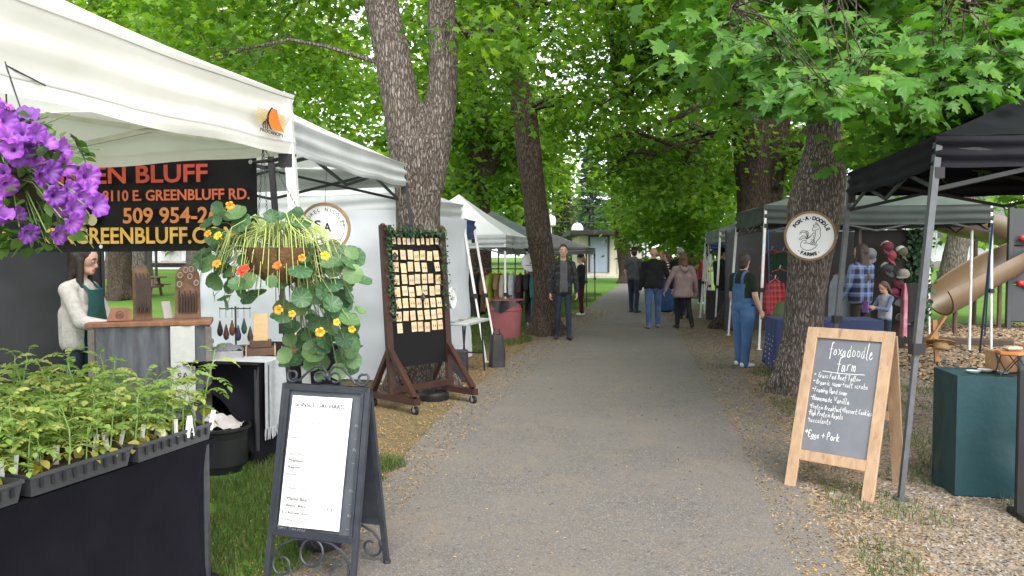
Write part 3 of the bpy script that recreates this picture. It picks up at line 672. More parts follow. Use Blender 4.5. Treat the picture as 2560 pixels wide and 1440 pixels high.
# single-stroke hand lettering on a 0-6 x 0-9 grid, baseline at 2
SF = {'a': '44 25 13 12 21 32 45 43 41 52', 'b': '19 12 21 41 53 45 25 13', 'c': '45 25 13 22 31 52', 'd': '45 25 13 12 31 43 49 42 52', 'e': '13 44 35 25 13 12 31 52',
      'f': '48 39 28 22 20|05 45', 'g': '44 25 13 22 42 45 41 20 01', 'h': '19 12|13 25 45 52', 'i': '25 22|27 28', 'k': '19 12|46 13 52', 'l': '29 12 31', 'm': '15 12|14 25 34 32|34 45 54 52',
      'n': '15 12|14 25 44 52', 'o': '25 13 22 42 53 45 25', 'p': '15 10|14 35 54 42 12', 'r': '15 12|14 25 45', 's': '45 25 14 43 42 12', 't': '28 22 31 51|05 46', 'u': '15 12 31 43|45 42 52',
      'v': '15 22 45', 'w': '15 12 34 42 55', 'x': '15 52|55 12', 'y': '15 13 32|55 31 10', 'j': '35 31 10', 'q': '45 25 13 22 44 40', 'z': '15 45 12 52',
      'A': '02 39 52|14 45', 'B': '12 19 48 46 15 45 53 42 12', 'C': '58 39 16 13 32 53', 'D': '12 19 48 55 43 12', 'E': '58 19 12 52|16 45', 'F': '58 19 12|16 45', 'G': '58 39 16 13 32 52 55 35', 'H': '19 12|16 56|59 52',
      'I': '39 32', 'K': '19 12|58 15 52', 'L': '19 12 52', 'M': '02 19 35 59 62', 'N': '12 19 52 59', 'O': '39 16 13 32 53 56 39', 'P': '12 19 49 57 45 15', 'R': '12 19 49 57 45 15|35 52', 'S': '58 39 17 16 54 42 12',
      'T': '09 69|39 32', 'U': '19 13 32 53 59', 'V': '09 32 69', 'W': '09 22 36 42 69', 'X': '09 52|59 02', 'Y': '09 35 69|35 32', '+': '15 55|37 33', '*': '35 38|17 56|57 16', '.': '22 32 33 23 22', '-': '15 45', '&': '52 17 39 47 13 32 55'}
def strokes(mb, body, x, y, h, slant=.12, lw=.1, jit=.25, adv=None, M=None, z=.002, fit=None):
    """hand lettering as thin ribbons; h = height of a capital"""
    s = h / 7.0; rr = random.Random(sum(map(ord, body))); xs = 1.0
    if fit:
        tot = sum(3.4 if c == ' ' else max(int(t[0]) for t in SF.get(c, '22 32').replace('|', ' ').split()) + 1.15 for c in body) * s; xs = fit / tot
    for ch in body:
        if ch == ' ': x += 3.4 * s * xs; continue
        g = SF.get(ch, '22 32'); wmax = max(int(t[0]) for t in g.replace('|', ' ').split())
        sc = rr.uniform(.92, 1.08)
        for ln in g.split('|'):
            pts = [((int(t[0]) + rr.uniform(-jit, jit) + (int(t[1]) - 2) * slant * 2) * s * sc * xs, (int(t[1]) - 2 + rr.uniform(-jit, jit)) * s * sc) for t in ln.split()]
            # soften corners
            if len(pts) > 2:
                q = [pts[0]]
                for a, b_ in zip(pts, pts[1:]): q += [(a[0] * .72 + b_[0] * .28, a[1] * .72 + b_[1] * .28), (a[0] * .28 + b_[0] * .72, a[1] * .28 + b_[1] * .72)]
                pts = q + [pts[-1]]
            ribbon(mb, [(x + px, y + py) for px, py in pts], lw * h * rr.uniform(.8, 1.15), M, z)
        x += (wmax + 1.15) * s * (adv or 1) * xs
    return x
def ribbon(mb, pts, w, M=None, z=.002):
    n = len(pts); vs = []
    for i, (x, y) in enumerate(pts):
        a, b_ = pts[max(0, i - 1)], pts[min(n - 1, i + 1)]; dx, dy = b_[0] - a[0], b_[1] - a[1]; l = math.hypot(dx, dy) or 1
        nx, ny = -dy / l * w / 2, dx / l * w / 2
        ex, ey = (-dx / l * w / 2, -dy / l * w / 2) if i == 0 else ((dx / l * w / 2, dy / l * w / 2) if i == n - 1 else (0, 0))
        vs += [(x + nx + ex, y + ny + ey, z), (x - nx + ex, y - ny + ey, z)]
    mb.add(vs, [(2 * i, 2 * i + 1, 2 * i + 3, 2 * i + 2) for i in range(n - 1)], 0, M)
def arc_text(body, mat_, size, cx, cy, rad, a0, parent, M, step, inside=False, offset=0):
    """letters round a circle, a0 = angle of the middle in degrees; inside = reads along the bottom"""
    for i, ch in enumerate(body):
        if ch == ' ': continue
        k = i - (len(body) - 1) / 2; a = R(a0 + (k * step if inside else -k * step))
        me = text_me(ch, mat_, size, align='CENTER', offset=offset)
        rot = Matrix.Rotation(a - math.pi / 2 if not inside else a + math.pi / 2, 4, 'Z')
        me.transform(M @ Matrix.Translation((cx + rad * math.cos(a), cy + rad * math.sin(a), 0)) @ rot); o = part('letter', me, parent)

# ================================================================ canopies
WHITE_CL = mat('white_canopy', (.83, .82, .79), .6, (.76, .74, .7), 2.5, .4, 4, trans=.38, dirt=((.45, .37, .27), 2.3, .66))
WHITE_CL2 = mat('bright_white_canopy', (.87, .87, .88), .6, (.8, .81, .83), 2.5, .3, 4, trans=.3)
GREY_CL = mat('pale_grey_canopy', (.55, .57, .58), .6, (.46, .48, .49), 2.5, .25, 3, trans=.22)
BLACK_CL = mat('black_canopy', (.0055, .0055, .0085), .65, (.009, .009, .013), 3, .5, 4, spec=.12)
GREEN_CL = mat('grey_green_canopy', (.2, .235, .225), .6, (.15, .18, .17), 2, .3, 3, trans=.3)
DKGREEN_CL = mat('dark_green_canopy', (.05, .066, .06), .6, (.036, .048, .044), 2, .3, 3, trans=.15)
BLUE_CL = mat('navy_canopy', (.035, .06, .19), .6, (.025, .04, .13), 3, .2, 3, trans=.15)
DKGREY_CL = mat('dark_grey_canopy', (.13, .13, .14), .65, (.09, .09, .1), 3, .2, 3, trans=.1)
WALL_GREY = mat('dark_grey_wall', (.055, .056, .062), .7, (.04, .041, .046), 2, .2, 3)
LEG_W = mat('white_leg', (.72, .72, .72), .4, (.6, .6, .58), 9, spec=.5)
LEG_B = mat('black_leg', (.02, .02, .022), .4, spec=.5)
LEG_G = mat('grey_leg', (.11, .115, .125), .4, (.08, .085, .09), 14, .1, 120, metal=.3)
JOINT = mat('black_plastic', (.015, .015, .016), .5)
SEAM = mat('stitched_seam', (.42, .41, .39), .8)
def canopy(name, label, cs, eave, val, apex, cloth, vcloth, legm, feet=None, truss=True, trm=None, legs=(0, 1, 2, 3), wall=None, group=None, lw=.022, sag=.05, seed=0, apex_xy=None, sides=(0, 1, 2, 3), bow=0, drop=.12, seam=False):
    c = [Vector((p[0], p[1], 0)) for p in cs]; o0 = sum(c, Vector()) / 4; t = thing(name, label, 'canopy tent', o0, 0, group)
    L = [p - o0 for p in c]; top = eave + val; ap = Vector((0, 0, apex)) if apex_xy is None else Vector((apex_xy[0] - o0.x, apex_xy[1] - o0.y, apex))
    mb = MB(); trm = trm or legm
    for i in range(4):
        a, b_ = L[i], L[(i + 1) % 4]
        def fn(u, v, a=a, b_=b_):
            e = a.lerp(b_, u); q = e.lerp(Vector((ap.x, ap.y, 0)), v); f = v * (.78 + .22 * v)
            w = math.sin(math.pi * u); z = top + (apex - top) * f - sag * w * (math.sin(math.pi * min(1, v * 1.1)) * .9 + .35 * (1 - v)) + .012 * mnoise.noise((q.x * 2 + seed, q.y * 2, 0)) * (1 - v)
            return (q.x, q.y, z)
        mb.grid(fn, 18, 14)
    mb.build('roof', cloth, t, sharp=55)
    for i in sides:
        a, b_ = L[i], L[(i + 1) % 4]; d = (b_ - a).normalized(); out = Vector((d.y, -d.x, 0))
        if out.dot((a + b_) / 2) < 0: out = -out
        def fv(u, v, a=a, b_=b_, out=out, i=i):
            e = a.lerp(b_, u); w = math.sin(math.pi * u)
            k = (.014 * math.sin(v * 15 + u * 2 + i) * (1 - .5 * w) + .02 * mnoise.noise((u * 5 + seed, v * 1.5 + i, 2)) - bow * w * math.sin(v * math.pi)) * min(1, 12 * (1 - v)) + .004
            z0 = top - sag * w * .35; z = z0 - val * v - .012 * w * v + .006 * math.sin(u * 22 + seed) * v
            q = e + out * k; return (q.x, q.y, z)
        vo = MB().grid(fv, 40, 12).build('valance', vcloth, t, sharp=0)
        if seam:
            for v0 in (.06, .8): MB().grid(lambda u, v: Vector(fv(u, v0 + .016 * v)) + out * .004, 40, 1).build('seam', SEAM, vo, sharp=0)
    ft = feet or [(0, 0)] * 4
    for i in legs:
        hd = Vector((L[i].x, L[i].y, top - .03)); hd -= Vector((L[i].x, L[i].y, 0)).normalized() * .03
        fo = Vector((L[i].x + ft[i][0], L[i].y + ft[i][1], H(*(c[i].xy)) + .01)); md = fo.lerp(hd, .42)
        g = MB(); g.tube([md, hd], lw * 1.25, 4, rot=math.pi / 4); g.tube([fo, md + (hd - md) * .05], lw * .95, 4, rot=math.pi / 4)
        lg = g.build('leg', legm, t, sharp=30); lg['kind'] = 'stuff' if False else 'part' if False else ''
        del lg['kind']
        MB().box(md, (lw * 3.2, lw * 3.2, .07), 0).build('clamp', JOINT, lg); MB().box(fo + Vector((0, 0, .004)), (.07, .07, .012)).build('foot', legm, lg)
        MB().box(hd + Vector((0, 0, -val - .01)), (lw * 2.6, lw * 2.6, .07)).build('corner_joint', JOINT, lg)
    if truss:
        for i in (sides if truss is True else truss):
            a, b_ = L[i] * (.955 if seam else .985), L[(i + 1) % 4] * (.955 if seam else .985)
            def q(u, z): e = a.lerp(b_, u); return Vector((e.x, e.y, z))
            zu, zl = top - .05, eave - drop
            for s, e in (((0, zu), (.5, zl)), ((0, zl - .02), (.5, zu)), ((.5, zu), (1, zl - .02)), ((.5, zl), (1, zu))):
                p0, p1 = q(*s), q(*e); mdp = (p0 + p1) / 2; MB().bar(p0, p1, .014, .028).build('truss_bar', trm, t)
        for i in range(4):
            MB().bar(L[i] * .97 + Vector((0, 0, top - .06)), L[i] * .12 + Vector((0, 0, apex - .32)), .016, .03).build('hip_bar', trm, t)
    return t
def quad(fn, u, w, d):        # rectangle from its path-side near corner: w along the path, d away to the side s
    return None
def rect(c0, w, d, side, u=PU):
    n = Vector((-u.y, u.x, 0)) * side; c0 = Vector((c0[0], c0[1], 0))
    return [c0, c0 + u * w, c0 + u * w + n * d, c0 + n * d]

# A: cream canopy over the seedlings (near left)
UA = Vector((.235, .972, 0)).normalized(); A1 = Vector((-1.174, 4.2, 0)); A0 = A1 - UA * 3
tA = canopy('canopy_tent', 'cream canopy with sail emblem and grimy underside, over the seedlings', rect(A0, 3, 3, 1, UA), 2.10, .31, 3.15, WHITE_CL, WHITE_CL, LEG_W, [(0, 0), (.13, -.06), (0, 0), (0, 0)], True, mat('cream_bar', (.6, .57, .5), .5), bow=.02, sag=.07, lw=.028, seed=3, drop=-.05, seam=True)
# sail emblem near the corner of the path side valance
M = frame(A1 - UA * .155 + Vector((.016, 0, 2.2)) + PN * -.02, UA, (UA.y, -UA.x, 0)) ; o0A = tA.location
def on(t, M): return Matrix.Translation(-t.location) @ M
em = MB(); Me = on(tA, frame(A1 - UA * .36 + Vector((UA.y, -UA.x, 0)) * .026 + Vector((0, 0, 2.165)), UA, (UA.y, -UA.x, 0)) @ Matrix.Diagonal((1.75, .85, 1, 1)))
YEL = mat('emblem_yellow', (.62, .44, .1), .6); ORG = mat('emblem_orange', (.75, .2, .03), .6); BLK = mat('print_black', (.015, .015, .015), .6)
for i in range(11): em.add([(-.005 - .012 * math.sin(math.pi * (i + 1) / 12), .045 + i * .0085, 0), (.13 + .012 * math.sin(math.pi * (i + 1) / 12), .045 + i * .0085, 0), (.13 + .012 * math.sin(math.pi * (i + 1) / 12), .0495 + i * .0085, 0), (-.005 - .012 * math.sin(math.pi * (i + 1) / 12), .0495 + i * .0085, 0)], [(0, 1, 2, 3)], 0, Me)
arcp = [(.09 - .045 * math.sin(math.pi * t * .62 + .5), .155 - .125 * t) for t in [i / 10 for i in range(11)]]; arcr = [(.092 + .04 * t * t, .155 - .125 * t) for t in [i / 10 for i in range(11)]]
em.add([(x, y, .002) for x, y in arcp] + [(x, y, .002) for x, y in arcr], [(i, i + 1, i + 12, i + 11) for i in range(10)], 1, Me)
ribbon(em, [(x - .006, y) for x, y in arcp], .008, Me, .003); em.m[-10:] = [2] * 10
for k in range(3): ribbon(em, [(.043 - k * .011 - .008 * math.sin(t * 2.4), .09 - k * .014 - (.065 - k * .014) * t) for t in [0, .33, .66, 1]], .006, Me, .003); em.m[-3:] = [2] * 3
eo = em.build('emblem', [YEL, ORG, BLK], tA, smooth=False); eo['kind'] = 'stuff'
text_fit('FIRST CANOPY'.replace('FIRST ', 'PRO'), BLK, .125, .02, tA, Me @ Matrix.Translation((0, 0, .002)), 'emblem_lettering')
# B: pale grey canopy with black slanted legs
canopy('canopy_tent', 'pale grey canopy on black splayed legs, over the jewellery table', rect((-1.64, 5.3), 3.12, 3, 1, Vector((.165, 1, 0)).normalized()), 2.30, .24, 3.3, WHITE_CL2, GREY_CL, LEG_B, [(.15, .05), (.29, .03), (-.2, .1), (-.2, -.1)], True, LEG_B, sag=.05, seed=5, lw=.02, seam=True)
# C: white walled canopy behind the forked maple
UC = Vector((.27, .963, 0)).normalized(); C0 = Vector((-1.36, 9.5, 0))
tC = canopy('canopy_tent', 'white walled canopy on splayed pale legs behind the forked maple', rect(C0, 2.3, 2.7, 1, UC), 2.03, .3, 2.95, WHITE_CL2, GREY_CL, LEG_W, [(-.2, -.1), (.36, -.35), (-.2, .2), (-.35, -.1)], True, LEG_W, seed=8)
WALL_W = mat('white_wall_sheet', (.68, .70, .76), .65, (.62, .64, .7), 1.5, .45, 2.4, trans=.2)
def wall_sheet(t, a, b_, ztop, spread0, spread1, m, seed=0, name='side_wall'):
    a, b_ = Vector((a[0], a[1], 0)) - t.location.xy.to_3d(), Vector((b_[0], b_[1], 0)) - t.location.xy.to_3d(); d = (b_ - a).normalized(); n = Vector((d.y, -d.x, 0))
    def fn(u, v):
        w = (1 - v); p = (a - d * spread0 * w).lerp(b_ + d * spread1 * w, u)
        k = .035 * mnoise.noise((u * 3 + seed, v * 5, 1)) + .02 * mnoise.noise((u * 9 + v * 4, v * 11 + seed, 4)); p = p + n * k
        return (p.x, p.y, .03 + (ztop - .03) * v)
    return MB().grid(fn, 30, 26).build(name, m, t, sharp=0)
CL = rect(C0, 2.3, 2.7, 1, UC)
wall_sheet(tC, CL[0] + Vector((.05, -.04, 0)), CL[3] + Vector((0, -.04, 0)), 2.12, .02, .38, WALL_W, 2)
wall_sheet(tC, CL[0] + Vector((.03, 0.02, 0)), CL[1] + Vector((.06, -.02, 0)), 2.1, 0, .24, WALL_W, 6)
# blue canopy, white peaked canopy, green, grey
UB = Vector((.2, 1, 0)).normalized()
canopy('canopy_tent', 'small navy blue canopy squeezed between two white ones', rect((-.9, 12.05), 1.35, 2.2, 1, UB), 1.86, .3, 2.55, BLUE_CL, BLUE_CL, LEG_W, [(0, 0), (.36, -.4), (0, 0), (0, 0)], False, seed=1)
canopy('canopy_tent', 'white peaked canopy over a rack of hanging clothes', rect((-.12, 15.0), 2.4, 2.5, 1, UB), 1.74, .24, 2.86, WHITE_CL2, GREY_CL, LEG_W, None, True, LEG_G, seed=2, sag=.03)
canopy('canopy_tent', 'dull green canopy just beyond the white peaked one', rect((.55, 18.2), 2.5, 2.6, 1, UB), 1.8, .25, 2.7, GREEN_CL, GREEN_CL, LEG_W, None, False, seed=4)
canopy('canopy_tent', 'dark grey canopy far along behind the walking young man', rect((2.3, 24), 2.8, 2.8, 1, UB), 1.65, .2, 2.35, DKGREY_CL, DKGREY_CL, LEG_B, None, False, seed=6)
# right side
UR = Vector((.187, 1, 0)).normalized()
canopy('canopy_tent', 'black canopy with open folding frame, over the teal table', rect((2.67, 4.95), 2.3, 2.6, -1, UR), 2.12, .2, 2.98, BLACK_CL, BLACK_CL, LEG_G, [(-.2, -.05), (-.12, .1), (.1, .1), (.1, -.1)], True, mat('frame_dark', (.025, .026, .028), .5, spec=.3), sag=.05, seed=9, lw=.023)
U2 = Vector((.19, .982, 0)).normalized()
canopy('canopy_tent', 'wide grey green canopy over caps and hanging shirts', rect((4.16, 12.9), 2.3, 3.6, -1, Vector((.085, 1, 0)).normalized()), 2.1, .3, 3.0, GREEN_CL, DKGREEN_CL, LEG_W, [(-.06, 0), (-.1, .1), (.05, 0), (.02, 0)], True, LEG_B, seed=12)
canopy('canopy_tent', 'green canopy with pale legs farther down the right side', rect((4.5, 16.95), 2.8, 2.8, -1, Vector((.14, 1, 0)).normalized()), 1.88, .28, 2.7, GREEN_CL, GREEN_CL, LEG_W, [(-.1, -.1), (-.1, .1), (0, 0), (0, 0)], False, seed=14)
canopy('canopy_tent', 'navy lined canopy past the green ones on the right', rect((5.15, 20.3), 2.6, 2.6, -1, U2), 1.7, .2, 2.4, DKGREEN_CL, BLUE_CL, LEG_W, None, False, seed=15)
# dark back wall of the left stall
wt = thing('stall_wall', 'dark charcoal fabric wall behind the vendor in the apron', 'fabric wall', (-4.1, 6.1, 0))
wall_sheet(wt, (-4.75, 4.7), (-3.72, 7.05), 2.28, 0, 0, WALL_GREY, 3, 'wall_cloth')
for q in ((-4.75, 4.7), (-3.70, 7.05)): MB().tube([(q[0] + 4.1, q[1] - 6.1, 0), (q[0] + 4.1, q[1] - 6.1, 2.3)], .02, 4).build('post', LEG_B, wt)

# banner
BAN = mat('black_vinyl', (.009, .009, .011), .5, (.013, .013, .015), 4, .15, 6, spec=.15)
br = P(640, 393, 4.55); zt, zb = br.z, P(640, 624, 4.55).z
bt = thing('banner', 'black vinyl banner with red and yellow lettering tied under the cream canopy', 'banner', (br.x, br.y, zb))
BL = 2.6; BH = zt - zb
def bfn(u, v): k = .02 * math.sin(u * 5 + .6) * (.4 + .6 * (1 - v)); p = PN * (BL * (1 - u)) + Vector((PN.y, -PN.x, 0)) * -k; return (p.x, p.y, BH * v - .012 * math.sin(math.pi * u) + .0)
MB().grid(bfn, 40, 8).build('vinyl_sheet', BAN, bt, sharp=0)
Mb = frame(PN * BL + (PU * -.03), -PN, (-PU.x, -PU.y, 0))     # x right along the banner, y up, z to camera
def bx(px): # px in photo -> distance along banner
    d = ray(px, 500); s = 0
    # solve (br + PN*k) on the pixel column
    k = (d.x / d.y * br.y - br.x) / (PN.x - d.x / d.y * PN.y); return BL - k
def bline(body, p0, p1, yb, hpx, m):
    s = 4.75 / FPX; x0, x1 = bx(p0), bx(p1); text_fit(body, m, x1 - x0, hpx * s, bt, Mb @ Matrix.Translation((x0, yb, 0)), 'lettering', offset=.022)
bline('GREEN BLUFF', 128, 527, .395, 44, mat('ink_red', (.75, .1, .06), .5)); bline('8110 E. GREENBLUFF RD.', 265, 631, .29, 27, mat('ink_coral', (.78, .17, .08), .5))
bline('509 954-26', 315, 553, .155, 40, mat('ink_orange', (.82, .28, .08), .5)); bline('ONGREENBLUFF.COM', 120, 600, .035, 41, mat('ink_yellow', (.86, .5, .09), .5)); bline('A', -3, 42, .02, 41, MATS['ink_yellow'])
gm = mat('eyelet_steel', (.6, .6, .58), .3, metal=.8)
for (x, y) in ((BL - .02, BH - .03), (BL - .02, .03), (bx(258), .02)):
    g = MB(); g.lathe([(.006, 0), (.012, 0), (.012, .003), (.006, .003)], 14, Mb @ Matrix.Translation((x, y, -.004))); g.build('eyelet', gm, bt)
tree_em = MB()
for (x, y, r) in ((bx(215), .2, .05), (bx(195), .17, .04), (bx(238), .18, .035)): tree_em.lathe([(.001, 0), (r, 0)], 12, Mb @ Matrix.Translation((x, y, .0)), cap=(False, False))
o = tree_em.build('printed_emblem', mat('ink_cream', (.6, .52, .3), .6), bt); o['kind'] = 'stuff'
cordm = mat('dark_cord', (.03, .028, .03), .8)
pa = A1 + Vector((0, 0, 2.09)); tag(MB().tube([br + Vector((-.02, 0, -.03)), br.lerp(pa, .5) + Vector((0, 0, -.02)), pa + Vector((.02, -.02, 0))], [.008, .012, .008], 6).build('bungee_cord', cordm), 'dark elastic cord tying the banner to the cream canopy post', 'cord')
# ================================================================ left stalls
BLACKCLOTH = mat('black_spandex', (.006, .006, .0095), .85, (.009, .009, .013), 5, .1, 200, spec=.1)
STEEL_B = mat('wrought_iron', (.022, .024, .028), .42, (.035, .037, .042), 20, spec=.5)
def stretch_table(label, fr, ut, nt_, L, D, hz, archs=(.0, .5, .0, .5), name='cloth_covered_table', loc=None):
    """fr: front far corner; ut along, nt_ to the back"""
    c = [fr - ut * L, fr, fr + nt_ * D, fr + nt_ * D - ut * L]; o0 = (c[0] + c[2]) / 2; t = thing(name, label, 'table', (o0.x, o0.y, 0)); l = [p - o0 for p in c]
    mb = MB(); mb.grid(lambda u, v: (lambda p: (p.x, p.y, hz + .004 * mnoise.noise((p.x * 4, p.y * 4, 1))))(l[0].lerp(l[1], u).lerp(l[3].lerp(l[2], u), v)), 16, 10)
    for i in range(4):
        a, b_ = l[i], l[(i + 1) % 4]; n = Vector(((b_ - a).y, -(b_ - a).x, 0)).normalized()
        if n.dot((a + b_) / 2) < 0: n = -n
        h = archs[i]
        def fn(u, v):
            hem = .03 + h * max(0.0, math.sin(math.pi * u)) ** 1.1; p = a.lerp(b_, u)
            k = -.10 * math.sin(math.pi * min(1, v)) ** .8 * (.45 + .55 * math.sin(math.pi * u)) if h > .1 else -.03 * math.sin(math.pi * v) * math.sin(math.pi * u)
            p = (p + n * k) * (1 - .05 * math.sin(math.pi * min(1, v)) ** .7); return (p.x, p.y, hz - .002 - (hz - hem) * v)
        mb.grid(fn, 24, 22)
    mb.build('tablecloth', BLACKCLOTH, t, sharp=60)
    for p in l: MB().tube([(p.x * .95, p.y * .95, 0), (p.x * .95, p.y * .95, hz - .02)], .018, 8).build('leg', STEEL_B, t)
    for p in l: MB().lathe([(.055, 0), (.055, .09), (.05, .11)], 14, Matrix.Translation((p.x * .95, p.y * .95, 0))).build('foot_cup', BLACKCLOTH, t)
    return t
UT = Vector((.30, .954, 0)).normalized(); NT = Vector((-UT.y, UT.x, 0)); FR = Vector((-1.34, 3.50, 0))
stretch_table('seedling table under a black stretch cloth beside the path', FR, UT, NT, 1.95, .8, .735, (.0, .42, .0, .42))
# trays
TRAY = mat('grey_plastic_tray', (.035, .037, .042), .45, (.05, .052, .056), 8, spec=.5); SOIL = mat('potting_soil', (.035, .024, .017), .95, (.06, .042, .03), 40, .8, 80)
TZ = .737; TW, TD = .46, .39; tray_spots = []
ORD = ['first', 'second', 'third', 'fourth', 'fifth', 'sixth', 'seventh', 'eighth', 'ninth', 'tenth']
for i in range(4):
    for j in range(2):
        c = FR - UT * (.03 + TW * (i + .5) + .012 * i) + NT * (.0 + TD * (j + .5) + .012 * j) + NT * -.02
        t = thing('seedling_tray', 'dark plastic seedling tray, %s from the jewellery table in the %s row' % (ORD[i], 'path side' if j == 0 else 'inner'), 'tray', (c.x, c.y, TZ + (.003 if (i + j) % 2 else 0)), math.atan2(UT.y, UT.x) + rnd.uniform(-.03, .03), 'front row seedling trays' if j == 0 else 'back row seedling trays')
        mb = MB(); w, d, hh = TW / 2 - .004, TD / 2 - .004, .075
        ring = lambda k, z: [(-w * k, -d * k, z), (w * k, -d * k, z), (w * k, d * k, z), (-w * k, d * k, z)]
        vs = ring(.93, 0) + ring(.985, hh) + ring(1.0, hh) + ring(1.0, hh - .012) + ring(.965, hh) + ring(.92, .01)
        f = []
        for a, b_ in ((0, 1), (3, 2), (2, 4), (4, 5)):
            for k in range(4): f.append((a * 4 + k, a * 4 + (k + 1) % 4, b_ * 4 + (k + 1) % 4, b_ * 4 + k))
        f.append((3, 2, 1, 0)); f.append((20, 21, 22, 23)); mb.add(vs, f); mb.build('basin', TRAY, t, sharp=30)
        MB().grid(lambda u, v: (w * .93 * (2 * u - 1), d * .93 * (2 * v - 1), hh - .02 + .006 * mnoise.noise((u * 9, v * 9, i + j * 3))), 12, 10).build('soil', SOIL, t)
        if j == 0:
            for k in range(9):
                x = -w * .8 + k * w * .2; MB().box((x, -d * .985 - .002, hh * .55), (.012, .006, .03), 0, 0, None).build('slot', JOINT, t)
        tray_spots.append((c, i, j))
# tomato seedlings
SEED = leaf_mat('seedling_leaf', (.17, .285, .06), (.26, .375, .09), (.46, .47, .15), .42, .55, False); YLEAF = leaf_mat('yellowing_leaf', (.42, .4, .07), (.5, .42, .06), (.4, .38, .18), .35, .6, False)
STEM = mat('seedling_stem', (.22, .34, .1), .6, (.16, .25, .07), 20)
def leaflet(mb, p, d, n, s):
    d = Vector(d).normalized(); n = Vector(n).normalized(); x = d.cross(n).normalized()
    pr = [(0, 0, 0), (.28, .22, .05), (.36, .45, .03), (.22, .75, -.05), (0, 1, -.16), (-.22, .75, -.05), (-.36, .45, .03), (-.28, .22, .05), (0, .45, -.06)]
    mb.add([Vector(p) + (x * a + d * b_ + n * c) * s for a, b_, c in pr], [(0, 1, 8), (1, 2, 8), (2, 3, 8), (3, 4, 8), (4, 5, 8), (5, 6, 8), (6, 7, 8), (7, 0, 8)])
leaf_mes = []
for k in range(3):
    mb = MB(); L = .1 + .015 * k; pts = [Vector((0, L * u, .03 * math.sin(u * 2.2) - .035 * u * u)) for u in (0, .25, .5, .75, 1)]
    mb.tube(pts, [.0022, .002, .0017, .0014, .001], 4, cap=False)
    for u, s in ((.3, .024), (.52, .032), (.72, .034), (.9, .028)):
        q = Vector((0, L * u, .03 * math.sin(u * 2.2) - .035 * u * u))
        for sg in (-1, 1): leaflet(mb, q, (sg * .85, .45, -.25 + .1 * k), (0.1 * sg, -.1, 1), s * rnd.uniform(.85, 1.15))
    leaflet(mb, pts[-1], (0, .8, -.5), (0, .5, .8), .04)
    leaf_mes.append((mb.mesh('compound_leaf', SEED), None))
ymes = []
mb = MB(); leaflet(mb, (0, .02, 0), (0, .8, -.45), (0, .4, .8), .085); mb.tube([(0, 0, 0), (0, .02, 0)], .0018, 4); ymes.append(mb.mesh('yellow_leaf', YLEAF))
def seedling_proto(k):
    h = (.23, .27, .31, .25, .33)[k]; lean = Vector((rnd.uniform(-.05, .05), rnd.uniform(-.05, .05), 0)); pts = [lean * u * u + Vector((rnd.uniform(-.006, .006), rnd.uniform(-.006, .006), h * u)) for u in (0, .3, .6, .85, 1)]
    o = MB().tube(pts, [.004, .0036, .003, .0025, .0015], 6).build('tomato_seedling', STEM)
    nl = 9 + k % 3
    for i in range(nl):
        u = .28 + .72 * i / (nl - 1); a = i * 2.4 + rnd.uniform(-.3, .3); p = lean * u * u + Vector((0, 0, h * u))
        part('leaf', leaf_mes[rnd.randrange(3)][0], o, p, (rnd.uniform(-.1, .55) * (1.25 - u) + (.5 if u > .9 else 0), rnd.uniform(-.2, .2), a), rnd.uniform(.75, 1.1) * (1.0 if u < .9 else .7))
    for i in range(1 if k % 2 else 2): part('yellow_leaf', ymes[0], o, lean * .05 + Vector((0, 0, h * rnd.uniform(.12, .3))), (rnd.uniform(-.3, .1), 0, rnd.uniform(0, 6.3)), rnd.uniform(.6, 1.0))
    tag(o, 'leggy pale green tomato seedling growing in a plastic tray', 'seedling', 'tomato seedlings in the trays'); return o
protos = [seedling_proto(k) for k in range(5)]; used = set()
first = {k: True for k in range(5)}
for c, i, j in tray_spots:
    nx, ny = 6, 4
    for a in range(nx):
        for b_ in range(ny):
            u, v = (a + .5 + rnd.uniform(-.22, .22)) / nx - .5, (b_ + .5 + rnd.uniform(-.22, .22)) / ny - .5
            p = c + UT * (u * TW * .9) + NT * (v * TD * .9); k = rnd.randrange(5)
            o = protos[k] if first[k] else copy_tree(protos[k]); first[k] = False
            o.location = (p.x, p.y, TZ + .05); o.rotation_euler = (rnd.uniform(-.12, .12), rnd.uniform(-.12, .12), rnd.uniform(0, 6.3)); s = rnd.uniform(.72, 1.02) * (1.05 if j else .9); o.scale = (s, s, s)
            tag(o, 'leggy tomato seedling in the %s tray from the jewellery table, %s row' % (ORD[i], 'path side' if j == 0 else 'inner'), 'seedling', 'seedlings in the %s %s tray' % (ORD[i], 'path side' if j == 0 else 'inner'))
p = FR - UT * .05 + NT * .03
o = copy_tree(protos[4]); o.location = (p.x, p.y, TZ + .055); o.rotation_euler = (0.05, .1, 1); o.scale = (1.05,) * 3
tag(o, 'tall lone tomato seedling at the corner tray end of the table', 'seedling', 'lone corner seedling')
tagm = mat('white_plastic_tag', (.75, .76, .74), .45); tg = MB(); tg.box((0, 0, .04), (.02, .0015, .09)); tme = tg.mesh('plant_tag', tagm, False)
for k, (px, py, Y) in enumerate([(37, 1165, 2.72), (140, 1143, 2.86), (8, 1190, 2.66), (95, 1150, 2.83), (235, 1120, 3.02), (268, 1090, 3.06), (296, 1080, 3.1), (350, 1082, 3.2), (408, 1074, 3.25), (437, 1070, 3.3), (464, 1062, 3.35), (476, 1058, 3.38), (521, 1044, 3.5), (482, 998, 3.62), (336, 1076, 3.25), (385, 1060, 3.32)]):
    q = P(px, py, Y) + Vector((.025, -.045, 0)); o = part('plant_tag', tme, None, (q.x, q.y, TZ + .045), (rnd.uniform(-.15, .15), rnd.uniform(-.2, .2), rnd.uniform(-.5, .5))); tag(o, 'small white plastic plant label stuck in a seedling tray', 'plant tag', 'plant tags in the trays')

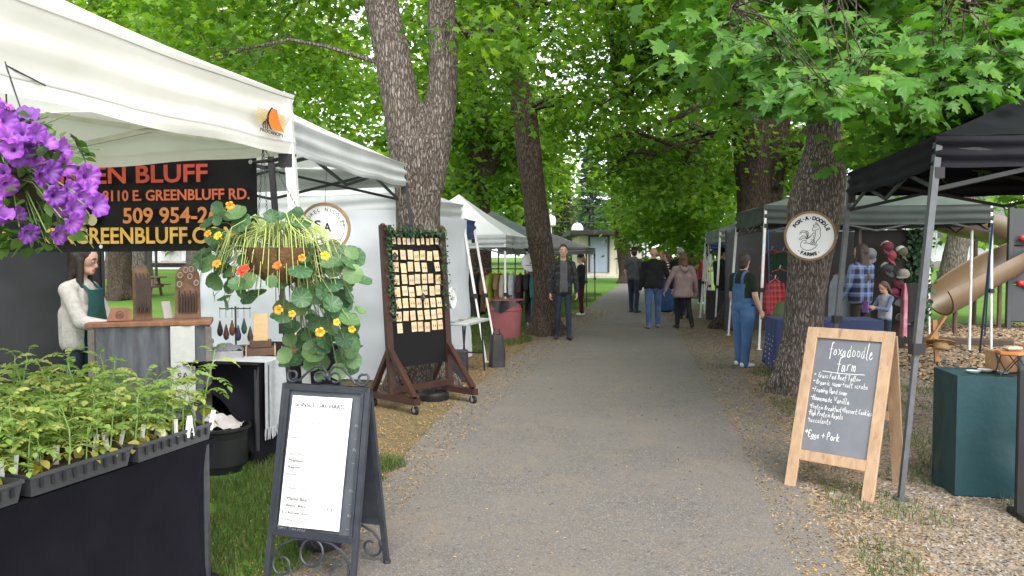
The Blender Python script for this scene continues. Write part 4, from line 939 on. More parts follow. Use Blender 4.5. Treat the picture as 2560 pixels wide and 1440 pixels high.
# ---------------- orchard sandwich board
SIGN_B = mat('dark_slate_frame', (.026, .03, .04), .45, (.04, .045, .056), 14, .15, 60, spec=.4); CHALKB = mat('smoky_chalkboard', (.045, .052, .065), .6, (.085, .095, .11), 3, .1, 30)
ec, wS = Vector((.955, -.295, 0)).normalized(), .455; nS = Vector((-ec.y, ec.x, 0)); bS = Vector((-.955, 3.6, 0))
sb = thing('sandwich_board', 'wrought iron sandwich board with a white price sheet and scrollwork', 'sandwich board', bS)
hS, tS = .925, .18
def sp_(x, y, z=0, side=1):  # x across from centre, y fraction up the leaning panel, z out of the panel
    base = Vector((0, 0, 0)) if side == 1 else nS * (2 * tS); lean = nS * tS if side == 1 else -nS * tS
    up = (lean + Vector((0, 0, hS))); n = ec.cross(up).normalized(); 
    if side == 1: n = n if n.dot(nS) < 0 else -n
    else: n = n if n.dot(nS) > 0 else -n
    return base + ec * x + up * y + n * z
for side in (1, -1):
    for sx in (-1, 1):
        lg = MB().bar(sp_(sx * wS / 2, 0, 0, side), sp_(sx * wS / 2, 1.0, 0, side), .026, .022, up=nS).build('leg', SIGN_B, sb)
        MB().lathe([(.02, 0), (.02, .02), (.016, .025)], 12, Matrix.Translation(sp_(sx * wS / 2, 0, 0, side))).build('rubber_foot', JOINT, lg)
    for y in (.985, .25): MB().bar(sp_(-wS / 2, y, .002, side), sp_(wS / 2, y, .002, side), .03, .022, up=nS).build('rail', SIGN_B, sb)
    for sx in (-1, 1): MB().bar(sp_(sx * (wS / 2 - .024), .26, .004, side), sp_(sx * (wS / 2 - .024), .97, .004, side), .016, .02, up=nS).build('inner_moulding', SIGN_B, sb)
    m = MB(); q = [sp_(-wS / 2 + .012, .26, -.004, side), sp_(wS / 2 - .012, .26, -.004, side), sp_(wS / 2 - .012, .975, -.004, side), sp_(-wS / 2 + .012, .975, -.004, side)]
    m.add(q + [p + nS * .006 for p in q], [(0, 1, 2, 3), (7, 6, 5, 4), (0, 4, 5, 1), (1, 5, 6, 2), (2, 6, 7, 3), (3, 7, 4, 0)]); m.build('chalk_panel', CHALKB if side == 1 else SIGN_B, sb, False)
def spiral(c, r0, r1, a0, turns, k=26): return [(c[0] + (r0 + (r1 - r0) * i / k) * math.cos(a0 + turns * 2 * math.pi * i / k), c[1] + (r0 + (r1 - r0) * i / k) * math.sin(a0 + turns * 2 * math.pi * i / k)) for i in range(k + 1)]
def scroll(pts2, r=.006, side=1, name='scroll'):
    MB().tube([sp_(x, y / hS, 0, side) for x, y in pts2], r, 8).build(name, SIGN_B, sb)
for sx in (-1, 1):     # crest
    crest = [(sx * x, y) for x, y in [(.005, .985), (.03, 1.015), (.075, 1.012), (.12, .975), (.155, .94)]]
    cc = (sx * .19, .965); crest += [(cc[0] - sx * .032 * math.cos(a), cc[1] - .032 * math.sin(a)) for a in [R(40 + 26 * i) for i in range(8)]] + [(cc[0] - sx * .02 * math.cos(R(250 + 30 * i)), cc[1] - .02 * math.sin(R(250 + 30 * i))) for i in range(8)]
    scroll(crest); lc = (sx * .045, .96); scroll([(lc[0] + sx * .033 * math.cos(a) * (1 - .03 * i), lc[1] + .03 * math.sin(a) * (1 - .03 * i)) for i, a in enumerate([R(200 - 24 * i) for i in range(15)])])
    for side in (1, -1):
        c2 = (sx * .15, .085); scroll([(sx * x, y) for x, y in [(.02, .215), (.1, .205), (.17, .17), (.205, .12)]] + [(c2[0] + sx * (.055 - .0016 * i) * math.cos(R(35 - 22 * i)), c2[1] + (.055 - .0016 * i) * math.sin(R(35 - 22 * i))) for i in range(16)], side=side)
scroll([(.06 * math.cos(R(15 * i)), .155 + .06 * math.sin(R(15 * i))) for i in range(25)])
MB().ball(sp_(0, .97 / hS), (.014, .014, .018)).build('crest_knot', SIGN_B, sb)
PAPER = mat('white_paper', (.86, .86, .86), .6, (.84, .84, .84), 2)
m = MB(); m.grid(lambda u, v: sp_(-.17 + .325 * u + .028 * (1 - v) * 0 - .012 * (1 - v), .285 + .655 * v, .016 + .004 * math.sin(u * 6 + v * 3)), 10, 14); m.build('price_sheet', PAPER, sb, sharp=0)
GT = mat('grey_print', (.06, .06, .06), .7); FT = mat('faint_print', (.24, .24, .24), .7)
upS = nS * tS + Vector((0, 0, hS)); nF = ec.cross(upS).normalized(); nF = nF if nF.dot(nS) < 0 else -nF
def sheet(x, y, z=.0235): return frame(sp_(x, y, z), ec, nF)
text_fit('SUNSET ORCHARD', GT, .265, .021, sb, sheet(-.145, .885), 'print')
for i, (tx, x, y, w, m_) in enumerate([('Sunset Honey', -.15, .835, .13, FT), ('Orchard', -.13, .80, .12, FT), ('Jams', -.158, .72, .06, FT), ('Last Season', -.165, .64, .13, FT), ('Premium', -.155, .605, .085, GT), ('Regular', -.155, .57, .07, GT), ('Honey', -.165, .535, .06, FT),
                                       ('Raw Honey', -.14, .465, .11, FT), ('Mama Bear', -.143, .415, .115, GT), ('Baby Bear', -.145, .38, .115, GT), ('3 Honey Stix', -.168, .345, .15, GT), ('Honey Comb', -.16, .31, .14, FT), ('14', .075, .38, .03, FT)]):
    text_fit(tx, m_, w, .0155, sb, sheet(x, y), 'print')
mb = MB()
for k in range(8): strokes(mb, '14' if k % 2 else 'Oz', .172, .80 - k * .06 if k < 4 else .72 - k * .06, .014, M=frame(sp_(0, 0, .004), ec, nF) @ Matrix.Diagonal((1, hS * 1.02, 1, 1)), lw=.12)
strokes(mb, 'ORCHARD', -.17, .262, .022, M=frame(sp_(0, 0, .004), ec, nF) @ Matrix.Diagonal((1.2, hS * 1.02, 1, 1)), lw=.1)
o = mb.build('chalk_marks', mat('faint_chalk', (.32, .36, .4), .9), sb, False); o['kind'] = 'stuff'
sbag = MB(); sbag.ball((0, 0, .06), (.13, .1, .075), 16, 10); o = sbag.build('weight_bag', mat('dark_nylon', (.02, .021, .026), .6, (.03, .03, .036), 6, .5, 14)); o.location = (G(800, 1378).x, 4.08, 0); tag(o, 'slumped black weight bag on the ground behind the orchard sandwich board', 'weight bag')
for v in o.data.vertices:
    v.co *= 1 + .12 * mnoise.noise(v.co * 14)

# ---------------- jewellery table
UJ = Vector((.22, .975, 0)).normalized(); NJ = Vector((-UJ.y, UJ.x, 0)); FJ = Vector((-1.88, 5.70, 0)) + UJ * 1.5
stretch_table('jewellery table under a black stretch cloth with a fringed runner', FJ, UJ, NJ, 1.5, .78, .755, (.0, .0, .0, .5))
RUN = mat('grey_white_weave', (.45, .47, .49), .9, (.36, .38, .41), 22, .4, 120); rw = .34
t = thing('table_runner', 'pale woven runner with fringe hanging over the jewellery table', 'table runner', (FJ - UJ * 1.5).to_3d() + Vector((0, 0, .757)))
def runfn(u, v):
    # along UJ (0.06..0.4), over the edge on the path side
    s = v * 1.15; p = UJ * (.10 + rw * u)
    if s < .5: q = p + NJ * (.5 - s) + Vector((0, 0, .004))
    else: q = p - NJ * (.012 + .012 * math.sin(u * 9)) + Vector((0, 0, .004 - (s - .5)))
    return q
def runfn2(u, v): q = runfn(u, v * .87); return q
MB().grid(runfn2, 18, 40).build('woven_cloth', RUN, t, sharp=70)
mb = MB()
for k in (.08, .92): mb.grid(lambda u, v: runfn2(k + .03 * u, .52 + .47 * v) - NJ * .004, 1, 24)
mb.build('border_stripe', mat('runner_black', (.05, .05, .055), .9), t)
for k in range(16):
    e = runfn2(k / 15 * .98 + .01, 1); MB().tube([e, e + Vector((rnd.uniform(-.006, .006), 0, -.035)), e + Vector((rnd.uniform(-.01, .01), 0, -.085))], [.006, .008, .004], 6).build('tassel', RUN, t)
# things on the jewellery table
WOODL = mat('pale_plywood', (.55, .38, .2), .6, (.45, .3, .15), 6, .1, 30, sc=(1, 1, 4)); WOODD = mat('dark_wood_box', (.06, .033, .02), .6, (.1, .055, .03), 8)
def on_table(px, py): q = P(px, py, 5.9); d = ray(px, py); s = (.757 - CAMH) / d.z; return Vector((0, 0, CAMH)) + d * s
def tower(px, py, s, label):
    q = on_table(px, py); t = thing('display_box', label, 'display box', q, .3)
    MB().box((0, 0, .03 * s), (.2 * s, .15 * s, .055 * s), 0, 0, None, .004).build('base_box', WOODD, t)
    for sx in (-1, 1):
        for sy in (-1, 1): MB().tube([(sx * .098 * s, sy * .073 * s, 0), (sx * .098 * s, sy * .073 * s, .075 * s)], .005 * s, 6).build('corner_pin', WOODL, t)
    MB().box((0, 0, .085 * s), (.15 * s, .12 * s, .05 * s), 0, 0, None, .003).build('drawer_box', WOODD, t)
    for sy in (-1, 1): MB().box((0, sy * .03 * s, .2 * s), (.1 * s, .012 * s, .19 * s), 0, 0, None, .002).build('plywood_panel', WOODL, t)
    MB().box((.0, 0, .2 * s), (.085 * s, .044 * s, .17 * s)).build('slotted_core', WOODD, t)
tower(652, 888, 1.12, 'tall plywood trinket tower on a dark stepped box'); tower(730, 884, .8, 'smaller plywood trinket tower half hidden by the nasturtium')
q = on_table(566, 893); t = thing('goods_tray', 'grey slatted tray heaped with dark velvet on the jewellery table', 'tray', q, .25)
MB().box((0, 0, .028), (.26, .18, .055), 0, 0, None, .004).build('tray_box', mat('silver_tray', (.42, .42, .42), .4, (.3, .3, .3), 12, metal=.5), t)
mb = MB(); mb.grid(lambda u, v: ((u - .5) * .25, (v - .5) * .17, .06 + .05 * math.sin(math.pi * u) * math.sin(math.pi * v) + .025 * mnoise.noise((u * 6, v * 6, 1))), 20, 14); mb.build('velvet_heap', mat('slate_velvet', (.1, .105, .12), .8, (.16, .165, .18), 10), t)
q = on_table(590, 868); t = thing('necklace_stand', 'hook stand hung with small beaded pouches on the jewellery table', 'jewellery stand', q, .2)
MB().tube([(0, 0, 0), (0, 0, .36)], .008, 8).build('post', STEEL_B, t); MB().box((0, 0, .008), (.16, .1, .016), 0, 0, None, .003).build('base', WOODD, t); MB().tube([(-.13, 0, .34), (.13, 0, .34)], .005, 6).build('crossbar', STEEL_B, t)
pc = [mat('pouch_%d' % i, c, .7, None, 12) for i, c in enumerate([(.05, .03, .03), (.12, .05, .05), (.2, .07, .03), (.06, .04, .1), (.04, .1, .05), (.1, .06, .04)])]
for k in range(6):
    x = -.125 + .05 * k; MB().tube([(x, -.01, .34), (x, -.03, .355), (x, -.04, .345), (x, -.035, .335)], .003, 5).build('hook', STEEL_B, t)
    h = rnd.uniform(.12, .2); pm = MB(); pm.tube([(x, -.035, .335), (x, -.035, .26)], .002, 4); pm.lathe([(.004, h + .04), (.014, h), (.026, h - .05), (.02, h - .085), (.004, h - .1)], 10, Matrix.Translation((x, -.035, .02))); pm.build('pouch', pc[k], t)
for k, (px, py, c) in enumerate([(505, 885, (.55, .52, .45)), (512, 868, (.6, .58, .5)), (508, 858, (.4, .36, .3))]):
    q = on_table(506, 880); o = MB().box((0, 0, .02), (.17, .12, .035), 0, 0, None, .004).build('box', mat('card_%d' % k, c, .7)); o.location = q + Vector((0, 0, k * .037)); o.rotation_euler[2] = .2 + .15 * k; tag(o, ['cream card box lowest in the small stack beside the pouches', 'cream card box in the middle of the small stack', 'tan card box on top of the small stack'][k], 'box')
q = Vector((-2.2, 5.35, 0)); t = thing('storage_tub', 'black storage tub with a grey cloth under the jewellery table', 'tub', (-2.12, 5.62, 0), .2)
MB().lathe([(.16, 0), (.2, .3), (.215, .31), (.215, .33), (.195, .33), (.19, .06)], 28, None).build('tub_body', mat('black_tub', (.012, .014, .014), .45), t)
mb = MB(); mb.grid(lambda u, v: ((u - .5) * .3, (v - .5) * .26, .33 + .07 * math.sin(math.pi * u) * math.sin(math.pi * v) + .04 * mnoise.noise((u * 5, v * 5, 7))), 14, 12); mb.build('cloth', mat('grey_rag', (.4, .36, .35), .9, (.55, .5, .48), 9), t)

# ---------------- vendor counter
cq = Vector((-2.75, 5.95, 0)); ct = thing('vendor_counter', 'small counter of corrugated metal with a reddish wooden top', 'counter', cq, .33)
WOODR = mat('reddish_plank', (.26, .12, .065), .55, (.17, .075, .04), 5, .1, 40, sc=(6, 1, 1)); RUST = mat('galvanised_sheet', (.14, .15, .17), .5, (.07, .075, .085), 5, .1, 20, metal=.4, dirt=((.09, .06, .045), 4, .55), sc=(3, 3, .6))
for k in range(2): MB().box((0, -.1 + .2 * k, 1.05), (.86, .195, .035), 0, 0, None, .005).build('top_plank', WOODR, ct)
def corr(a, b_, n, z0, z1, name):
    a, b_ = Vector(a), Vector(b_); d = (b_ - a).normalized(); nn = Vector((d.y, -d.x, 0))
    MB().grid(lambda u, v: (lambda p: (p.x, p.y, z0 + (z1 - z0) * v))(a.lerp(b_, u) + nn * .008 * math.sin(u * n * 6.283)), n * 8, 1).build(name, RUST, ct, sharp=0)
corr((-.38, -.17, 0), (.4, -.17, 0), 7, .02, 1.03, 'front_sheet'); corr((-.38, .17, 0), (-.38, -.17, 0), 4, .02, 1.03, 'side_sheet'); corr((.4, -.17, 0), (.4, .17, 0), 4, .02, 1.03, 'side_sheet')
for x in (-.39, .405): MB().box((x, -.175, .51), (.045, .03, 1.02), 0, 0, None, .004).build('corner_board', mat('weathered_board', (.2, .18, .165), .85, (.1, .085, .075), 8, .3, 30), ct)
MB().grid(lambda u, v: (.14 + .17 * u, -.19 - .008 * math.sin(u * 7), .45 + .58 * v), 10, 6).build('hanging_cloth', mat('linen_cloth', (.52, .53, .5), .9, (.46, .47, .45), 30, .3, 160), ct, sharp=0)
Mk = frame((.225, -.2, .66), (1, 0, 0), (0, -1, 0)); arc_text('LAUREL NICOLES', BLK, .026, 0, 0, .068, 90, ct, Mk, 12); text_fit('SA', BLK, .08, .05, ct, Mk @ Matrix.Translation((-.04, -.03, 0)), 'monogram')
def board(x, y, w, h, label, rz, dark, arch):
    M_ = Matrix.Translation(cq) @ Matrix.Rotation(.33, 4, 'Z') @ Matrix.Translation((x, y, 1.068)); q = M_.translation
    t = thing('display_board', label, 'display board', q, .33 + rz)
    out = [(-w / 2, 0), (w / 2, 0), (w * .46, h * .78)] + ([(w * .46 * math.cos(a), h * .78 + h * .22 * math.sin(a)) for a in [R(20 * i) for i in range(1, 9)]] if arch else [(w * .3, h), (-w * .3, h * .97)]) + [(-w * .46, h * .78)]
    MB().prism(out, .02, Matrix.Rotation(R(82), 4, 'X')).build('panel', dark, t); MB().prism([(0, 0), (.1, 0), (.0, .16)], .014, Matrix.Rotation(R(90), 4, 'X') @ Matrix.Rotation(R(90), 4, 'Y')).build('prop', WOODR, t)
    return t
DKW = mat('driftwood', (.16, .09, .05), .75, (.07, .04, .025), 7, .3, 25)
LEATH = mat('dark_leather', (.03, .022, .018), .6, (.06, .04, .03), 12); RING = mat('horn_ring', (.3, .25, .2), .4)
t1 = board(-.06, -.03, .13, .42, 'narrow dark display board hung with leather cords', .35, DKW, False)
for k in range(12): MB().tube([(-.05 + .009 * k, -.014 - .08 * .0, .36 - .02 * (k % 3)), (-.05 + .009 * k, -.03, .2 - .03 * (k % 4)), (-.052 + .0095 * k, -.03, .06 + .02 * (k % 3))], .006, 5).build('leather_cord', LEATH, t1)
t2 = board(.25, .02, .19, .42, 'arched wooden display board carrying rings and leather strips', 0, DKW, True)
for (x, z) in ((-.01, .38), (.02, .33), (-.055, .27), (.065, .28), (.03, .385), (-.05, .34)):
    MB().tube([(x + .016 * math.cos(R(30 * i)), .0 + .055 * 0 - .012 + z * .14 * 0, z + .02 * math.sin(R(30 * i))) for i in range(13)], .005, 6).build('ring', RING, t2)
for k in range(7): MB().tube([(-.06 + .02 * k, -.012, .22 - .02 * (k % 2)), (-.062 + .021 * k, -.018, .12), (-.06 + .02 * k, -.012, .05)], .007, 5).build('leather_strip', LEATH, t2)
q = Matrix.Translation(cq) @ Matrix.Rotation(.33, 4, 'Z') @ Vector((-.22, -.08, 1.07)); t = thing('name_block', 'small brown wooden name block on the vendor counter', 'sign', q, .45)
MB().prism([(-.08, 0), (.09, 0), (.085, .09), (.03, .1), (-.05, .1)], .035, Matrix.Rotation(R(82), 4, 'X')).build('wood_block', WOODR, t); MB().lathe([(.022, 0), (.026, 0)], 20, frame((0.005, -.022, .05), (1, 0, 0), (0, -1, 0)), cap=(False, False)).build('burnt_mark', BLK, t)
text_fit('SA', BLK, .03, .02, t, frame((-.01, -.023, .04), (1, 0, 0), (0, -1, 0)), 'burnt_letters')
q = Matrix.Translation(cq) @ Matrix.Rotation(.33, 4, 'Z') @ Vector((.11, .06, 1.07)); o = MB().box((0, 0, .07), (.07, .012, .14), 0, 0, None, .002).build('card_reader', mat('grey_card', (.4, .38, .36), .6)); o.location = q; o.rotation_euler = (-.35, 0, .9); tag(o, 'pale grey card leaning between the two display boards', 'card')
# ================================================================ hanging baskets
def radial_mat(name, cin, cmid, cout, r0, r1, trans=.3):
    m, nt, bs, out = nodes_of(name); co = coords(nt, 'Object'); l = nt.nodes.new('ShaderNodeVectorMath'); l.operation = 'LENGTH'; nt.links.new(co, l.inputs[0])
    mr = nt.nodes.new('ShaderNodeMapRange'); mr.inputs[1].default_value = r0; mr.inputs[2].default_value = r1; nt.links.new(l.outputs['Value'], mr.inputs[0])
    c = ramp(nt, mr.outputs[0], [(0, cin), (.35, cmid), (.8, cout)])
    n = noise_tex(nt, 60, 3, co); c = mixc(nt, ramp(nt, n.outputs['Fac'], [(.45, 0), (.7, .35)]), c, tuple(min(1, x * 1.5 + .05) for x in cout))
    oi = nt.nodes.new('ShaderNodeObjectInfo'); h = nt.nodes.new('ShaderNodeHueSaturation'); nt.links.new(c, h.inputs['Color'])
    nt.links.new(math_n(nt, 'ADD', math_n(nt, 'MULTIPLY', oi.outputs['Random'], .5), .8), h.inputs['Value']); nt.links.new(math_n(nt, 'ADD', math_n(nt, 'MULTIPLY', oi.outputs['Random'], .03), .485), h.inputs['Hue'])
    nt.links.new(h.outputs[0], bs.inputs['Base Color']); bs.inputs['Roughness'].default_value = .6
    tr = nt.nodes.new('ShaderNodeBsdfTranslucent'); nt.links.new(h.outputs[0], tr.inputs[0]); mx = nt.nodes.new('ShaderNodeMixShader'); mx.inputs[0].default_value = trans
    nt.links.new(bs.outputs[0], mx.inputs[1]); nt.links.new(tr.outputs[0], mx.inputs[2]); nt.links.new(mx.outputs[0], out.inputs[0]); return m
PET = radial_mat('petunia_petal', (.55, .45, .62), (.36, .15, .5), (.26, .05, .42), .0, .042); 
def petunia(k):
    mb = MB(); n = 40; rr = random.Random(k); cup = (.15, .5, .9, -.1)[k]; vs = []; rings = [(.004, -.05), (.006, -.035), (.011, -.014), (.022, -.002), (.034, .004), (.043, .004)]
    for i, (r, z) in enumerate(rings):
        for j in range(n):
            a = 2 * math.pi * j / n; lob = 1 - .09 * abs(math.cos(2.5 * a)) ** 6 * (i > 3); ruf = .0045 * math.sin(a * 10 + k) * (i - 2) / 3 * (i > 2) + .004 * math.sin(a * 3 + k) * (i > 3)
            q = r * lob; vs.append((q * math.cos(a), q * math.sin(a), z + ruf - cup * r * r * 9 + (cup * .012 if i > 3 else 0)))
    mb.add(vs, [(i * n + j, i * n + (j + 1) % n, (i + 1) * n + (j + 1) % n, (i + 1) * n + j) for i in range(5) for j in range(n)]); return mb.mesh('petunia_flower', PET, True, 0)
pets = [petunia(k) for k in range(4)]
PLEAF = leaf_mat('petunia_leaf', (.05, .12, .025), (.09, .19, .035), (.17, .28, .06), .3, .5, False); PSTEM = mat('petunia_stem', (.16, .26, .07), .6)
mb = MB(); leaflet(mb, (0, 0, 0), (0, 1, -.2), (0, .2, 1), .05); pl_me = mb.mesh('petunia_leaf', PLEAF)
YP = 2.5; pc_ = P(20, 455, YP); hook = A1 - UA * 1.62 + Vector((0, 0, 2.12))
pb = thing('petunia_basket', 'hanging basket spilling over with purple petunias under the cream canopy', 'hanging basket', pc_)
MB().lathe([(.02, -.12), (.07, -.11), (.1, -.05), (.11, .02), (.115, .02), (.115, .035), (.105, .035), (.1, 0)], 24).build('pot', mat('brown_pot', (.05, .035, .025), .6), pb)
for k in range(3): a = k * 2.1; MB().tube([(.11 * math.cos(a), .11 * math.sin(a), .03), (0, 0, .38)], .0025, 5).build('hanger_wire', STEEL_B, pb)
MB().tube([(0, 0, .37), hook - pc_], .003, 5).build('hanger_hook', STEEL_B, pb)
fl = [(9, 259), (70, 283), (18, 300), (40, 312), (27, 339), (93, 333), (45, 360), (72, 369), (45, 392), (99, 408), (161, 372), (131, 429), (167, 414), (221, 441), (176, 474), (209, 489), (158, 515), (245, 512), (18, 465), (51, 536), (9, 533), (72, 584), (149, 587), (185, 557), (3, 432), (120, 352), (60, 330), (110, 440), (190, 520), (140, 490), (-20, 300), (-40, 360), (-50, 430), (-30, 500), (-60, 560), (-45, 250), (88, 395), (30, 372), (-15, 545), (228, 470)]
sm_ = MB()
for i, (px, py) in enumerate(fl):
    q = P(px, py, YP + rnd.uniform(-.24, -.1)) - pc_; d = Vector((q.x * 1.3 + rnd.gauss(0.02, .1), -.12 + rnd.gauss(0, .09), q.z * .5 + rnd.gauss(0.02, .1)))
    part('flower', pets[rnd.choice((0, 0, 1, 1, 2, 3))], pb, q, d.to_track_quat('Z', 'Y').to_euler(), rnd.uniform(.66, .92))
    e = q - d.normalized() * .05; sm_.tube([(0, 0, .02), e * .5 + Vector((0, 0, .05)), e], [.003, .0025, .002], 5, cap=False)
for i in range(420):
    px, py = rnd.uniform(-110, 235), rnd.uniform(265, 625)
    if (px - 20) ** 2 / 215 ** 2 + (py - 455) ** 2 / 190 ** 2 > 1: continue
    q = P(px, py, YP + rnd.uniform(-.17, .12)) - pc_; part('leaf', pl_me, pb, q, (rnd.uniform(-1, .4), rnd.uniform(-.6, .6), rnd.uniform(0, 6.28)), rnd.uniform(.7, 1.25))
for i in range(46):
    e = P(rnd.uniform(-60, 250), rnd.uniform(270, 640), YP + rnd.uniform(-.12, .08)) - pc_; sm_.tube([(0, 0, .02), e * .55 + Vector((0, 0, .06)), e], [.003, .002, .0014], 4, cap=False)
o = sm_.build('stems', PSTEM, pb); o['kind'] = 'stuff'
# nasturtiums
NAST, nt_, bs_, out_ = nodes_of('nasturtium_leaf')
g_ = nt_.nodes.new('ShaderNodeNewGeometry'); oi_ = nt_.nodes.new('ShaderNodeObjectInfo')
ca = ramp(nt_, oi_.outputs['Random'], [(0, (.035, .105, .04)), (.6, (.06, .15, .05)), (1, (.12, .22, .07))]); co_ = coords(nt_, 'Object'); gr = nt_.nodes.new('ShaderNodeTexGradient'); gr.gradient_type = 'RADIAL'; nt_.links.new(co_, gr.inputs[0])
vein = math_n(nt_, 'POWER', math_n(nt_, 'ABSOLUTE', math_n(nt_, 'SINE', math_n(nt_, 'MULTIPLY', gr.outputs['Fac'], 28.27))), 14)
ca = mixc(nt_, math_n(nt_, 'MULTIPLY', math_n(nt_, 'SUBTRACT', 1, math_n(nt_, 'POWER', math_n(nt_, 'SUBTRACT', 1, vein), .5)), .5), ca, (.2, .3, .15))
ca = mixc(nt_, math_n(nt_, 'MULTIPLY', g_.outputs['Backfacing'], .8), ca, (.2, .31, .19)); nt_.links.new(ca, bs_.inputs['Base Color']); bs_.inputs['Roughness'].default_value = .5
tr_ = nt_.nodes.new('ShaderNodeBsdfTranslucent'); nt_.links.new(ca, tr_.inputs[0]); mx_ = nt_.nodes.new('ShaderNodeMixShader'); mx_.inputs[0].default_value = .28; nt_.links.new(bs_.outputs[0], mx_.inputs[1]); nt_.links.new(tr_.outputs[0], mx_.inputs[2]); nt_.links.new(mx_.outputs[0], out_.inputs[0])
def nleaf(k):
    mb = MB(); n = 26; vs = [(0, 0, -.05)]
    for i, r in enumerate((.35, .7, 1.0)):
        for j in range(n):
            a = 2 * math.pi * j / n; q = r * (1 + .035 * math.sin(a * 7 + k) * (i == 2) + .05 * math.cos(a)); vs.append((q * math.cos(a), q * math.sin(a), -.05 + (.1, -.12, .3)[k] * q * q + .04 * math.sin(a * 3 + k) * q))
    f = [(0, 1 + j, 1 + (j + 1) % n) for j in range(n)] + [(1 + i * n + j, 1 + i * n + (j + 1) % n, 1 + (i + 1) * n + (j + 1) % n, 1 + (i + 1) * n + j) for i in range(2) for j in range(n)]
    f = [x if len(x) == 3 else x[::-1] for x in f]; mb.add(vs, f); return mb.mesh('nasturtium_leaf', NAST, True, 0)
nl = [nleaf(k) for k in range(3)]
YN = 3.85; nc = P(705, 635, YN); nb = thing('nasturtium_basket', 'hanging basket of trailing round leaved nasturtiums with orange flowers', 'hanging basket', nc)
hb = MB(); hb.lathe([(.02, -.15), (.09, -.13), (.15, -.07), (.185, .02), (.19, .03), (.175, .03)], 26); me = hb.mesh('coir_liner', mat('coir_liner', (.2, .11, .05), .95, (.12, .065, .03), 20, .8, 60)); part('coir_liner', me, nb)
for k in range(9): a = 2 * math.pi * k / 9; MB().tube([(.19 * math.cos(a), .19 * math.sin(a), .03), (.155 * math.cos(a), .155 * math.sin(a), -.075), (.03 * math.cos(a), .03 * math.sin(a), -.155)], .0025, 5).build('basket_wire', STEEL_B, nb)
hk = Vector((-1.30, 4.1, 2.13)) - nc
for k in range(3):
    a = k * 2.09 + .5; s0 = Vector((.185 * math.cos(a), .185 * math.sin(a), .03)); nlk = 26; cm = MB()
    for i in range(nlk):
        p0, p1 = s0.lerp(hk, i / nlk), s0.lerp(hk, (i + 1.25) / nlk); dd = (p1 - p0).normalized(); w = dd.orthogonal().normalized(); w = w if i % 2 else dd.cross(w)
        cm.tube([p0, p0.lerp(p1, .5) + w * .006, p1, p0.lerp(p1, .5) - w * .006, p0], .0018, 4, cap=False)
    o = cm.build('chain', STEEL_B, nb); o['kind'] = 'stuff'
PALE = mat('pale_runner', (.42, .5, .16), .6, (.34, .42, .12), 9); strm = MB()
for i in range(150):
    a = rnd.uniform(0, 2 * math.pi); L = rnd.uniform(.1, .3); up = rnd.uniform(.05, .17); d = Vector((math.cos(a) * 1.15, math.sin(a) * .75, 0))
    strm.tube([d * .03 + Vector((0, 0, .03)), d * L * .45 + Vector((0, 0, .03 + up)), d * L * .85 + Vector((0, 0, .03 + up * .6)), d * L * 1.05 + Vector((0, 0, .02 - rnd.uniform(0, .22)))], [.0026, .0026, .0022, .0014], 5, cap=False)
o = strm.build('runners', PALE, nb); o['kind'] = 'stuff'
regs = [(560, 570, 50, 60, 12, 0), (560, 650, 60, 60, 20, 0), (590, 725, 60, 42, 13, 0), (700, 665, 100, 40, 18, 0), (700, 540, 80, 30, 8, 0), (835, 650, 70, 45, 20, 0), (855, 710, 55, 65, 17, 0), (800, 760, 60, 60, 14, 0), (860, 800, 45, 60, 12, 0), (775, 830, 60, 50, 12, 1), (870, 850, 40, 50, 8, 0), (740, 870, 40, 40, 8, 0), (820, 900, 70, 40, 10, 0), (690, 790, 30, 40, 3, 0)]
stm = MB()
for (cx, cy, rx, ry, n, big) in regs:
    for i in range(n):
        a = rnd.uniform(0, 6.28); r = math.sqrt(rnd.random()); px, py = cx + rx * r * math.cos(a), cy + ry * r * math.sin(a); q = P(px, py, YN + rnd.uniform(-.2, .14) + (.24 if cy > 820 else 0)) - nc
        d = Vector((q.x * .9 + rnd.gauss(0, .25), -.55 + rnd.gauss(0, .3), .35 + rnd.gauss(0, .3))); part('leaf', nl[rnd.randrange(3)], nb, q, d.to_track_quat('Z', 'Y').to_euler(), rnd.uniform(.026, .057) * (1.35 if big else 1))
        if rnd.random() < .75: s0 = Vector((rnd.uniform(-.1, .1), rnd.uniform(-.1, .1), .02)); stm.tube([s0, s0.lerp(q, .6) + Vector((q.x * .1, 0, .06)), q], [.0028, .0024, .0018], 5, cap=False)
o = stm.build('stems', mat('nasturtium_stem', (.16, .24, .09), .6, (.2, .16, .08), 8), nb); o['kind'] = 'stuff'
NOR = [radial_mat('nasturtium_orange', (.5, .08, .01), (.75, .26, .01), (.85, .38, .015), 0, .03), radial_mat('nasturtium_red', (.4, .03, .01), (.6, .06, .01), (.7, .1, .015), 0, .03)]
def nflower(m):
    mb = MB()
    for k in range(5):
        a = k * 2 * math.pi / 5; d = Vector((math.cos(a), math.sin(a), .35)).normalized(); s = Vector((-math.sin(a), math.cos(a), 0)); pts = [(0, 0, 0), (.3, .25, 0), (.75, .5, .05), (1, .35, -.08), (1.08, 0, -.1), (1, -.35, -.08), (.75, -.5, .05), (.3, -.25, 0)]
        mb.add([d * (u * .03) + s * (w * .026) + Vector((0, 0, z * .06)) for u, w, z in pts], [(0, 1, 7), (1, 2, 6, 7), (2, 3, 5, 6), (3, 4, 5)])
    mb.tube([(0, 0, 0), (0, 0, -.02), (.008, 0, -.04)], [.007, .004, .001], 6); return mb.mesh('nasturtium_flower', m)
nf = [nflower(m) for m in NOR]
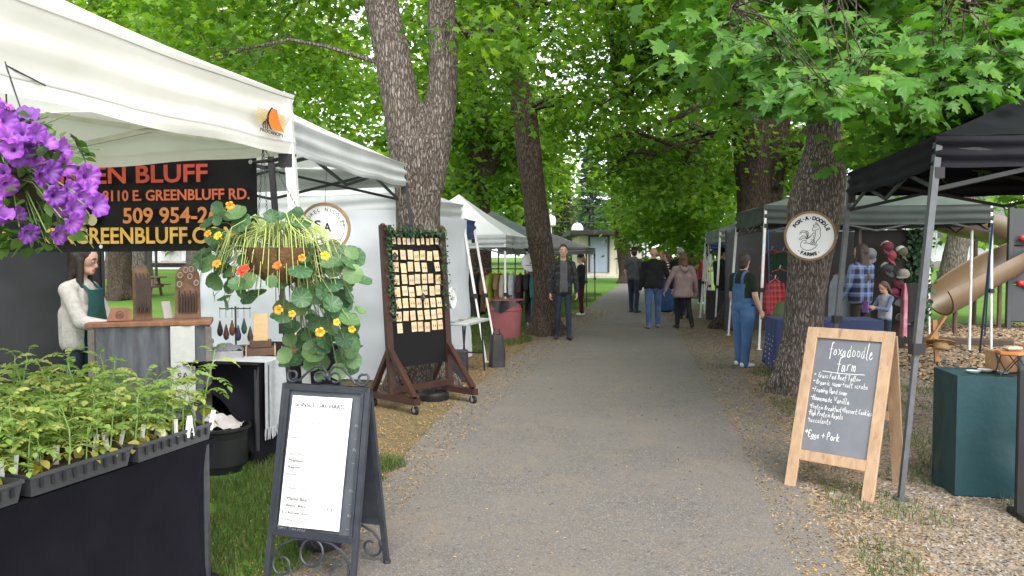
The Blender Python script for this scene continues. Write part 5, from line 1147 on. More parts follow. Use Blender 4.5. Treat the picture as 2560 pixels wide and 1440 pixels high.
for (px, py, r) in [(575, 514, 0), (520, 585, 0), (545, 590, 0), (542, 660, 0), (604, 680, 1), (694, 664, 1), (697, 775, 0), (730, 785, 0), (800, 830, 0), (842, 806, 0), (880, 823, 0), (812, 640, 0), (755, 645, 0), (612, 672, 1)]:
    q = P(px, py, YN - .22) - nc; d = Vector((rnd.gauss(0, .4), -1, rnd.gauss(.2, .3))); part('flower', nf[r], nb, q, d.to_track_quat('Z', 'Y').to_euler(), rnd.uniform(.58, .82))

# round stall sign behind the nasturtiums
def round_sign(name, label, c, rad, facing, rimm, rim=.1):
    t = thing(name, label, 'sign', c); f = Vector(facing).normalized(); x = Vector((0, 0, 1)).cross(f).normalized(); M_ = frame((0, 0, 0), x, f)
    MB().lathe([(0.001, -.006), (rad * .96, -.006), (rad * .96, .006), (0.001, .006)], 48, M_, cap=(False, False)).build('disc', mat('white_painted_disc', (.8, .8, .8), .45, (.76, .76, .77), 3), t)
    MB().lathe([(rad * (1 - rim), -.012), (rad, -.012), (rad, .018), (rad * (1 - rim), .018), (rad * (1 - rim), -.012)], 48, M_, cap=(False, False)).build('wooden_rim', rimm, t, sharp=30)
    return t, M_ @ Matrix.Translation((0, 0, .008))
RIMW = mat('oak_rim', (.33, .2, .09), .6, (.2, .115, .05), 6, .2, 30)
t, M_ = round_sign('round_sign', 'round white stall sign with wooden rim hanging behind the nasturtiums', P(812, 570, 6.6), .215, (.05, -1, 0), RIMW)
arc_text('LAUREL NICOLES', BLK, .042, 0, 0, .142, 90, t, M_, 12.5); text_fit('S', BLK, .055, .075, t, M_ @ Matrix.Translation((-.085, -.01, 0)), 'monogram', offset=.02); text_fit('A', BLK, .065, .075, t, M_ @ Matrix.Translation((-.01, -.03, 0)), 'monogram', offset=.02)
mb = MB(); ribbon(mb, [(.165 * math.cos(R(a)), .165 * math.sin(R(a))) for a in range(20, -50, -6)], .005, M_, .001); mb.build('printed_arc', BLK, t, False); MB().tube([(0, .02, .2), (.02, .05, .75)], .002, 4).build('hanging_wire', STEEL_B, t)

# ================================================================ earring rack
MAHO = mat('mahogany_stain', (.045, .014, .01), .45, (.028, .009, .007), 4, .1, 30, sc=(1, 1, .3), spec=.5)
rl, rr_ = Vector((-1.20, 7.82, 0)), Vector((-.66, 8.40, 0)); e = (rr_ - rl).normalized(); nrm = Vector((e.y, -e.x, 0)); WR = (rr_ - rl).length; rc = (rl + rr_) / 2
er = thing('earring_rack', 'wheeled mahogany pegboard rack with leafy garland and rows of earring cards', 'display rack', rc)
HR, LEAN = 1.84, .15
def rp(x, z, o=0): return e * x - nrm * (LEAN * z / HR) + Vector((0, 0, z)) + nrm * o
for sx in (-1, 1):
    MB().bar(rp(sx * WR / 2, .16), rp(sx * WR / 2, HR + .03), .075, .045, up=nrm).build('post', MAHO, er); MB().ball(rp(sx * WR / 2, HR + .03), (.03, .03, .022)).build('post_cap', MAHO, er)
    bm_ = MB(); b0, b1 = e * (sx * WR / 2) + nrm * .38 + Vector((0, 0, .13)), e * (sx * WR / 2) - nrm * .36 + Vector((0, 0, .13)); bm_.bar(b0, b1, .075, .06); bm_.build('base_rail', MAHO, er)
    for k, q in ((.34, b0), (-.32, b1)):
        MB().bar(e * (sx * WR / 2) + nrm * k + Vector((0, 0, .17)), rp(sx * WR / 2, .62), .06, .04, up=nrm).build('brace', MAHO, er)
        cst = MB(); c0 = e * (sx * WR / 2) + nrm * k + Vector((0, 0, .045)); cst.tube([c0 - e * .014, c0 + e * .014], .045, 16); w = cst.build('caster', JOINT, er); MB().tube([c0 - e * .017, c0 + e * .017], .02, 10).build('hub', gm, w); MB().bar(c0 + Vector((0, 0, .01)), c0 + Vector((0, 0, .09)), .04, .02).build('fork', gm, w)
MB().bar(rp(-WR / 2, .2), rp(WR / 2, .2), .05, .06).build('bottom_rail', MAHO, er); MB().bar(rp(-WR / 2, HR - .04, .0), rp(WR / 2, HR - .04, .0), .03, .04).build('top_rail', MAHO, er)
PEG, ntp, bsp, outp = nodes_of('black_pegboard'); cop = coords(ntp, 'Object', (38, 38, 38)); fr_ = ntp.nodes.new('ShaderNodeVectorMath'); fr_.operation = 'FRACTION'; ntp.links.new(cop, fr_.inputs[0]); sb_ = ntp.nodes.new('ShaderNodeVectorMath'); sb_.operation = 'SUBTRACT'; sb_.inputs[1].default_value = (.5, .5, .5); ntp.links.new(fr_.outputs[0], sb_.inputs[0])
sx_ = ntp.nodes.new('ShaderNodeSeparateXYZ'); ntp.links.new(sb_.outputs[0], sx_.inputs[0]); dd_ = math_n(ntp, 'SQRT', math_n(ntp, 'ADD', math_n(ntp, 'POWER', sx_.outputs[0], 2), math_n(ntp, 'POWER', sx_.outputs[2], 2)))
ntp.links.new(ramp(ntp, dd_, [(.14, (.02, .02, .02)), (.2, (.0055, .0055, .006))]), bsp.inputs['Base Color']); bsp.inputs['Specular IOR Level'].default_value = .15; bsp.inputs['Roughness'].default_value = .55
Mp = frame(rp(0, .42, -.005), e, nrm); hp = HR - .06 - .42; sl_ = math.hypot(hp, LEAN * hp / HR)
o = MB().box((0, 0, 0), (WR - .06, .012, sl_)).build('pegboard', PEG, er); o.location = (rp(0, .42) + rp(0, HR - .06)) / 2; o.rotation_euler = Matrix(((e.x, -nrm.x, 0), (e.y, -nrm.y, 0), (0, 0, 1))).to_euler(); o.rotation_euler = (o.matrix_basis.to_3x3() @ Matrix.Rotation(-math.atan(LEAN / HR), 3, 'X')).to_euler()
# garland
GAR = leaf_mat('garland_leaf', (.02, .055, .025), (.035, .085, .035), (.06, .13, .05), .15, .5); Pn = []
for i in range(700):
    k = rnd.random()
    if k < .42: x, z = -WR / 2 + .02 + rnd.gauss(.02, .028), HR - rnd.random() ** 1.2 * .95 + .02
    elif k < .62: x, z = WR / 2 - .02 + rnd.gauss(.0, .035), HR - rnd.random() * .85
    else: x, z = rnd.uniform(-WR / 2 + .05, WR / 2), HR - .03 + rnd.gauss(0, .025)
    Pn.append(tuple(rp(x, z, .02 + rnd.random() * .05)))
o = scatter('garland', FAR_T[0], FAR_T[1], Pn, rot_from(nprs.normal(0, .6, (700, 3)) + np.array(nrm), nprs.normal(0, .6, (700, 3)) + np.array((0, 0, -.5))), nprs.uniform(.02, .038, 700), GAR, er); o['kind'] = 'stuff'
# cards
CARD = mat('tan_card', (.58, .45, .29), .7, (.5, .38, .23), 5, vary=.15); cme = {}
for k, (w, h) in enumerate(((.068, .1), (.04, .07))):
    mb = MB(); mb.prism([(-w / 2, -h), (w / 2, -h), (w / 2, 0), (-w / 2, 0)], .002); cme[k] = mb.mesh('earring_card', CARD, False)
ecol = [(.5, .5, .52), (.55, .4, .1), (.45, .05, .06), (.05, .05, .06), (.12, .08, .05), (.25, .3, .4), (.7, .55, .08), (.5, .2, .3), (.1, .2, .2), (.3, .16, .08)]; eme = []
for i, c in enumerate(ecol):
    m = mat('earring_%d' % i, c, .35, spec=.6); mb = MB()
    if i % 3 == 0: mb.lathe([(.001, -.003), (.008, -.003), (.008, .003), (.001, .003)], 10, cap=(False, False))
    elif i % 3 == 1: mb.ball((0, 0, 0), (.006, .013, .004), 8, 6)
    else: mb.tube([(.008 * math.cos(R(40 * j)), .011 * math.sin(R(40 * j)), 0) for j in range(9)], .002, 5)
    mb.tube([(0, .01, 0), (0, .022, 0)], .0012, 4); eme.append(mb.mesh('earring', m))
Mr = frame((0, 0, 0), e, nrm + Vector((0, 0, LEAN / HR)))
rows = [(1.745, 10, 1)] + [(1.615 - .125 * i, 7, 0) for i in range(7)]
for ri, (z, n, k) in enumerate(rows):
    for i in range(n):
        if (ri, i) in ((2, 5), (7, 1)): continue
        x = -WR / 2 + .09 + (WR - .15) * (i + .5) / n + rnd.uniform(-.008, .008); q = rc + rp(x, z + rnd.uniform(-.008, .008), .012 + (.003 if i % 2 else 0))
        M3 = Mr.to_3x3() @ Matrix.Rotation(rnd.uniform(-.06, .06), 3, 'Z') @ Matrix.Rotation(rnd.uniform(-.12, .05), 3, 'X')
        ck = rnd.randrange(10)
        if k == 0: lab, grp = 'tan card with %s earrings, %s full row, %s from the post nearest the pink bin' % (['silver', 'brass', 'crimson', 'black', 'brown', 'slate', 'yellow', 'rose', 'teal', 'copper'][ck], ORD[ri - 1], ORD[n - 1 - i]), 'earring cards in the lower rows'
        else: lab, grp = 'narrow tan card in the top row, %s from the post nearest the pink bin' % ORD[n - 1 - i], 'narrow cards in the top row'
        o = part('earring_card', cme[k], None, q, M3.to_euler()); tag(o, lab, 'earring card', grp); em_ = eme[ck]
        for sx in ((-.014, .014) if k == 0 else (0,)): part('earring', em_, o, (sx, -.055 if k == 0 else -.035, .004))
PT = mat('black_price_card', (.02, .02, .02), .6)
for (x, z, pl_) in ((-.07, 1.85, 'on top of the garland'), (WR / 2 - .06, 1.67, 'at the post nearest the pink bin'), (-WR / 2 + .1, 1.56, 'at the post nearest the nasturtiums'), (.05, 1.13, 'among the middle cards')):
    o = MB().prism([(-.03, -.03), (.03, -.03), (.03, .03), (-.03, .03)], .003).build('price_card', PT); o.location = rc + rp(x, z, .045); o.rotation_euler = (Mr.to_3x3() @ Matrix.Rotation(.75, 3, 'Z')).to_euler(); tag(o, 'tilted black price card ' + pl_ + ' of the mahogany rack', 'price card', 'price cards on the rack')
    mb = MB(); strokes(mb, 'S', -.012, -.015, .03, lw=.12, z=.003); mb.build('chalk_figure', FT, o, False)
q = G(1085, 1000); t = thing('leg_weight', 'round black weight clamped to the canopy leg behind the earring rack', 'weight', q); MB().lathe([(.15, 0), (.16, .02), (.16, .07), (.14, .09), (.03, .095)], 28).build('weight_disc', JOINT, t); MB().tube([(0, 0, .09), (0, 0, .13)], .03, 12).build('collar', JOINT, t)
# ================================================================ further left: bin, bag, table, clothes
q = G(1266, 850); bt = thing('trash_bin', 'faded pink plastic trash bin with a black liner', 'trash bin', q)
PINK = mat('faded_pink_plastic', (.27, .085, .09), .55, (.21, .06, .066), 3, .1, 20, dirt=((.25, .08, .08), 3, .62))
MB().lathe([(.24, 0), (.255, .02), (.285, .55), (.297, .56), (.297, .60), (.29, .61), (.3, .72), (.305, .74), (.285, .74), (.27, .3)], 40, cap=(True, False)).build('barrel', PINK, bt, sharp=30)
mb = MB(); n = 44
mb.grid(lambda u, v: ((.312 + .012 * math.sin(u * 40) * v) * math.cos(u * 6.2832), (.312 + .012 * math.sin(u * 40) * v) * math.sin(u * 6.2832), .75 - v * (.13 + .09 * math.sin(u * 6.28 * 3 + 1))), n, 4); mb.grid(lambda u, v: ((.312 - .06 * v) * math.cos(u * 6.2832), (.312 - .06 * v) * math.sin(u * 6.2832), .752 - .2 * v), n, 3)
mb.build('liner', mat('black_bag_plastic', (.012, .012, .013), .3, spec=.6), bt, sharp=0); MB().tube([(.315 * math.cos(R(15 * i)), .315 * math.sin(R(15 * i)), .752) for i in range(25)], .008, 6, cap=False).build('rim', PINK, bt)
NYL = mat('black_nylon_bag', (.014, .014, .016), .5, (.024, .024, .027), 8, .5, 14, spec=.5)
def soft_bag(label, q, w, d, h, rz, seed):
    t = thing('canopy_weight_bag', label, 'bag', q, rz); mb = MB(); mb.grid(lambda u, v: (lambda a, k: (w * k * math.copysign(abs(math.cos(a)) ** .5, math.cos(a)), d * k * math.copysign(abs(math.sin(a)) ** .5, math.sin(a)), h * v + .02 * mnoise.noise((u * 5, v * 4, seed))))(u * 2 * math.pi, (1 - .25 * v ** 3) * (1 + .1 * mnoise.noise((math.cos(u * 6.28) * 1.5, math.sin(u * 6.28) * 1.5, v * 3 + seed)))), 28, 12)
    mb.add([(w * .7 * math.cos(a), d * .7 * math.sin(a), h * .99) for a in [i * 2 * math.pi / 12 for i in range(12)]], [tuple(range(12))]); mb.build('bag_body', NYL, t, sharp=0); MB().tube([(-w * .5, 0, h * .97), (-w * .3, 0, h * 1.18), (w * .3, 0, h * 1.16), (w * .5, 0, h * .97)], .012, 6).build('handle', NYL, t)
soft_bag('black nylon weight bag standing in front of the pink bin', G(1242, 918), .11, .09, .46, .3, 3)
q = G(1150, 950); o = MB().box((0, 0, .2), (.2, .16, .4), 0, 0, None, .02).build('tote', NYL); o.location = (G(1150, 955).x, G(1150, 955).y, 0); tag(o, 'black tote leaning under the small folding table by the white wall', 'tote bag')
# small folding table by the white wall
tp = P(1170, 800, 10.2); ft = thing('folding_table', 'narrow folding table with black legs against the white wall', 'table', (tp.x - .05, tp.y, 0), math.atan2(UC.y, UC.x) - 1.57)
TZ2 = tp.z; MB().box((0, 0, TZ2 - .02), (.42, .9, .035), 0, 0, None, .006).build('table_top', mat('grey_table_top', (.45, .47, .48), .5), ft)
for y in (-.38, .38):
    for x in (-.16, .16): MB().tube([(x * .7, y, TZ2 - .04), (x, y, 0)], .013, 6).build('leg', LEG_B, ft)
    MB().tube([(-.14, y, .25), (.14, y, .25)], .01, 6).build('cross_bar', LEG_B, ft)
for k in range(5): o = MB().box((0, 0, .006), (.07, .05, .012)).build('trinket', mat('trinket_%d' % k, [(.05, .2, .25), (.3, .3, .3), (.1, .1, .12), (.4, .25, .2), (.1, .3, .2)][k], .4)); o.location = ft.matrix_basis @ Vector((-.02 + .02 * (k % 2), -.4 + .17 * k, TZ2 - .002)); tag(o, ['teal', 'grey', 'black', 'tan', 'green'][k] + ' flat trinket laid on the narrow folding table', 'trinket')
t, M_ = round_sign('round_sign', 'plain round white sign with script hung on the white canopy wall', P(1130, 745, 9.7), .13, (.96, -.25, 0), mat('thin_white_rim', (.7, .7, .7), .5), .05)
mb = MB(); strokes(mb, 'Curl', -.07, -.02, .06, lw=.08, M=M_, z=.001); mb.build('script', BLK, t, False)
# red ratchet strap
a_, b__ = P(1195, 615, 13.6), G(1243, 838); b__.y = 13.9
tag(MB().tube([a_, a_.lerp(b__, .5), b__ + Vector((0, 0, .02))], .012, 4).build('ratchet_strap', mat('red_strap', (.5, .05, .03), .6)), 'red ratchet strap running down from the navy canopy', 'strap')
# clothes rack
rk = thing('clothes_rack', 'metal clothes rack with mixed garments under the white peaked canopy', 'clothes rack', (-.18, 16.2, 0), 0); RKH = P(1260, 672, 16.2).z
MB().tube([(-.75, 0, RKH), (.75, .0, RKH)], .014, 8).build('rail', LEG_G, rk)
for x in (-.72, .72):
    MB().tube([(x, 0, 0.04), (x, 0, RKH)], .014, 8).build('upright', LEG_G, rk); MB().tube([(x, -.25, .03), (x, .25, .03)], .016, 8).build('foot_bar', LEG_G, rk)
def garment(name, label, cat, q, rz, w, h, m, sleeves=True, group=None, thick=.09, hanger=True):
    t = thing(name, label, cat, q, rz, group)
    def body(u, v):
        a = u * 2 * math.pi; ww = w / 2 * (.55 + .45 * min(1, v * 5)) * (1 + .12 * v) * (1 + .05 * math.sin(a * 6 + v * 3)); return (ww * math.cos(a), thick / 2 * math.sin(a) * (.4 + .6 * min(1, v * 4)) * (1 + .3 * math.sin(a * 5)), -.05 - h * v + .02 * math.sin(a * 4) * v)
    mb = MB(); mb.grid(body, 28, 12); ob = mb.build('garment_body', m, t, sharp=0)
    if sleeves:
        for s in (-1, 1): MB().tube([(s * w * .38, 0, -.09), (s * w * .52, .0, -.3), (s * w * .56, -.01, -.62 * min(1, h))], [.055, .06, .045], 10, cap=False, sx=.7).build('sleeve', m, t, sharp=0)
    if hanger: MB().tube([(-w * .36, 0, -.07), (0, 0, -.01), (w * .36, 0, -.07)], .006, 5).build('hanger', mat('orange_hanger', (.6, .1, .04), .5), t); MB().tube([(0, 0, -.01), (0, 0, .03), (.015, 0, .05), (.03, 0, .03)], .003, 5).build('hanger_hook', gm, t)
    return t
def plaid(name, c1, c2, c3, sc, axes=(0, 2)):
    m, nt, bs, out = nodes_of(name); co = coords(nt, 'Object', (sc, sc, sc)); s = nt.nodes.new('ShaderNodeSeparateXYZ'); nt.links.new(co, s.inputs[0])
    def band(sock, th): f = math_n(nt, 'FRACT', sock); return math_n(nt, 'LESS_THAN', f, th)
    a, b_ = band(s.outputs[axes[0]], .5), band(s.outputs[axes[1]], .5); c = mixc(nt, math_n(nt, 'MULTIPLY', math_n(nt, 'ADD', a, b_), .5), c1, c2)
    t1, t2 = band(math_n(nt, 'ADD', s.outputs[axes[0]], .2), .08), band(math_n(nt, 'ADD', s.outputs[axes[1]], .2), .08); c = mixc(nt, math_n(nt, 'MULTIPLY', math_n(nt, 'MAXIMUM', t1, t2), .6), c, c3)
    nt.links.new(c, bs.inputs['Base Color']); bs.inputs['Roughness'].default_value = .9; return m
gcols = [('dark brown coat', (.06, .035, .025), None), ('charcoal coat', (.04, .04, .045), None), ('brown wool cardigan', (.16, .09, .045), None), ('lime green dress', (.3, .4, .05), None), ('red and olive floral blouse', (.28, .09, .07), (.22, .2, .08)), ('cream skirt', (.5, .46, .36), None), ('grey blue dress', (.3, .36, .4), (.45, .48, .5)), ('dark plum jacket', (.06, .025, .035), None), ('black sweater', (.02, .02, .022), None), ('teal knit top', (.05, .16, .17), None)]
for i, (nm, c, c2) in enumerate(gcols):
    x = -.66 + 1.3 * i / 9; garment('hanging_garment', nm + ' hanging on the rack under the white peaked canopy', 'clothing', (-.18 + x, 16.2, RKH - .045), 1.15 + rnd.uniform(-.25, .25), .44, .62 + .25 * ((i * 7) % 4) / 3, mat('cloth_' + nm.replace(' ', '_'), c, .9, c2 or tuple(v * .6 for v in c), 14 if c2 else 5))
garment('hanging_garment', 'dark crochet shawl hanging beside the leaning maple', 'clothing', P(1328, 700, 16.6), .8, .34, .85, mat('dark_crochet', (.03, .06, .06), .9, (.1, .05, .06), 18), False)
t, M_ = round_sign('round_sign', 'round pale sign with a red emblem beside the leaning maple', P(1326, 656, 15.9), .19, (0, -1, 0), mat('thin_grey_rim', (.55, .55, .53), .5), .06); mb = MB(); mb.prism([(-.02, -.03), (.09, -.03), (.06, .06), (.02, .04)], .002, M_); mb.build('red_emblem', ORG, t, False); mb = MB(); ribbon(mb, [(-.1, -.06), (.1, -.06)], .012, M_); mb.build('printed_line', BLK, t, False)

# ================================================================ the picnic lawn and street behind
q = G(340, 742); pt = thing('picnic_table', 'brown wooden picnic table with benches on the lawn', 'picnic table', q, .1); PW = mat('brown_park_wood', (.16, .085, .06), .7, (.11, .06, .042), 6)
for k in range(4): MB().box((0, -.3 + .2 * k, .72), (1.95, .185, .05), 0, 0, None, .006).build('top_board', PW, pt)
for s in (-1, 1):
    MB().box((0, s * .72, .43), (1.95, .25, .05), 0, 0, None, .006).build('bench_board', PW, pt)
    for x in (-.7, .7): MB().bar((x, s * .3, .7), (x, s * .62, 0), .09, .05).build('leg', PW, pt)
for x in (-.7, .7): MB().bar((x, -.8, .38), (x, .8, .38), .05, .09).build('bench_support', PW, pt)
q = Vector((P(391, 690, 40).x, 40, 0)); q.z = H(q.x, 40); lp = thing('lamp_post', 'black park lamp post on the lawn behind the picnic table', 'lamp post', q)
MB().tube([(0, 0, 0), (0, 0, 3.6)], .07, 10).build('post', LEG_B, lp); MB().lathe([(.14, 0), (.12, .25), (.08, .3)], 12).build('base', LEG_B, lp); MB().lathe([(.1, 3.6), (.18, 3.75), (.16, 4.05), (.03, 4.2)], 12).build('lantern', mat('frosted_globe', (.7, .7, .68), .4), lp)
SIDING = mat('white_siding', (.75, .76, .78), .7, (.68, .7, .72), 3); ROOFM = mat('grey_shingle', (.2, .22, .24), .85, (.14, .15, .17), 6); GLASS = mat('dark_window', (.03, .035, .04), .15, spec=.6); FOUND = mat('grey_foundation', (.25, .23, .21), .9)
def house(label, px, Y, w, d, h, rz, porch=False):
    q = Vector(((px - 1280) / FPX * Y, Y, 0)); q.z = H(q.x, Y) - .05; t = thing('house', label, 'house', q, rz)
    MB().box((0, 0, .25), (w + .1, d + .1, .6)).build('foundation', FOUND, t); MB().box((0, 0, .5 + h / 2), (w, d, h)).build('wall', SIDING, t)
    z = .5 + h; r = 1.0 + d * .28; mb = MB(); mb.add([(-w / 2 - .3, -d / 2 - .35, z - .1), (w / 2 + .3, -d / 2 - .35, z - .1), (w / 2 + .3, 0, z + r), (-w / 2 - .3, 0, z + r), (-w / 2 - .3, d / 2 + .35, z - .1), (w / 2 + .3, d / 2 + .35, z - .1)], [(0, 1, 2, 3), (3, 2, 5, 4), (0, 3, 4), (1, 5, 2), (0, 4, 5, 1)]); mb.build('roof', ROOFM, t, False)
    for k in range(3):
        x = -w * .32 + w * .32 * k; wn_o = MB().box((x, -d / 2 - .02, .5 + h * .55), (.9, .06, 1.2)).build('window', GLASS, t); 
        for zz in (-.62, .62): MB().box((x, -d / 2 - .045, .5 + h * .55 + zz), (1.05, .07, .09)).build('window_trim', SIDING, wn_o)
        for xx in (-.5, .5): MB().box((x + xx, -d / 2 - .045, .5 + h * .55), (.09, .07, 1.2)).build('window_trim', SIDING, wn_o)
    MB().box((w * .16, -d / 2 - .03, 1.5), (.95, .07, 2.0)).build('door', mat('white_door', (.6, .6, .6), .5), t)
    if porch:
        MB().box((w * .1, -d / 2 - .9, .45), (w * .7, 1.8, .14)).build('porch_deck', FOUND, t)
        for x in (-w * .22, w * .08, w * .42): MB().box((x, -d / 2 - 1.7, 1.6), (.16, .16, 2.3)).build('porch_column', SIDING, t)
        MB().box((w * .1, -d / 2 - .9, 2.85), (w * .75, 2.1, .16)).build('porch_roof', ROOFM, t)
    return t
house('white house with a front porch across the pale road', 430, 70, 9, 7, 3.2, .1, True); house('plain white house behind the grey roadside maple', 235, 76, 8, 7, 4.2, .05)
house('white house with grey gables beyond the playground lawn', 2375, 74, 7, 7, 3.4, -.35, True); house('tall white house at the end of the right hand lawn', 2270, 70, 6, 8, 4.6, -.3)
q = Vector(((330 - 1280) / FPX * 67.5, 67.5, H(0, 67.5))); t = thing('plank_fence', 'weathered grey plank fence along the far side of the pale road', 'fence', q, 0); FW = mat('grey_fence_wood', (.3, .29, .27), .9, (.22, .21, .2), 4); fb = MB(); fb.box((0, 0, .75), (.19, .03, 1.5)); fme = fb.mesh('plank', FW, False)
for k in range(46): part('plank', fme, t, (-9 + .2 * k, 0, rnd.uniform(-.04, .02)))
for z in (.4, 1.15): MB().box((-4.4, .04, z), (9.4, .05, .09)).build('rail', FW, t)
# building
YB = 45; bl_ = P(1447, 640, YB); br_ = P(1604, 640, YB); zb_ = H(0, YB) - .1; wB = br_.x - bl_.x; bc = Vector(((bl_.x + br_.x) / 2, YB + 2.5, zb_)); bd = thing('block_building', 'low beige block building with a flat dark roof and grey door', 'building', bc); BEI = mat('beige_block', (.5, .47, .37), .85, (.45, .42, .33), 3, .15, 8)
hB = P(1447, 588, YB).z - zb_; MB().box((0, 0, hB / 2), (wB, 5, hB)).build('wall', BEI, bd); MB().box((0, -.3, hB + .12), (wB + 1.1, 6.4, .28), 0, 0, None, .03).build('roof', mat('dark_fascia', (.02, .018, .017), .6), bd)
dx = P(1497, 640, YB).x - bc.x; zd = P(1497, 681, YB).z - zb_; hd = P(1497, 592, YB).z - zb_; DG = mat('grey_blue_door', (.22, .27, .33), .5, (.2, .245, .3), 3); wd = 44 * YB / FPX
dr = MB().box((dx, -2.53, (zd + hd) / 2), (wd, .06, hd - zd), 0, 0, None, .01).build('door', DG, bd); MB().box((dx - wd * .36, -2.6, zd + (hd - zd) * .47), (.06, .08, .12)).build('handle', gm, dr)
for x in (-1, 1): MB().box((dx + x * (wd / 2 + .05), -2.55, (zd + hd) / 2), (.1, .12, hd - zd)).build('door_jamb', mat('dark_frame', (.05, .045, .04), .6), bd)
MB().box((dx, -2.55, hd + .05), (wd + .2, .12, .1)).build('door_head', MATS['dark_frame'], bd); MB().box((dx, -3.1, .12), (2.2, 1.3, .26), 0, 0, None, .02).build('step', mat('concrete', (.5, .47, .42), .9), bd); MB().tube([(dx + 1.1, -2.56, .2), (dx + 1.1, -2.56, 1.3)], .05, 8).build('pipe', BEI, bd)
hz_ = P(1448, 570, YB); t = MB(); t.lathe([(.36, 0), (.36, .12), (.33, .3), (.22, .45), (.05, .52)], 20); o = t.build('roof_vent', mat('white_vent', (.85, .85, .85), .4), bd); o.location = (hz_.x - bc.x, -1.2, hB + .25)
# street light and wires
q = Vector((P(1376, 640, 50).x, 50, 0)); q.z = H(0, 50); t = thing('street_light', 'pale metal street light with a long arm beside the fir', 'street light', q); PGR = mat('galvanised_pole', (.6, .6, .58), .5); zt_ = P(1376, 478, 50).z - q.z
MB().tube([(0, 0, 0), (0, 0, zt_)], [.11, .07], 10).build('pole', PGR, t); MB().tube([(0, 0, zt_ - .4), (.7, 0, zt_ + .1), (1.5, 0, zt_ + .35)], .04, 8).build('arm', PGR, t); MB().ball((1.7, 0, zt_ + .36), (.3, .12, .07)).build('lamp_head', PGR, t); MB().lathe([(.05, 0), (.22, .12), (.26, .45), (.18, .7), (.05, .75)], 16, Matrix.Translation((.1, -.05, zt_ - 2.3))).build('meter_can', PGR, t)
for k, yy in enumerate((512, 553, 590)):
    a, c = P(1372, yy, 50), P(1720, yy - 6 + 14 * (k == 2), 58); o = MB().tube([a, a.lerp(c, .5) + Vector((0, 0, -.25)), c], .018, 4).build('utility_wire', LEG_G); tag(o, ['uppermost', 'middle', 'lowest'][k] + ' utility wire running right from the street light', 'wire')
cfq = P(1650, 640, 55); t = thing('chain_link_fence', 'black framed sports fence beside the beige building', 'fence', (cfq.x, 55, H(0, 55))); 
for k in range(5): MB().tube([(-1 + k * 1.2, 0, 0), (-1 + k * 1.2, 0, 4.2)], .06, 8).build('post', LEG_B, t)
for z in (1.4, 2.8, 4.2): MB().tube([(-1, 0, z), (3.8, 0, z)], .045, 8).build('rail', LEG_B, t)
# ================================================================ right: chalkboard
OAKF = mat('burnt_pine', (.42, .29, .18), .55, (.3, .19, .11), 4, .2, 24, sc=(7, 7, 1.1), lo=.3, hi=.7, dirt=((.14, .065, .03), 2.6, .58)); SLATE = mat('slate_chalkboard', (.1, .11, .125), .65, (.16, .17, .19), 2.5, .08, 20)
eC = Vector((.72, -.69, 0)).normalized(); nC = Vector((-eC.y, eC.x, 0)); cb0 = Vector((2.06, 5.04, 0)); wC, hC, tC_ = .58, 1.055, .355
cb = thing('chalkboard_sign', 'wooden framed A-frame chalkboard listing farm goods beside the path', 'chalkboard', cb0)
upC = nC * tC_ + Vector((0, 0, hC)); fC = eC.cross(upC).normalized(); fC = fC if fC.dot(nC) < 0 else -fC; LC = upC.length; uC = upC.normalized()
MC = frame((0, 0, 0), eC, fC)     # x right, y up the board, z to the viewer
if MC.col[1].to_3d().dot(uC) < 0: MC = frame((0, 0, 0), -eC, fC)
fw = .075
for sx in (-1, 1): MB().box((sx * (wC - fw) / 2, LC / 2, 0), (fw, LC, .022), 0, 0, MC, .003).build('stile', OAKF, cb)
MB().box((0, LC - fw / 2, .001), (wC - 2 * fw, fw, .02), 0, 0, MC, .002).build('top_rail', OAKF, cb); MB().box((0, LC * .2, .001), (wC - 2 * fw, fw * .95, .02), 0, 0, MC, .002).build('bottom_rail', OAKF, cb)
MB().box((0, LC * .6 + .01, -.006), (wC - 2 * fw + .02, LC * .75, .006), 0, 0, MC).build('slate', SLATE, cb, False)
up2 = nC * -tC_ + Vector((0, 0, hC)); rb = nC * (2 * tC_ - .12)
for sx in (-1, 1): MB().bar(rb + eC * (sx * (wC - fw) / 2), upC - nC * -.03 + eC * (sx * (wC - fw) / 2) - Vector((0, 0, .03)), fw, .022, up=nC).build('rear_leg', OAKF, cb)
MB().bar(rb * .55 + upC * .45 + eC * -(wC / 2 - fw), rb * .55 + upC * .45 + eC * (wC / 2 - fw), .06, .02, up=nC).build('rear_rail', OAKF, cb)
for sx in (-1, 1): MB().box((sx * .2, LC - .01, -.016), (.05, .03, .012), 0, 0, MC).build('hinge', gm, cb)
CH = mat('white_chalk', (.78, .78, .78), .95, (.6, .6, .6), 60); iw = wC - 2 * fw; x0 = -iw / 2
def chalk(lines, name):
    mb = MB()
    for (tx, fx, fy, h, adv, lw) in lines: strokes(mb, tx, x0 + iw * fx, LC * (.975 - .75 * fy), h, .06, lw, .22, None, MC, .0, iw * adv)
    o = mb.build(name, CH, cb, False); o['kind'] = 'stuff'
chalk([('foxadoodle', .22, .19, .095, .68, .042), ('farm', .37, .31, .095, .3, .042)], 'chalk_title')
chalk([('Grass Fed Beef Tallow', .1, .385, .036, .66, .08), ('Organic sugar+salt scrubs', .08, .44, .034, .8, .08), ('Foaming Hand soap', .07, .505, .036, .52, .08), ('Homemade Vanilla', .06, .575, .038, .58, .08), ('Protein Breakfast+Dessert Cookies', .06, .645, .034, .93, .08), ('High Protein Bagels', .05, .70, .036, .52, .08), ('succulents', .05, .755, .034, .35, .08), ('*Eggs + Pork', .02, .88, .052, .55, .09)], 'chalk_list')
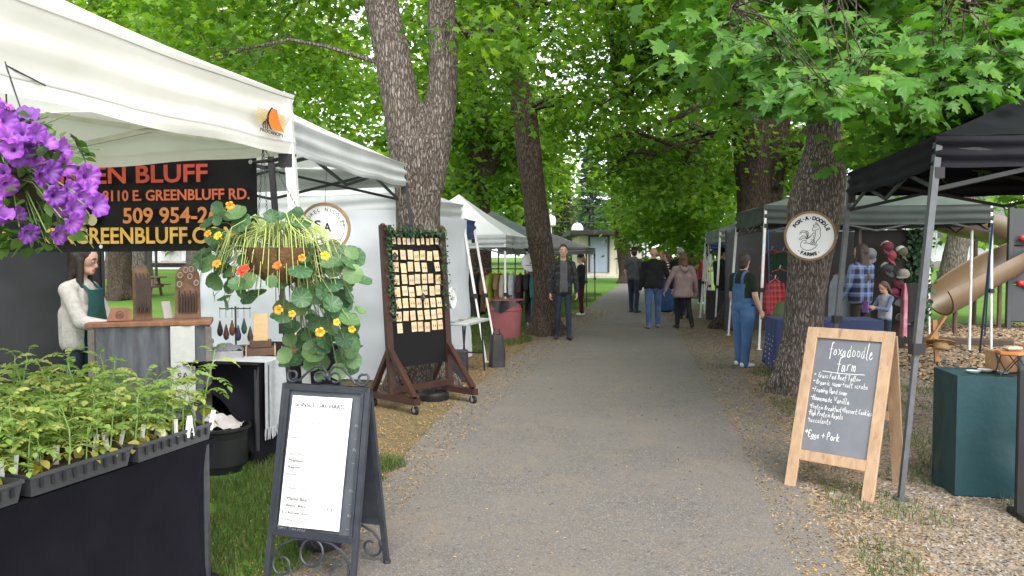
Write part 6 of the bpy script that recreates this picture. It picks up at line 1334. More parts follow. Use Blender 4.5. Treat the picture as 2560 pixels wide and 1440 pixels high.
mb = MB(); ribbon(mb, [(x0 + iw * .16, LC * .727), (x0 + iw * .45, LC * .722), (x0 + iw * .8, LC * .728)], .004, MC, .0)
for fy in (.375, .43, .495, .565, .635, .69, .745): ribbon(mb, [(x0 + iw * .045, LC * (.985 - .75 * fy)), (x0 + iw * .055, LC * (.985 - .75 * fy))], .006, MC, .0)
o = mb.build('chalk_marks', CH, cb, False); o['kind'] = 'stuff'
# round farm sign on the maple
sc_ = P(2025, 590, 8.28); t, M_ = round_sign('round_sign', 'round white farm sign with fox drawing nailed to the maple', sc_, .262, (-.22, -1, 0), RIMW, .085); M_ = M_ @ Matrix.Rotation(R(-4), 4, 'Z'); k_ = .262 / .62
def ln(pts, w=.0055): ribbon(fx_, [((x - 770) / 620 * .262, (715 - y) / 620 * .262) for x, y in pts], w, M_, .001)
fx_ = MB()
for pl in ([(880, 370), (925, 410), (965, 470), (990, 500), (1000, 560), (1000, 640), (1020, 690), (990, 770), (950, 810), (930, 850), (920, 900)], [(880, 370), (870, 430), (830, 440), (815, 430), (835, 470), (800, 560), (830, 585), (880, 560), (950, 540), (965, 520)], [(835, 470), (870, 490), (905, 480)], [(905, 390), (910, 440)], [(885, 585), (885, 640), (890, 720), (870, 780), (880, 850), (900, 915)],
           [(705, 790), (760, 730), (810, 690), (830, 640), (855, 630), (880, 640), (885, 690)], [(705, 790), (740, 770), (800, 700)], [(850, 700), (865, 780), (860, 850), (820, 900)], [(700, 780), (690, 690), (650, 640), (590, 630), (540, 655), (515, 690), (530, 640), (580, 590), (650, 600), (700, 660), (710, 760)], [(660, 590), (715, 620), (730, 680), (710, 750)], [(700, 800), (660, 770), (600, 780), (560, 820), (510, 830), (545, 770), (590, 720), (650, 730), (700, 790)],
           [(660, 830), (600, 850), (560, 920), (570, 1000), (640, 1060), (730, 1080), (830, 1060), (910, 1000), (965, 915), (900, 935), (840, 930), (760, 905), (690, 890), (640, 915)], [(680, 830), (685, 890)], [(800, 800), (850, 800), (810, 860), (780, 900)], [(850, 860), (870, 880), (840, 920)]): ln(pl)
fx_.build('fox_drawing', BLK, t, False)['kind'] = 'stuff'
arc_text('FOX·A·DOODLE', BLK, .052, 0, 0, .172, 88, t, M_, 11.2, offset=.003); arc_text('·FARMS·', BLK, .05, 0, 0, .21, 270, t, M_, 10.5, True, offset=.003)

# ================================================================ teal table and what stands on it
TEAL = mat('teal_tablecloth', (.011, .048, .056), .5, (.008, .036, .043), 3, .6, 6, spec=.4)
tf = Vector((2.86, 4.98, 0)); ux = Vector((.985, -.17, 0)).normalized(); uy = Vector((.17, .985, 0)).normalized()
tt = thing('cloth_covered_table', 'table under a fitted teal cloth beneath the black canopy', 'table', tf, math.atan2(ux.y, ux.x)); TL, TDp, TH = 1.5, .42, .775
tf.x = 2.86
mb = MB(); mb.grid(lambda u, v: (TL * u, TDp * v, TH + .004 * mnoise.noise((u * 6, v * 3, 0))), 24, 8)
def skirt(a, b_, n, nn):
    a, b_ = Vector(a), Vector(b_)
    def fn(u, v): p = a.lerp(b_, u); k = (.018 * mnoise.noise((u * 4 + a.x, v * 3, 3)) + .014 * math.sin(u * n + v * 4) * v + .02 * v) * min(1, 7 * u, 7 * (1 - u)); q = p + Vector(nn) * k; return (q.x, q.y, TH * (1 - v) + .012)
    mb.grid(fn, 36, 20)
skirt((0, 0, 0), (TL, 0, 0), 14, (0, -1, 0)); skirt((0, TDp, 0), (0, 0, 0), 9, (-1, 0, 0)); skirt((TL, TDp, 0), (0, TDp, 0), 14, (0, 1, 0)); mb.build('tablecloth', TEAL, tt, sharp=50)
for x in (.06, TL - .06):
    for y in (.06, TDp - .06): MB().tube([(x, y, 0), (x, y, TH - .01)], .014, 6).build('leg', LEG_G, tt)
def tq(x, y, z=TH + .006): return tt.matrix_basis @ Vector((x, y, z))
HEXW = mat('orange_wood', (.5, .2, .06), .5, (.38, .14, .04), 5)
def riser(label, x, y, w, h):
    t = thing('display_riser', label, 'display stand', tq(x, y), .3); hexa = [(w / 2 * math.cos(R(60 * i)), w / 2 * math.sin(R(60 * i))) for i in range(6)]
    MB().prism(hexa, .018, Matrix.Translation((0, 0, h))).build('wooden_top', HEXW, t)
    for z in (.004, h - .012): MB().tube([(a * .95, b_ * .95, z) for a, b_ in hexa + hexa[:1]], .004, 5, cap=False).build('wire_ring', STEEL_B, t)
    for i in range(6):
        a, b_ = hexa[i], hexa[(i + 1) % 6]; MB().tube([(a[0] * .95, a[1] * .95, .004), ((a[0] + b_[0]) * .475, (a[1] + b_[1]) * .475, h / 2), (b_[0] * .95, b_[1] * .95, h - .012)], .004, 5).build('wire_leg', STEEL_B, t)
        if i % 2 == 0: MB().tube([(b_[0] * .95, b_[1] * .95, .004), (a[0] * .95, a[1] * .95, h - .012)], .004, 5).build('wire_leg', STEEL_B, t)
riser('low hexagonal wire riser with an orange wooden top on the teal table', .37, .12, .2, .15); riser('taller hexagonal wire riser carrying a lilac bundle on the teal table', .62, .1, .22, .215)
o = MB().box((0, 0, .07), (.2, .14, .14), 0, 0, None, .004).build('carton', mat('cardboard', (.36, .2, .09), .85)); o.location = tq(.42, .33); tag(o, 'small brown cardboard carton behind the wire risers', 'box')
o = MB().box((0, 0, .13), (.3, .12, .26), 0, 0, None, .01).build('teal_crate', TEAL); o.location = tq(.78, .33); tag(o, 'teal covered block behind the taller wire riser', 'box')
for k, (x, y, r) in enumerate(((.17, .2, .045), (.27, .27, .05), (.35, .2, .04), (.5, .05, .035))):
    o = MB().lathe([(.001, .004), (r * .7, .004), (r, .018), (r * .96, .018), (r * .65, .008), (.001, .008)], 20, cap=(False, False)).build('dish', mat('glass_dish', (.55, .56, .55), .15, spec=.7)); o.location = tq(x, y, TH + .004); tag(o, ['shallow pale dish nearest the table corner on the teal cloth', 'shallow pale dish between the corner dish and the carton', 'shallow dish tucked behind the low wire riser', 'small dish under the taller wire riser'][k], 'dish')
b_ = MB(); b_.ball((0, 0, .06), (.1, .06, .075), 18, 12); o = b_.build('lilac_bundle', mat('lilac_marble', (.42, .26, .5), .5, (.62, .5, .68), 14)); o.location = tq(.63, .1, TH + .235)
for v in o.data.vertices: v.co *= 1 + .2 * mnoise.noise(v.co * 16)
tag(o, 'lilac marbled bundle sitting on the taller wire riser', 'bundle')
o = MB().box((0, 0, .012), (.1, .08, .024), 0, 0, None, .01).build('wrapped_soap', mat('clear_wrap', (.55, .48, .35), .2, spec=.7)); o.location = tq(.37, .12, TH + .172); tag(o, 'wrapped tan bar on the low wire riser', 'soap')
jr = thing('glass_jar', 'grey glass jar with a red lid behind the low wire riser', 'jar', tq(.5, .26)); MB().lathe([(.03, 0), (.035, .02), (.035, .14), (.028, .16)], 18).build('jar_body', mat('smoky_glass', (.2, .23, .24), .12, spec=.7), jr); MB().lathe([(.03, .16), (.03, .185)], 18).build('lid', mat('red_lid', (.5, .06, .06), .4), jr)
bp = thing('black_panel', 'black standing panel at the near end of the teal table', 'panel', G(2545, 1296), -.15); MB().box((.1, 0, .45), (.24, .03, .88), 0, 0, None, .006).build('panel_board', JOINT, bp); 
for x in (.0, .2): MB().box((x, .0, .02), (.03, .22, .04)).build('foot', JOINT, bp)

# ================================================================ caps and shirts stall
def on2(px, py, Y): return P(px, py, Y)
PLR = plaid('red_plaid', (.42, .03, .03), (.06, .012, .012), (.02, .02, .02), 11)
garment('hanging_garment', 'long red plaid shirt hanging at the grey green canopy corner', 'clothing', P(1938, 695, 12.9), .5, .36, .9, PLR); 
garment('hanging_garment', 'green jacket draped low beside the maple trunk', 'clothing', P(1962, 745, 10.8), .1, .34, .75, mat('olive_cloth', (.06, .1, .04), .9), False, hanger=False)
DOT, ntd, bsd, od = nodes_of('navy_dotted_cloth'); cod = coords(ntd, 'Object', (16, 16, 16)); fd = ntd.nodes.new('ShaderNodeVectorMath'); fd.operation = 'FRACTION'; ntd.links.new(cod, fd.inputs[0]); sd = ntd.nodes.new('ShaderNodeVectorMath'); sd.operation = 'DISTANCE'; sd.inputs[1].default_value = (.5, .5, .5); ntd.links.new(fd.outputs[0], sd.inputs[0]); ntd.links.new(ramp(ntd, sd.outputs['Value'], [(.2, (.3, .33, .42)), (.26, (.028, .04, .11))]), bsd.inputs['Base Color']); bsd.inputs['Roughness'].default_value = .9
c0 = P(2060, 800, 9.9); dt = thing('cloth_covered_table', 'table with a navy dotted cloth behind the maple trunk', 'table', (c0.x - .6, c0.y, 0), -.12); zD = c0.z; mb = MB()
def dsk(a, b_, nn):
    a, b_ = Vector(a), Vector(b_); mb.grid(lambda u, v: (lambda p: (p.x, p.y, zD - v * (zD - .08 - .1 * abs(math.sin(u * 5)))))(a.lerp(b_, u) + Vector(nn) * (.02 * math.sin(u * 16) * v + .05 * v) * min(1, 7 * u, 7 * (1 - u))), 30, 12)
DL, DD = 1.3, .7; mb.grid(lambda u, v: (DL * u, DD * v, zD + .003 * math.sin(u * 20)), 20, 8); dsk((0, 0, 0), (DL, 0, 0), (0, -1, 0)); dsk((0, DD, 0), (0, 0, 0), (-1, 0, 0)); dsk((DL, 0, 0), (DL, DD, 0), (1, 0, 0)); mb.build('tablecloth', DOT, dt, sharp=50)
for x in (.08, DL - .08):
    for y in (.08, DD - .08): MB().tube([(x, y, 0), (x, y, zD - .01)], .015, 6).build('leg', LEG_G, dt)
def cap(label, q, m1, m2, rot, s=1.0):
    t = thing('baseball_cap', label, 'cap', q); t.rotation_euler = rot; t.scale = (s, s, s); mb = MB(); n = 20
    prof = [(.098, 0), (.1, .03), (.092, .07), (.07, .1), (.035, .118), (.004, .122)]; mb.lathe(prof, n, cap=(False, False)); cr = mb.mesh('crown', [m1, m2]); 
    for p in cr.polygons: p.material_index = 1 if p.center.y > .02 else 0
    part('crown', cr, t); MB().grid(lambda u, v: (.085 * math.sin((u - .5) * 2.6) * (1 + .1 * v), -.085 * math.cos((u - .5) * 2.6) - .095 * v * math.cos((u - .5) * 1.6), .004 - .02 * v + .02 * (1 - math.cos((u - .5) * 2.2))), 14, 4).build('brim', m1, t); MB().ball((0, 0, .122), (.008, .008, .005), 8, 5).build('button', m2, t)
cm_ = {k: mat('cap_' + k, c, .85) for k, c in dict(maroon=(.1, .015, .028), white=(.45, .45, .45), grey=(.15, .15, .16), red=(.22, .03, .04), pink=(.3, .05, .12), charcoal=(.04, .04, .045), olive=(.07, .075, .05), tan=(.24, .22, .19)).items()}
cw = thing('cap_wall', 'dark lattice panel covered with leafy vine behind the caps', 'display panel', P(2225, 700, 13.1)); cw.location.z = 0; MB().box((0, .06, 1.0), (1.15, .03, 2.0)).build('panel', mat('dark_lattice', (.02, .018, .016), .8), cw)
for x in (-.5, .5): MB().box((x, .06, 1.0), (.05, .05, 2.02)).build('post', MAHO, cw)
o = scatter('vine', FAR_T[0], FAR_T[1], np.stack([nprs.normal(.45, .12, 900), nprs.normal(.0, .05, 900), nprs.uniform(.5, 2.0, 900)], 1), rot_from(nprs.normal(0, .6, (900, 3)) + np.array((0, -.6, .3)), nprs.normal(0, .6, (900, 3)) + np.array((0, 0, -.6))), nprs.uniform(.05, .1, 900), GAR, cw); o['kind'] = 'stuff'
for (lb, px, py, a, b_, r) in (('maroon and white cap topmost on the dark lattice panel', 2215, 620, 'maroon', 'white', (1.2, .2, .3)), ('faded grey cap left of the maroon one on the panel', 2175, 638, 'grey', 'tan', (1.3, 0, -.3)), ('faded red cap below the maroon one on the panel', 2222, 642, 'red', 'tan', (1.2, .3, .5)), ('olive cap at the vine side of the panel', 2250, 632, 'olive', 'white', (1.3, 0, .9)), ('grey cap with white mesh back low on the panel', 2215, 672, 'charcoal', 'white', (1.25, 0, .5)), ('tan cap perched on a stand above the pink shirt', 2258, 690, 'tan', 'charcoal', (.2, 0, -.6)), ('dark red cap on the cap pile beside the girl', 2243, 715, 'maroon', 'charcoal', (.4, 0, .5)), ('bright pink cap on the cap pile beside the girl', 2240, 735, 'pink', 'red', (.5, 0, .2)), ('white cap near the bottom of the cap pile', 2252, 765, 'white', 'white', (.5, 0, .8)), ('pale grey cap lowest in the cap pile', 2254, 800, 'grey', 'white', (.5, 0, .3))): cap(lb, P(px, py, 12.85), cm_[a], cm_[b_], (r[0] * .6, r[1], r[2]), 1.0)
garment('hanging_garment', 'black t-shirt hanging at the right end of the cap stall', 'clothing', P(2282, 700, 12.7), .3, .42, .62, mat('black_tee', (.015, .015, .016), .9), False, hanger=False)
garment('hanging_garment', 'pink shirt with plum stripe hanging beside the cap pile', 'clothing', P(2262, 700, 12.5), 1.1, .3, .85, mat('pink_tee', (.6, .3, .36), .9, (.3, .06, .1), 4), False, hanger=False)
garment('hanging_garment', 'grey denim vest hanging left of the plaid shirted shopper', 'clothing', P(2100, 680, 13.4), .1, .36, .8, mat('grey_denim', (.2, .23, .26), .9), False)
garment('hanging_garment', 'dark green hoodie hanging behind the red plaid shirt', 'clothing', P(1958, 625, 15), .2, .5, .7, mat('dark_green_fleece', (.02, .06, .03), .9), True)
garment('hanging_garment', 'faded red shirt hanging behind the canopy corner strap', 'clothing', P(1930, 622, 15.2), .2, .42, .7, mat('faded_red', (.2, .05, .045), .9), True)
garment('hanging_garment', 'black hoodie with white print behind the red plaid shirt', 'clothing', P(1950, 670, 14), .3, .46, .7, mat('black_print', (.02, .02, .024), .9, (.3, .3, .3), 9, lo=.6, hi=.66), True)
# dark back sheet added behind the shirt stall to shade its inside
t = thing('stall_wall', 'dark back sheet added to shade the inside of the grey green canopy', 'fabric wall', (5.7, 15.9, 0), -.19); MB().grid(lambda u, v: (-1.3 + 3.3 * u, .03 * math.sin(u * 14), .05 + 2.0 * v), 30, 6).build('wall_cloth', WALL_GREY, t)
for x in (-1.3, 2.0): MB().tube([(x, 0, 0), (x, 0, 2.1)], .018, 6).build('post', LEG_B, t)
for (a, b_, lb) in ((P(1921, 572, 12.8), G(1925, 905), 'blue strap hanging inside the grey green canopy corner'), (P(2480, 560, 12.1), P(2462, 840, 12.2), 'blue strap tied to the dark far canopy leg')):
    b_ = b_ if lb.startswith('blue strap tied') else P(1924, 780, 12.6); o = MB().tube([a, a.lerp(b_, .5), b_], .022, 4, sx=.25).build('strap', mat('blue_webbing', (.03, .16, .45), .6)); tag(o, lb, 'strap')
fb = P(2458, 850, 12.2); o = MB().tube([P(2482, 560, 12.25), Vector((fb.x - .02, 12.25, 0))], .02, 4).build('tent_pole', LEG_B); tag(o, 'black pole standing beside the blue strap', 'pole')
wp = P(2430, 575, 12.8); o = MB().tube([wp, Vector((wp.x, 12.8, 0))], .022, 8).build('tent_pole', LEG_W); tag(o, 'thin white pole standing left of the blue strap', 'pole')
# folded white frames near the far right canopy
for k, (x0_, x1_, yb) in enumerate(((1752, 1770, 782), (1760, 1772, 785), (1768, 1780, 778), (1786, 1770, 797), (1778, 1762, 790))):
    b_ = G(x0_, yb); o = MB().tube([b_, P(x1_, 640 if k < 3 else 610, b_.y + .1)], .011, 5).build('frame_pole', LEG_W); tag(o, 'pale folded frame pole leaning at the farther green canopy', 'pole', 'folded frame poles')
# ================================================================ playground
BRS = mat('brown_slide_plastic', (.165, .11, .062), .4, (.13, .085, .048), 2, spec=.5); YS = 16.5
sl_t = thing('playground_slide', 'curved brown plastic slide with a scooped lower end', 'slide', (P(2400, 700, YS).x, YS, 0)); o0 = Vector(sl_t.location)
path = [P(2352, 765, 15.6), P(2400, 738, 15.7), P(2450, 705, 16.0), P(2520, 668, 16.8), P(2575, 640, 17.8), P(2580, 622, 18.6), P(2530, 600, 18.8), P(2460, 580, 18.0), P(2395, 565, 17.2), P(2340, 548, 17.0), P(2300, 520, 17.4)]
rs = resample([(p - o0, 0) for p in path], .25); mb = MB(); K = len(rs); n = 14; vs = []
for i, (p, _) in enumerate(rs):
    t_ = (rs[min(i + 1, K - 1)][0] - rs[max(i - 1, 0)][0]).normalized(); s_ = Vector((0, 0, 1)).cross(t_).normalized(); u_ = t_.cross(s_); r = .42
    for ring in (1, .9):
        for j in range(n + 1): a = math.pi * (j / n) * 1.24 - math.pi * .12; vs.append(p - s_ * (r * ring * math.cos(a)) - u_ * (r * ring * math.sin(a)) + u_ * .2)
m2 = 2 * (n + 1); f = []
for i in range(K - 1):
    for j in range(n):
        a = i * m2 + j; f.append((a, a + 1, a + 1 + m2, a + m2)); b_ = a + n + 1; f.append((b_ + 1, b_, b_ + m2, b_ + 1 + m2))
    for e_ in (0, n): a = i * m2 + e_; f.append((a, a + m2, a + m2 + n + 1, a + n + 1))
for i in (0, K - 1):
    for j in range(n): a = i * m2 + j; f.append((a, a + 1, a + n + 2, a + n + 1))
mb.add(vs, f); mb.build('chute', BRS, sl_t, sharp=50)
for (px, py, Y) in ((2388, 765, 15.7), (2500, 690, 16.8), (2440, 590, 17.6)): q = P(px, py, Y) - o0; MB().tube([(q.x, q.y, -.1), (q.x, q.y, q.z - .1)], .045, 8).build('support_post', mat('brown_post', (.12, .07, .045), .5), sl_t)
cwp = G(2520, 822); t = thing('climbing_wall', 'grey climbing panel with red and blue holds in the playground', 'climbing wall', (cwp.x, cwp.y, 0), -.25)
CG = mat('grey_play_panel', (.06, .065, .073), .5, (.05, .055, .062), 3)
for k in range(3): MB().box((.55 + .02 * k, .05 * k, .55 + .82 * k), (1.1, .08, .8), 0, 0, None, .02).build('panel', CG, t)
MB().box((0, 0, 1.3), (.1, .12, 2.6), 0, 0, None, .01).build('post', CG, t); MB().box((1.12, 0, 1.3), (.1, .12, 2.6), 0, 0, None, .01).build('post', CG, t)
HR_ = mat('red_hold', (.5, .03, .03), .4); HB_ = mat('blue_hold', (.03, .08, .3), .4)
for (x, z, m) in ((.22, 1.95, HR_), (.32, 1.9, HR_), (.2, .98, HR_), (.3, .93, HR_), (.42, 1.55, HB_), (.7, 1.2, HR_), (.8, 2.2, HB_)): MB().ball((x, -.05, z), (.085, .06, .07), 12, 8).build('hold', m, t)
# easel with a hat
ez = G(2330, 908); t = thing('wooden_easel', 'slanted wooden easel frame with crossed legs in front of the slide', 'easel', ez); EW = mat('easel_wood', (.38, .19, .07), .6, (.28, .13, .05), 5)
def ep(px, py, dy=0): return P(px, py, ez.y + dy) - ez
MB().bar(ep(2268, 930), ep(2362, 790, .1), .07, .035).build('long_leg', EW, t); MB().bar(ep(2343, 908), ep(2336, 800, .1), .07, .035).build('upright', EW, t); MB().bar(ep(2262, 862), ep(2340, 866), .05, .03).build('crossbar', EW, t)
hp_ = P(2352, 853, ez.y - .15); t = thing('straw_hat', 'tan straw hat hanging upside down on the easel', 'hat', hp_); t.rotation_euler = (R(168), R(14), .3); HT = mat('straw', (.5, .33, .16), .8, (.42, .27, .12), 20, .3, 80)
MB().lathe([(.19, .012), (.2, .02), (.12, .0), (.098, .01), (.1, .05), (.085, .11), (.05, .125), (.002, .115)], 30, cap=(False, False)).build('hat_body', HT, t, sharp=0); MB().lathe([(.102, .015), (.104, .04)], 30, cap=(False, False)).build('hat_band', EW, t)
lg = G(2400, 895); o = MB().box((0, 0, .06), (1.5, .14, .14), 0, 0, None, .02).build('timber_edging', mat('dark_timber', (.09, .06, .045), .8)); o.location = (P(2410, 855, 13.6).x, 13.6, 0); o.rotation_euler[2] = -.35; tag(o, 'dark timber edging lying across the bark chips', 'timber')

# goods under the farther green canopy
gt = thing('cloth_covered_table', 'dark goods table under the farther green canopy', 'table', (5.15, 18.3, 0), .2); mb = MB()
mb.grid(lambda u, v: (-.35 + .7 * u, -.6 + 1.2 * v, .74), 6, 10)
for a, b_ in (((-.35, -.6), (.35, -.6)), ((-.35, .6), (-.35, -.6)), ((.35, -.6), (.35, .6))): mb.grid(lambda u, v: (a[0] + (b_[0] - a[0]) * u, a[1] + (b_[1] - a[1]) * u, .74 - .7 * v), 8, 4)
mb.build('tablecloth', mat('wear_black_fabric2', (.02, .018, .02), .9), gt)
for x in (-.3, .3):
    for y in (-.55, .55): MB().tube([(x, y, 0), (x, y, .73)], .015, 6).build('leg', LEG_G, gt)
for k, (x, y, c, d, lb) in enumerate(((4.95, 17.75, (.6, .42, .03), (.16, .14, .2), 'yellow tub on the dark goods table'), (5.1, 18.1, (.55, .5, .45), (.2, .16, .12), 'cream box on the dark goods table'), (5.2, 18.5, (.35, .08, .1), (.18, .18, .14), 'red checked bundle on the dark goods table'))):
    o = MB().box((0, 0, d[2] / 2), d, 0, 0, None, .02).build('goods_box', mat('goods_%d' % k, c, .6, tuple(v * .5 for v in c), 18)); o.location = (x, y, .745); o.rotation_euler[2] = .3 * k; tag(o, lb, 'box')
# ================================================================ people
SKIN = {k: mat('skin_' + k, c, .55, tuple(x * .86 for x in c), 9, spec=.35) for k, c in dict(fair=(.55, .33, .24), rosy=(.52, .28, .2), tan=(.42, .25, .17)).items()}
HAIRM = {k: mat('hair_' + k, c, .55, tuple(x * .5 for x in c), 14, .5, 50, sc=(6, 6, .8)) for k, c in dict(brown=(.05, .028, .018), dark=(.022, .014, .011), auburn=(.09, .045, .025), blond=(.28, .17, .085), grey=(.25, .24, .23), ginger=(.13, .065, .03)).items()}
def cloth(name, c, c2=None, sc=7): return mat('wear_' + name, c, .88, c2 or tuple(x * .7 for x in c), sc, .35, 22, spec=.2)
LIP = mat('lips', (.36, .14, .12), .5); EYE = mat('eye_dark', (.03, .022, .02), .2); EYW = mat('eye_white', (.6, .58, .55), .3); SOLE = mat('white_sole', (.7, .7, .7), .6)
def person(label, loc, rz, height, arms, legs, mats, hair=None, hairc='brown', build_=1.0, belly=0, shirt='long', hem=.9, head=0, nod=0, rule=None, voxel=.0095, wide=1.0, extra=None, coat=0, bald=False, face=True, hands=True, name='person'):
    """faces -Y before turning; arms/legs: [left, right] of (swing, abduct, elbow, inward) / (swing, knee)"""
    B = []; w = build_
    tags = ['skin', 'top', 'pants', 'shoe', 'under', 'sleeve']
    hip = .93; B.append(ell((0, .005, .96), (.165 * w, .125 * w, .13), 'pants'))
    for i, sx in enumerate((1, -1)):
        sw, kn = legs[i]; sw, kn = R(sw), R(kn); h0 = Vector((sx * .088 * w, .005, hip)); d1 = Vector((sx * .03, -math.sin(sw), -math.cos(sw))).normalized(); d2 = Vector((sx * .01, -math.sin(sw - kn), -math.cos(sw - kn))).normalized()
        k_ = h0 + d1 * .43; a_ = k_ + d2 * .41
        B.append(bone(h0, k_, .088 * w * wide, .064 * wide, 'pants')); B.append(bone(k_, a_ + d2 * .02, .064 * wide, .05 * wide, 'pants'))
        tilt = Vector((sx * .18, -1, max(-.6, min(.5, (sw - kn) * .55)))).normalized(); hl = a_ + Vector((0, .045, -.035))
        B.append(bone(hl, hl + tilt * .1, .04, .043, 'shoe')); B.append(bone(hl + tilt * .1, hl + tilt * .19, .043, .032, 'shoe', 1.1, .8))
    tz = 1.0
    B.append(bone((0, .0, hem + .1), (0, .005, 1.2), .155 * w + coat, .15 * w + coat * .6, 'top', 1, .72)); [B.append(bone((q_ * .085 * w, .0, hem + .06), (q_ * .085 * w, .005, 1.2), .085 * w + coat, None, 'top', 1, 1.15)) for q_ in (-1, 1)]; B.append(bone((0, .005, 1.2), (0, .012, 1.34), .15 * w + coat * .6, .158 * w + coat * .4, 'top', 1.08, .7))
    B.append(bone((-.145 * w, .015, 1.405), (.145 * w, .015, 1.405), .062 + coat * .3, None, 'top')); B.append(bone((-.06, .02, 1.44), (.06, .02, 1.44), .05 + coat * .2, None, 'top'))
    if belly: B.append(ell((0, -.055 - belly * .4, 1.08), (.15 * w, .11 + belly, .15), 'top'))
    wrist = []
    for i, sx in enumerate((1, -1)):
        sw, ab, el, inn = [R(v) for v in arms[i]]; s0 = Vector((sx * .185 * w, .012, 1.4)); d1 = Vector((sx * math.sin(ab), -math.sin(sw) * math.cos(ab), -math.cos(sw) * math.cos(ab))); e0 = s0 + d1 * .285
        d2 = Vector((sx * (math.sin(ab) * .6 - math.sin(inn)), -math.sin(sw + el), -math.cos(sw + el))).normalized(); w0 = e0 + d2 * .25
        c_ = coat * .35
        if shirt == 'long': B.append(bone(s0, e0, .056 * w + c_, .048 + c_, 'sleeve')); B.append(bone(e0, w0, .048 + c_, .036 + c_, 'sleeve'))
        else: B.append(bone(s0, s0.lerp(e0, .62), .062 * w, .062 * w, 'sleeve')); B.append(bone(s0.lerp(e0, .3), e0, .045 * w, .041 * w, 'skin')); B.append(bone(e0, w0, .041 * w, .029, 'skin'))
        pn = Vector((-sx, 0, 0)); pn = (pn - d2 * pn.dot(d2)).normalized(); sd = d2.cross(pn).normalized(); fwd = sd if sd.y < 0 else -sd
        if hands:
            pe = w0 + d2 * .085; B.append(bone(w0 - d2 * .01, w0 + d2 * .02, .027, .028, 'skin')); 
            for k in range(4):
                o_ = fwd * (.028 - .0185 * k); B.append(bone(w0 + d2 * .02 + o_ * .7, pe + o_, .0135, .0125, 'skin')); L = (.036, .041, .038, .03)[k]; m1 = pe + o_ + (d2 * .9 + pn * .42).normalized() * L; B.append(bone(pe + o_, m1, .0105, .0095, 'skin')); B.append(bone(m1, m1 + (d2 * .45 + pn * .85).normalized() * L * .85, .0095, .0082, 'skin'))
            t0 = w0 + d2 * .03 + fwd * .026; t1 = t0 + (d2 * .6 + fwd * .75 + pn * .25).normalized() * .042; B.append(bone(t0, t1, .0135, .0115, 'skin')); B.append(bone(t1, t1 + (d2 * .9 + pn * .35 + fwd * .15).normalized() * .034, .0115, .0095, 'skin'))
        else: B.append(bone(w0, w0 + d2 * .09, .03, .026, 'skin', .6, 1))
        wrist.append(w0 + d2 * .1)
    B.append(bone((0, .015, 1.42), (0, -.004, 1.55), .056, .052, 'skin'))
    Hm = Matrix.Translation((0, .0, 1.55)) @ Matrix.Rotation(R(head), 4, 'Z') @ Matrix.Rotation(R(nod), 4, 'X') @ Matrix.Translation((0, 0, -1.55))
    def hv(p): return tuple(Hm @ Vector(p))
    hx = tuple(Hm.to_3x3() @ Vector((1, 0, 0)))
    def hell(c, r, t): e_ = ell(hv(c), r, t); return e_
    HB = [bone(hv((0, -.005, 1.655)), hv((0, -.012, 1.665)), .098, .098, 'skin', .79, 1.0, hx), bone(hv((0, -.03, 1.59)), hv((0, -.045, 1.575)), .056, .05, 'skin', 1.02, 1, hx), bone(hv((0, -.093, 1.655)), hv((0, -.112, 1.615)), .01, .0165, 'skin'), bone(hv((0, -.085, 1.585)), hv((0, -.088, 1.56)), .022, .024, 'skin', 1.2, .9, hx)]
    for sx in (-1, 1): HB.append(bone(hv((sx * .078, .008, 1.655)), hv((sx * .079, .012, 1.615)), .018, .013, 'skin', .5, 1, hx)); HB.append(bone(hv((sx * .02, -.088, 1.672)), hv((sx * .045, -.08, 1.672)), .014, .012, 'skin'))
    B += HB
    zmin = min(min(p['a'][2] - p['ra'] * .85, p['b'][2] - p['rb'] * .85) for p in B if p['t'] == 'shoe')
    for p in B: p['a'] = Vector((p['a'][0], p['a'][1], p['a'][2] - zmin)); p['b'] = Vector((p['b'][0], p['b'][1], p['b'][2] - zmin))
    me = union(B, voxel, 2); ml = [mats.get(t) or mats['top'] for t in tags]
    for m in ml: me.materials.append(m)
    def full_rule(c, idx):
        c = c + np.array([0, 0, zmin]); body = (idx == 1) | (idx == 2); z = c[:, 2] + .012 * np.sin(c[:, 0] * 40)
        idx[body & (z > hem)] = 1; idx[body & (z <= hem)] = 2
        return rule(c, idx) if rule else idx
    classify(me, B, tags, full_rule)
    root = thing(name, label, 'person', loc, rz); sc = height / 1.765; root.scale = (sc, sc, sc); part('body', me, root)
    Z = Matrix.Translation((0, 0, -zmin))
    def hp(p): v = Hm @ Vector(p); return (v.x, v.y, v.z - zmin)
    if face:
        for sx in (-1, 1): MB().ball(hp((sx * .031, -.0935, 1.652)), (.0115, .008, .007), 10, 6).build('eye', EYW, root); MB().ball(hp((sx * .031, -.1, 1.652)), (.0055, .005, .0055), 8, 6).build('iris', EYE, root); MB().tube([hp((sx * .016, -.106, 1.673)), hp((sx * .034, -.102, 1.678)), hp((sx * .049, -.09, 1.672))], [.004, .0045, .003], 5).build('eyebrow', HAIRM['dark' if hairc == 'dark' else 'brown'], root)
        MB().tube([hp((-.024, -.098, 1.577)), hp((0, -.108, 1.578)), hp((.024, -.098, 1.577))], [.004, .0075, .004], 6).build('mouth', LIP, root)
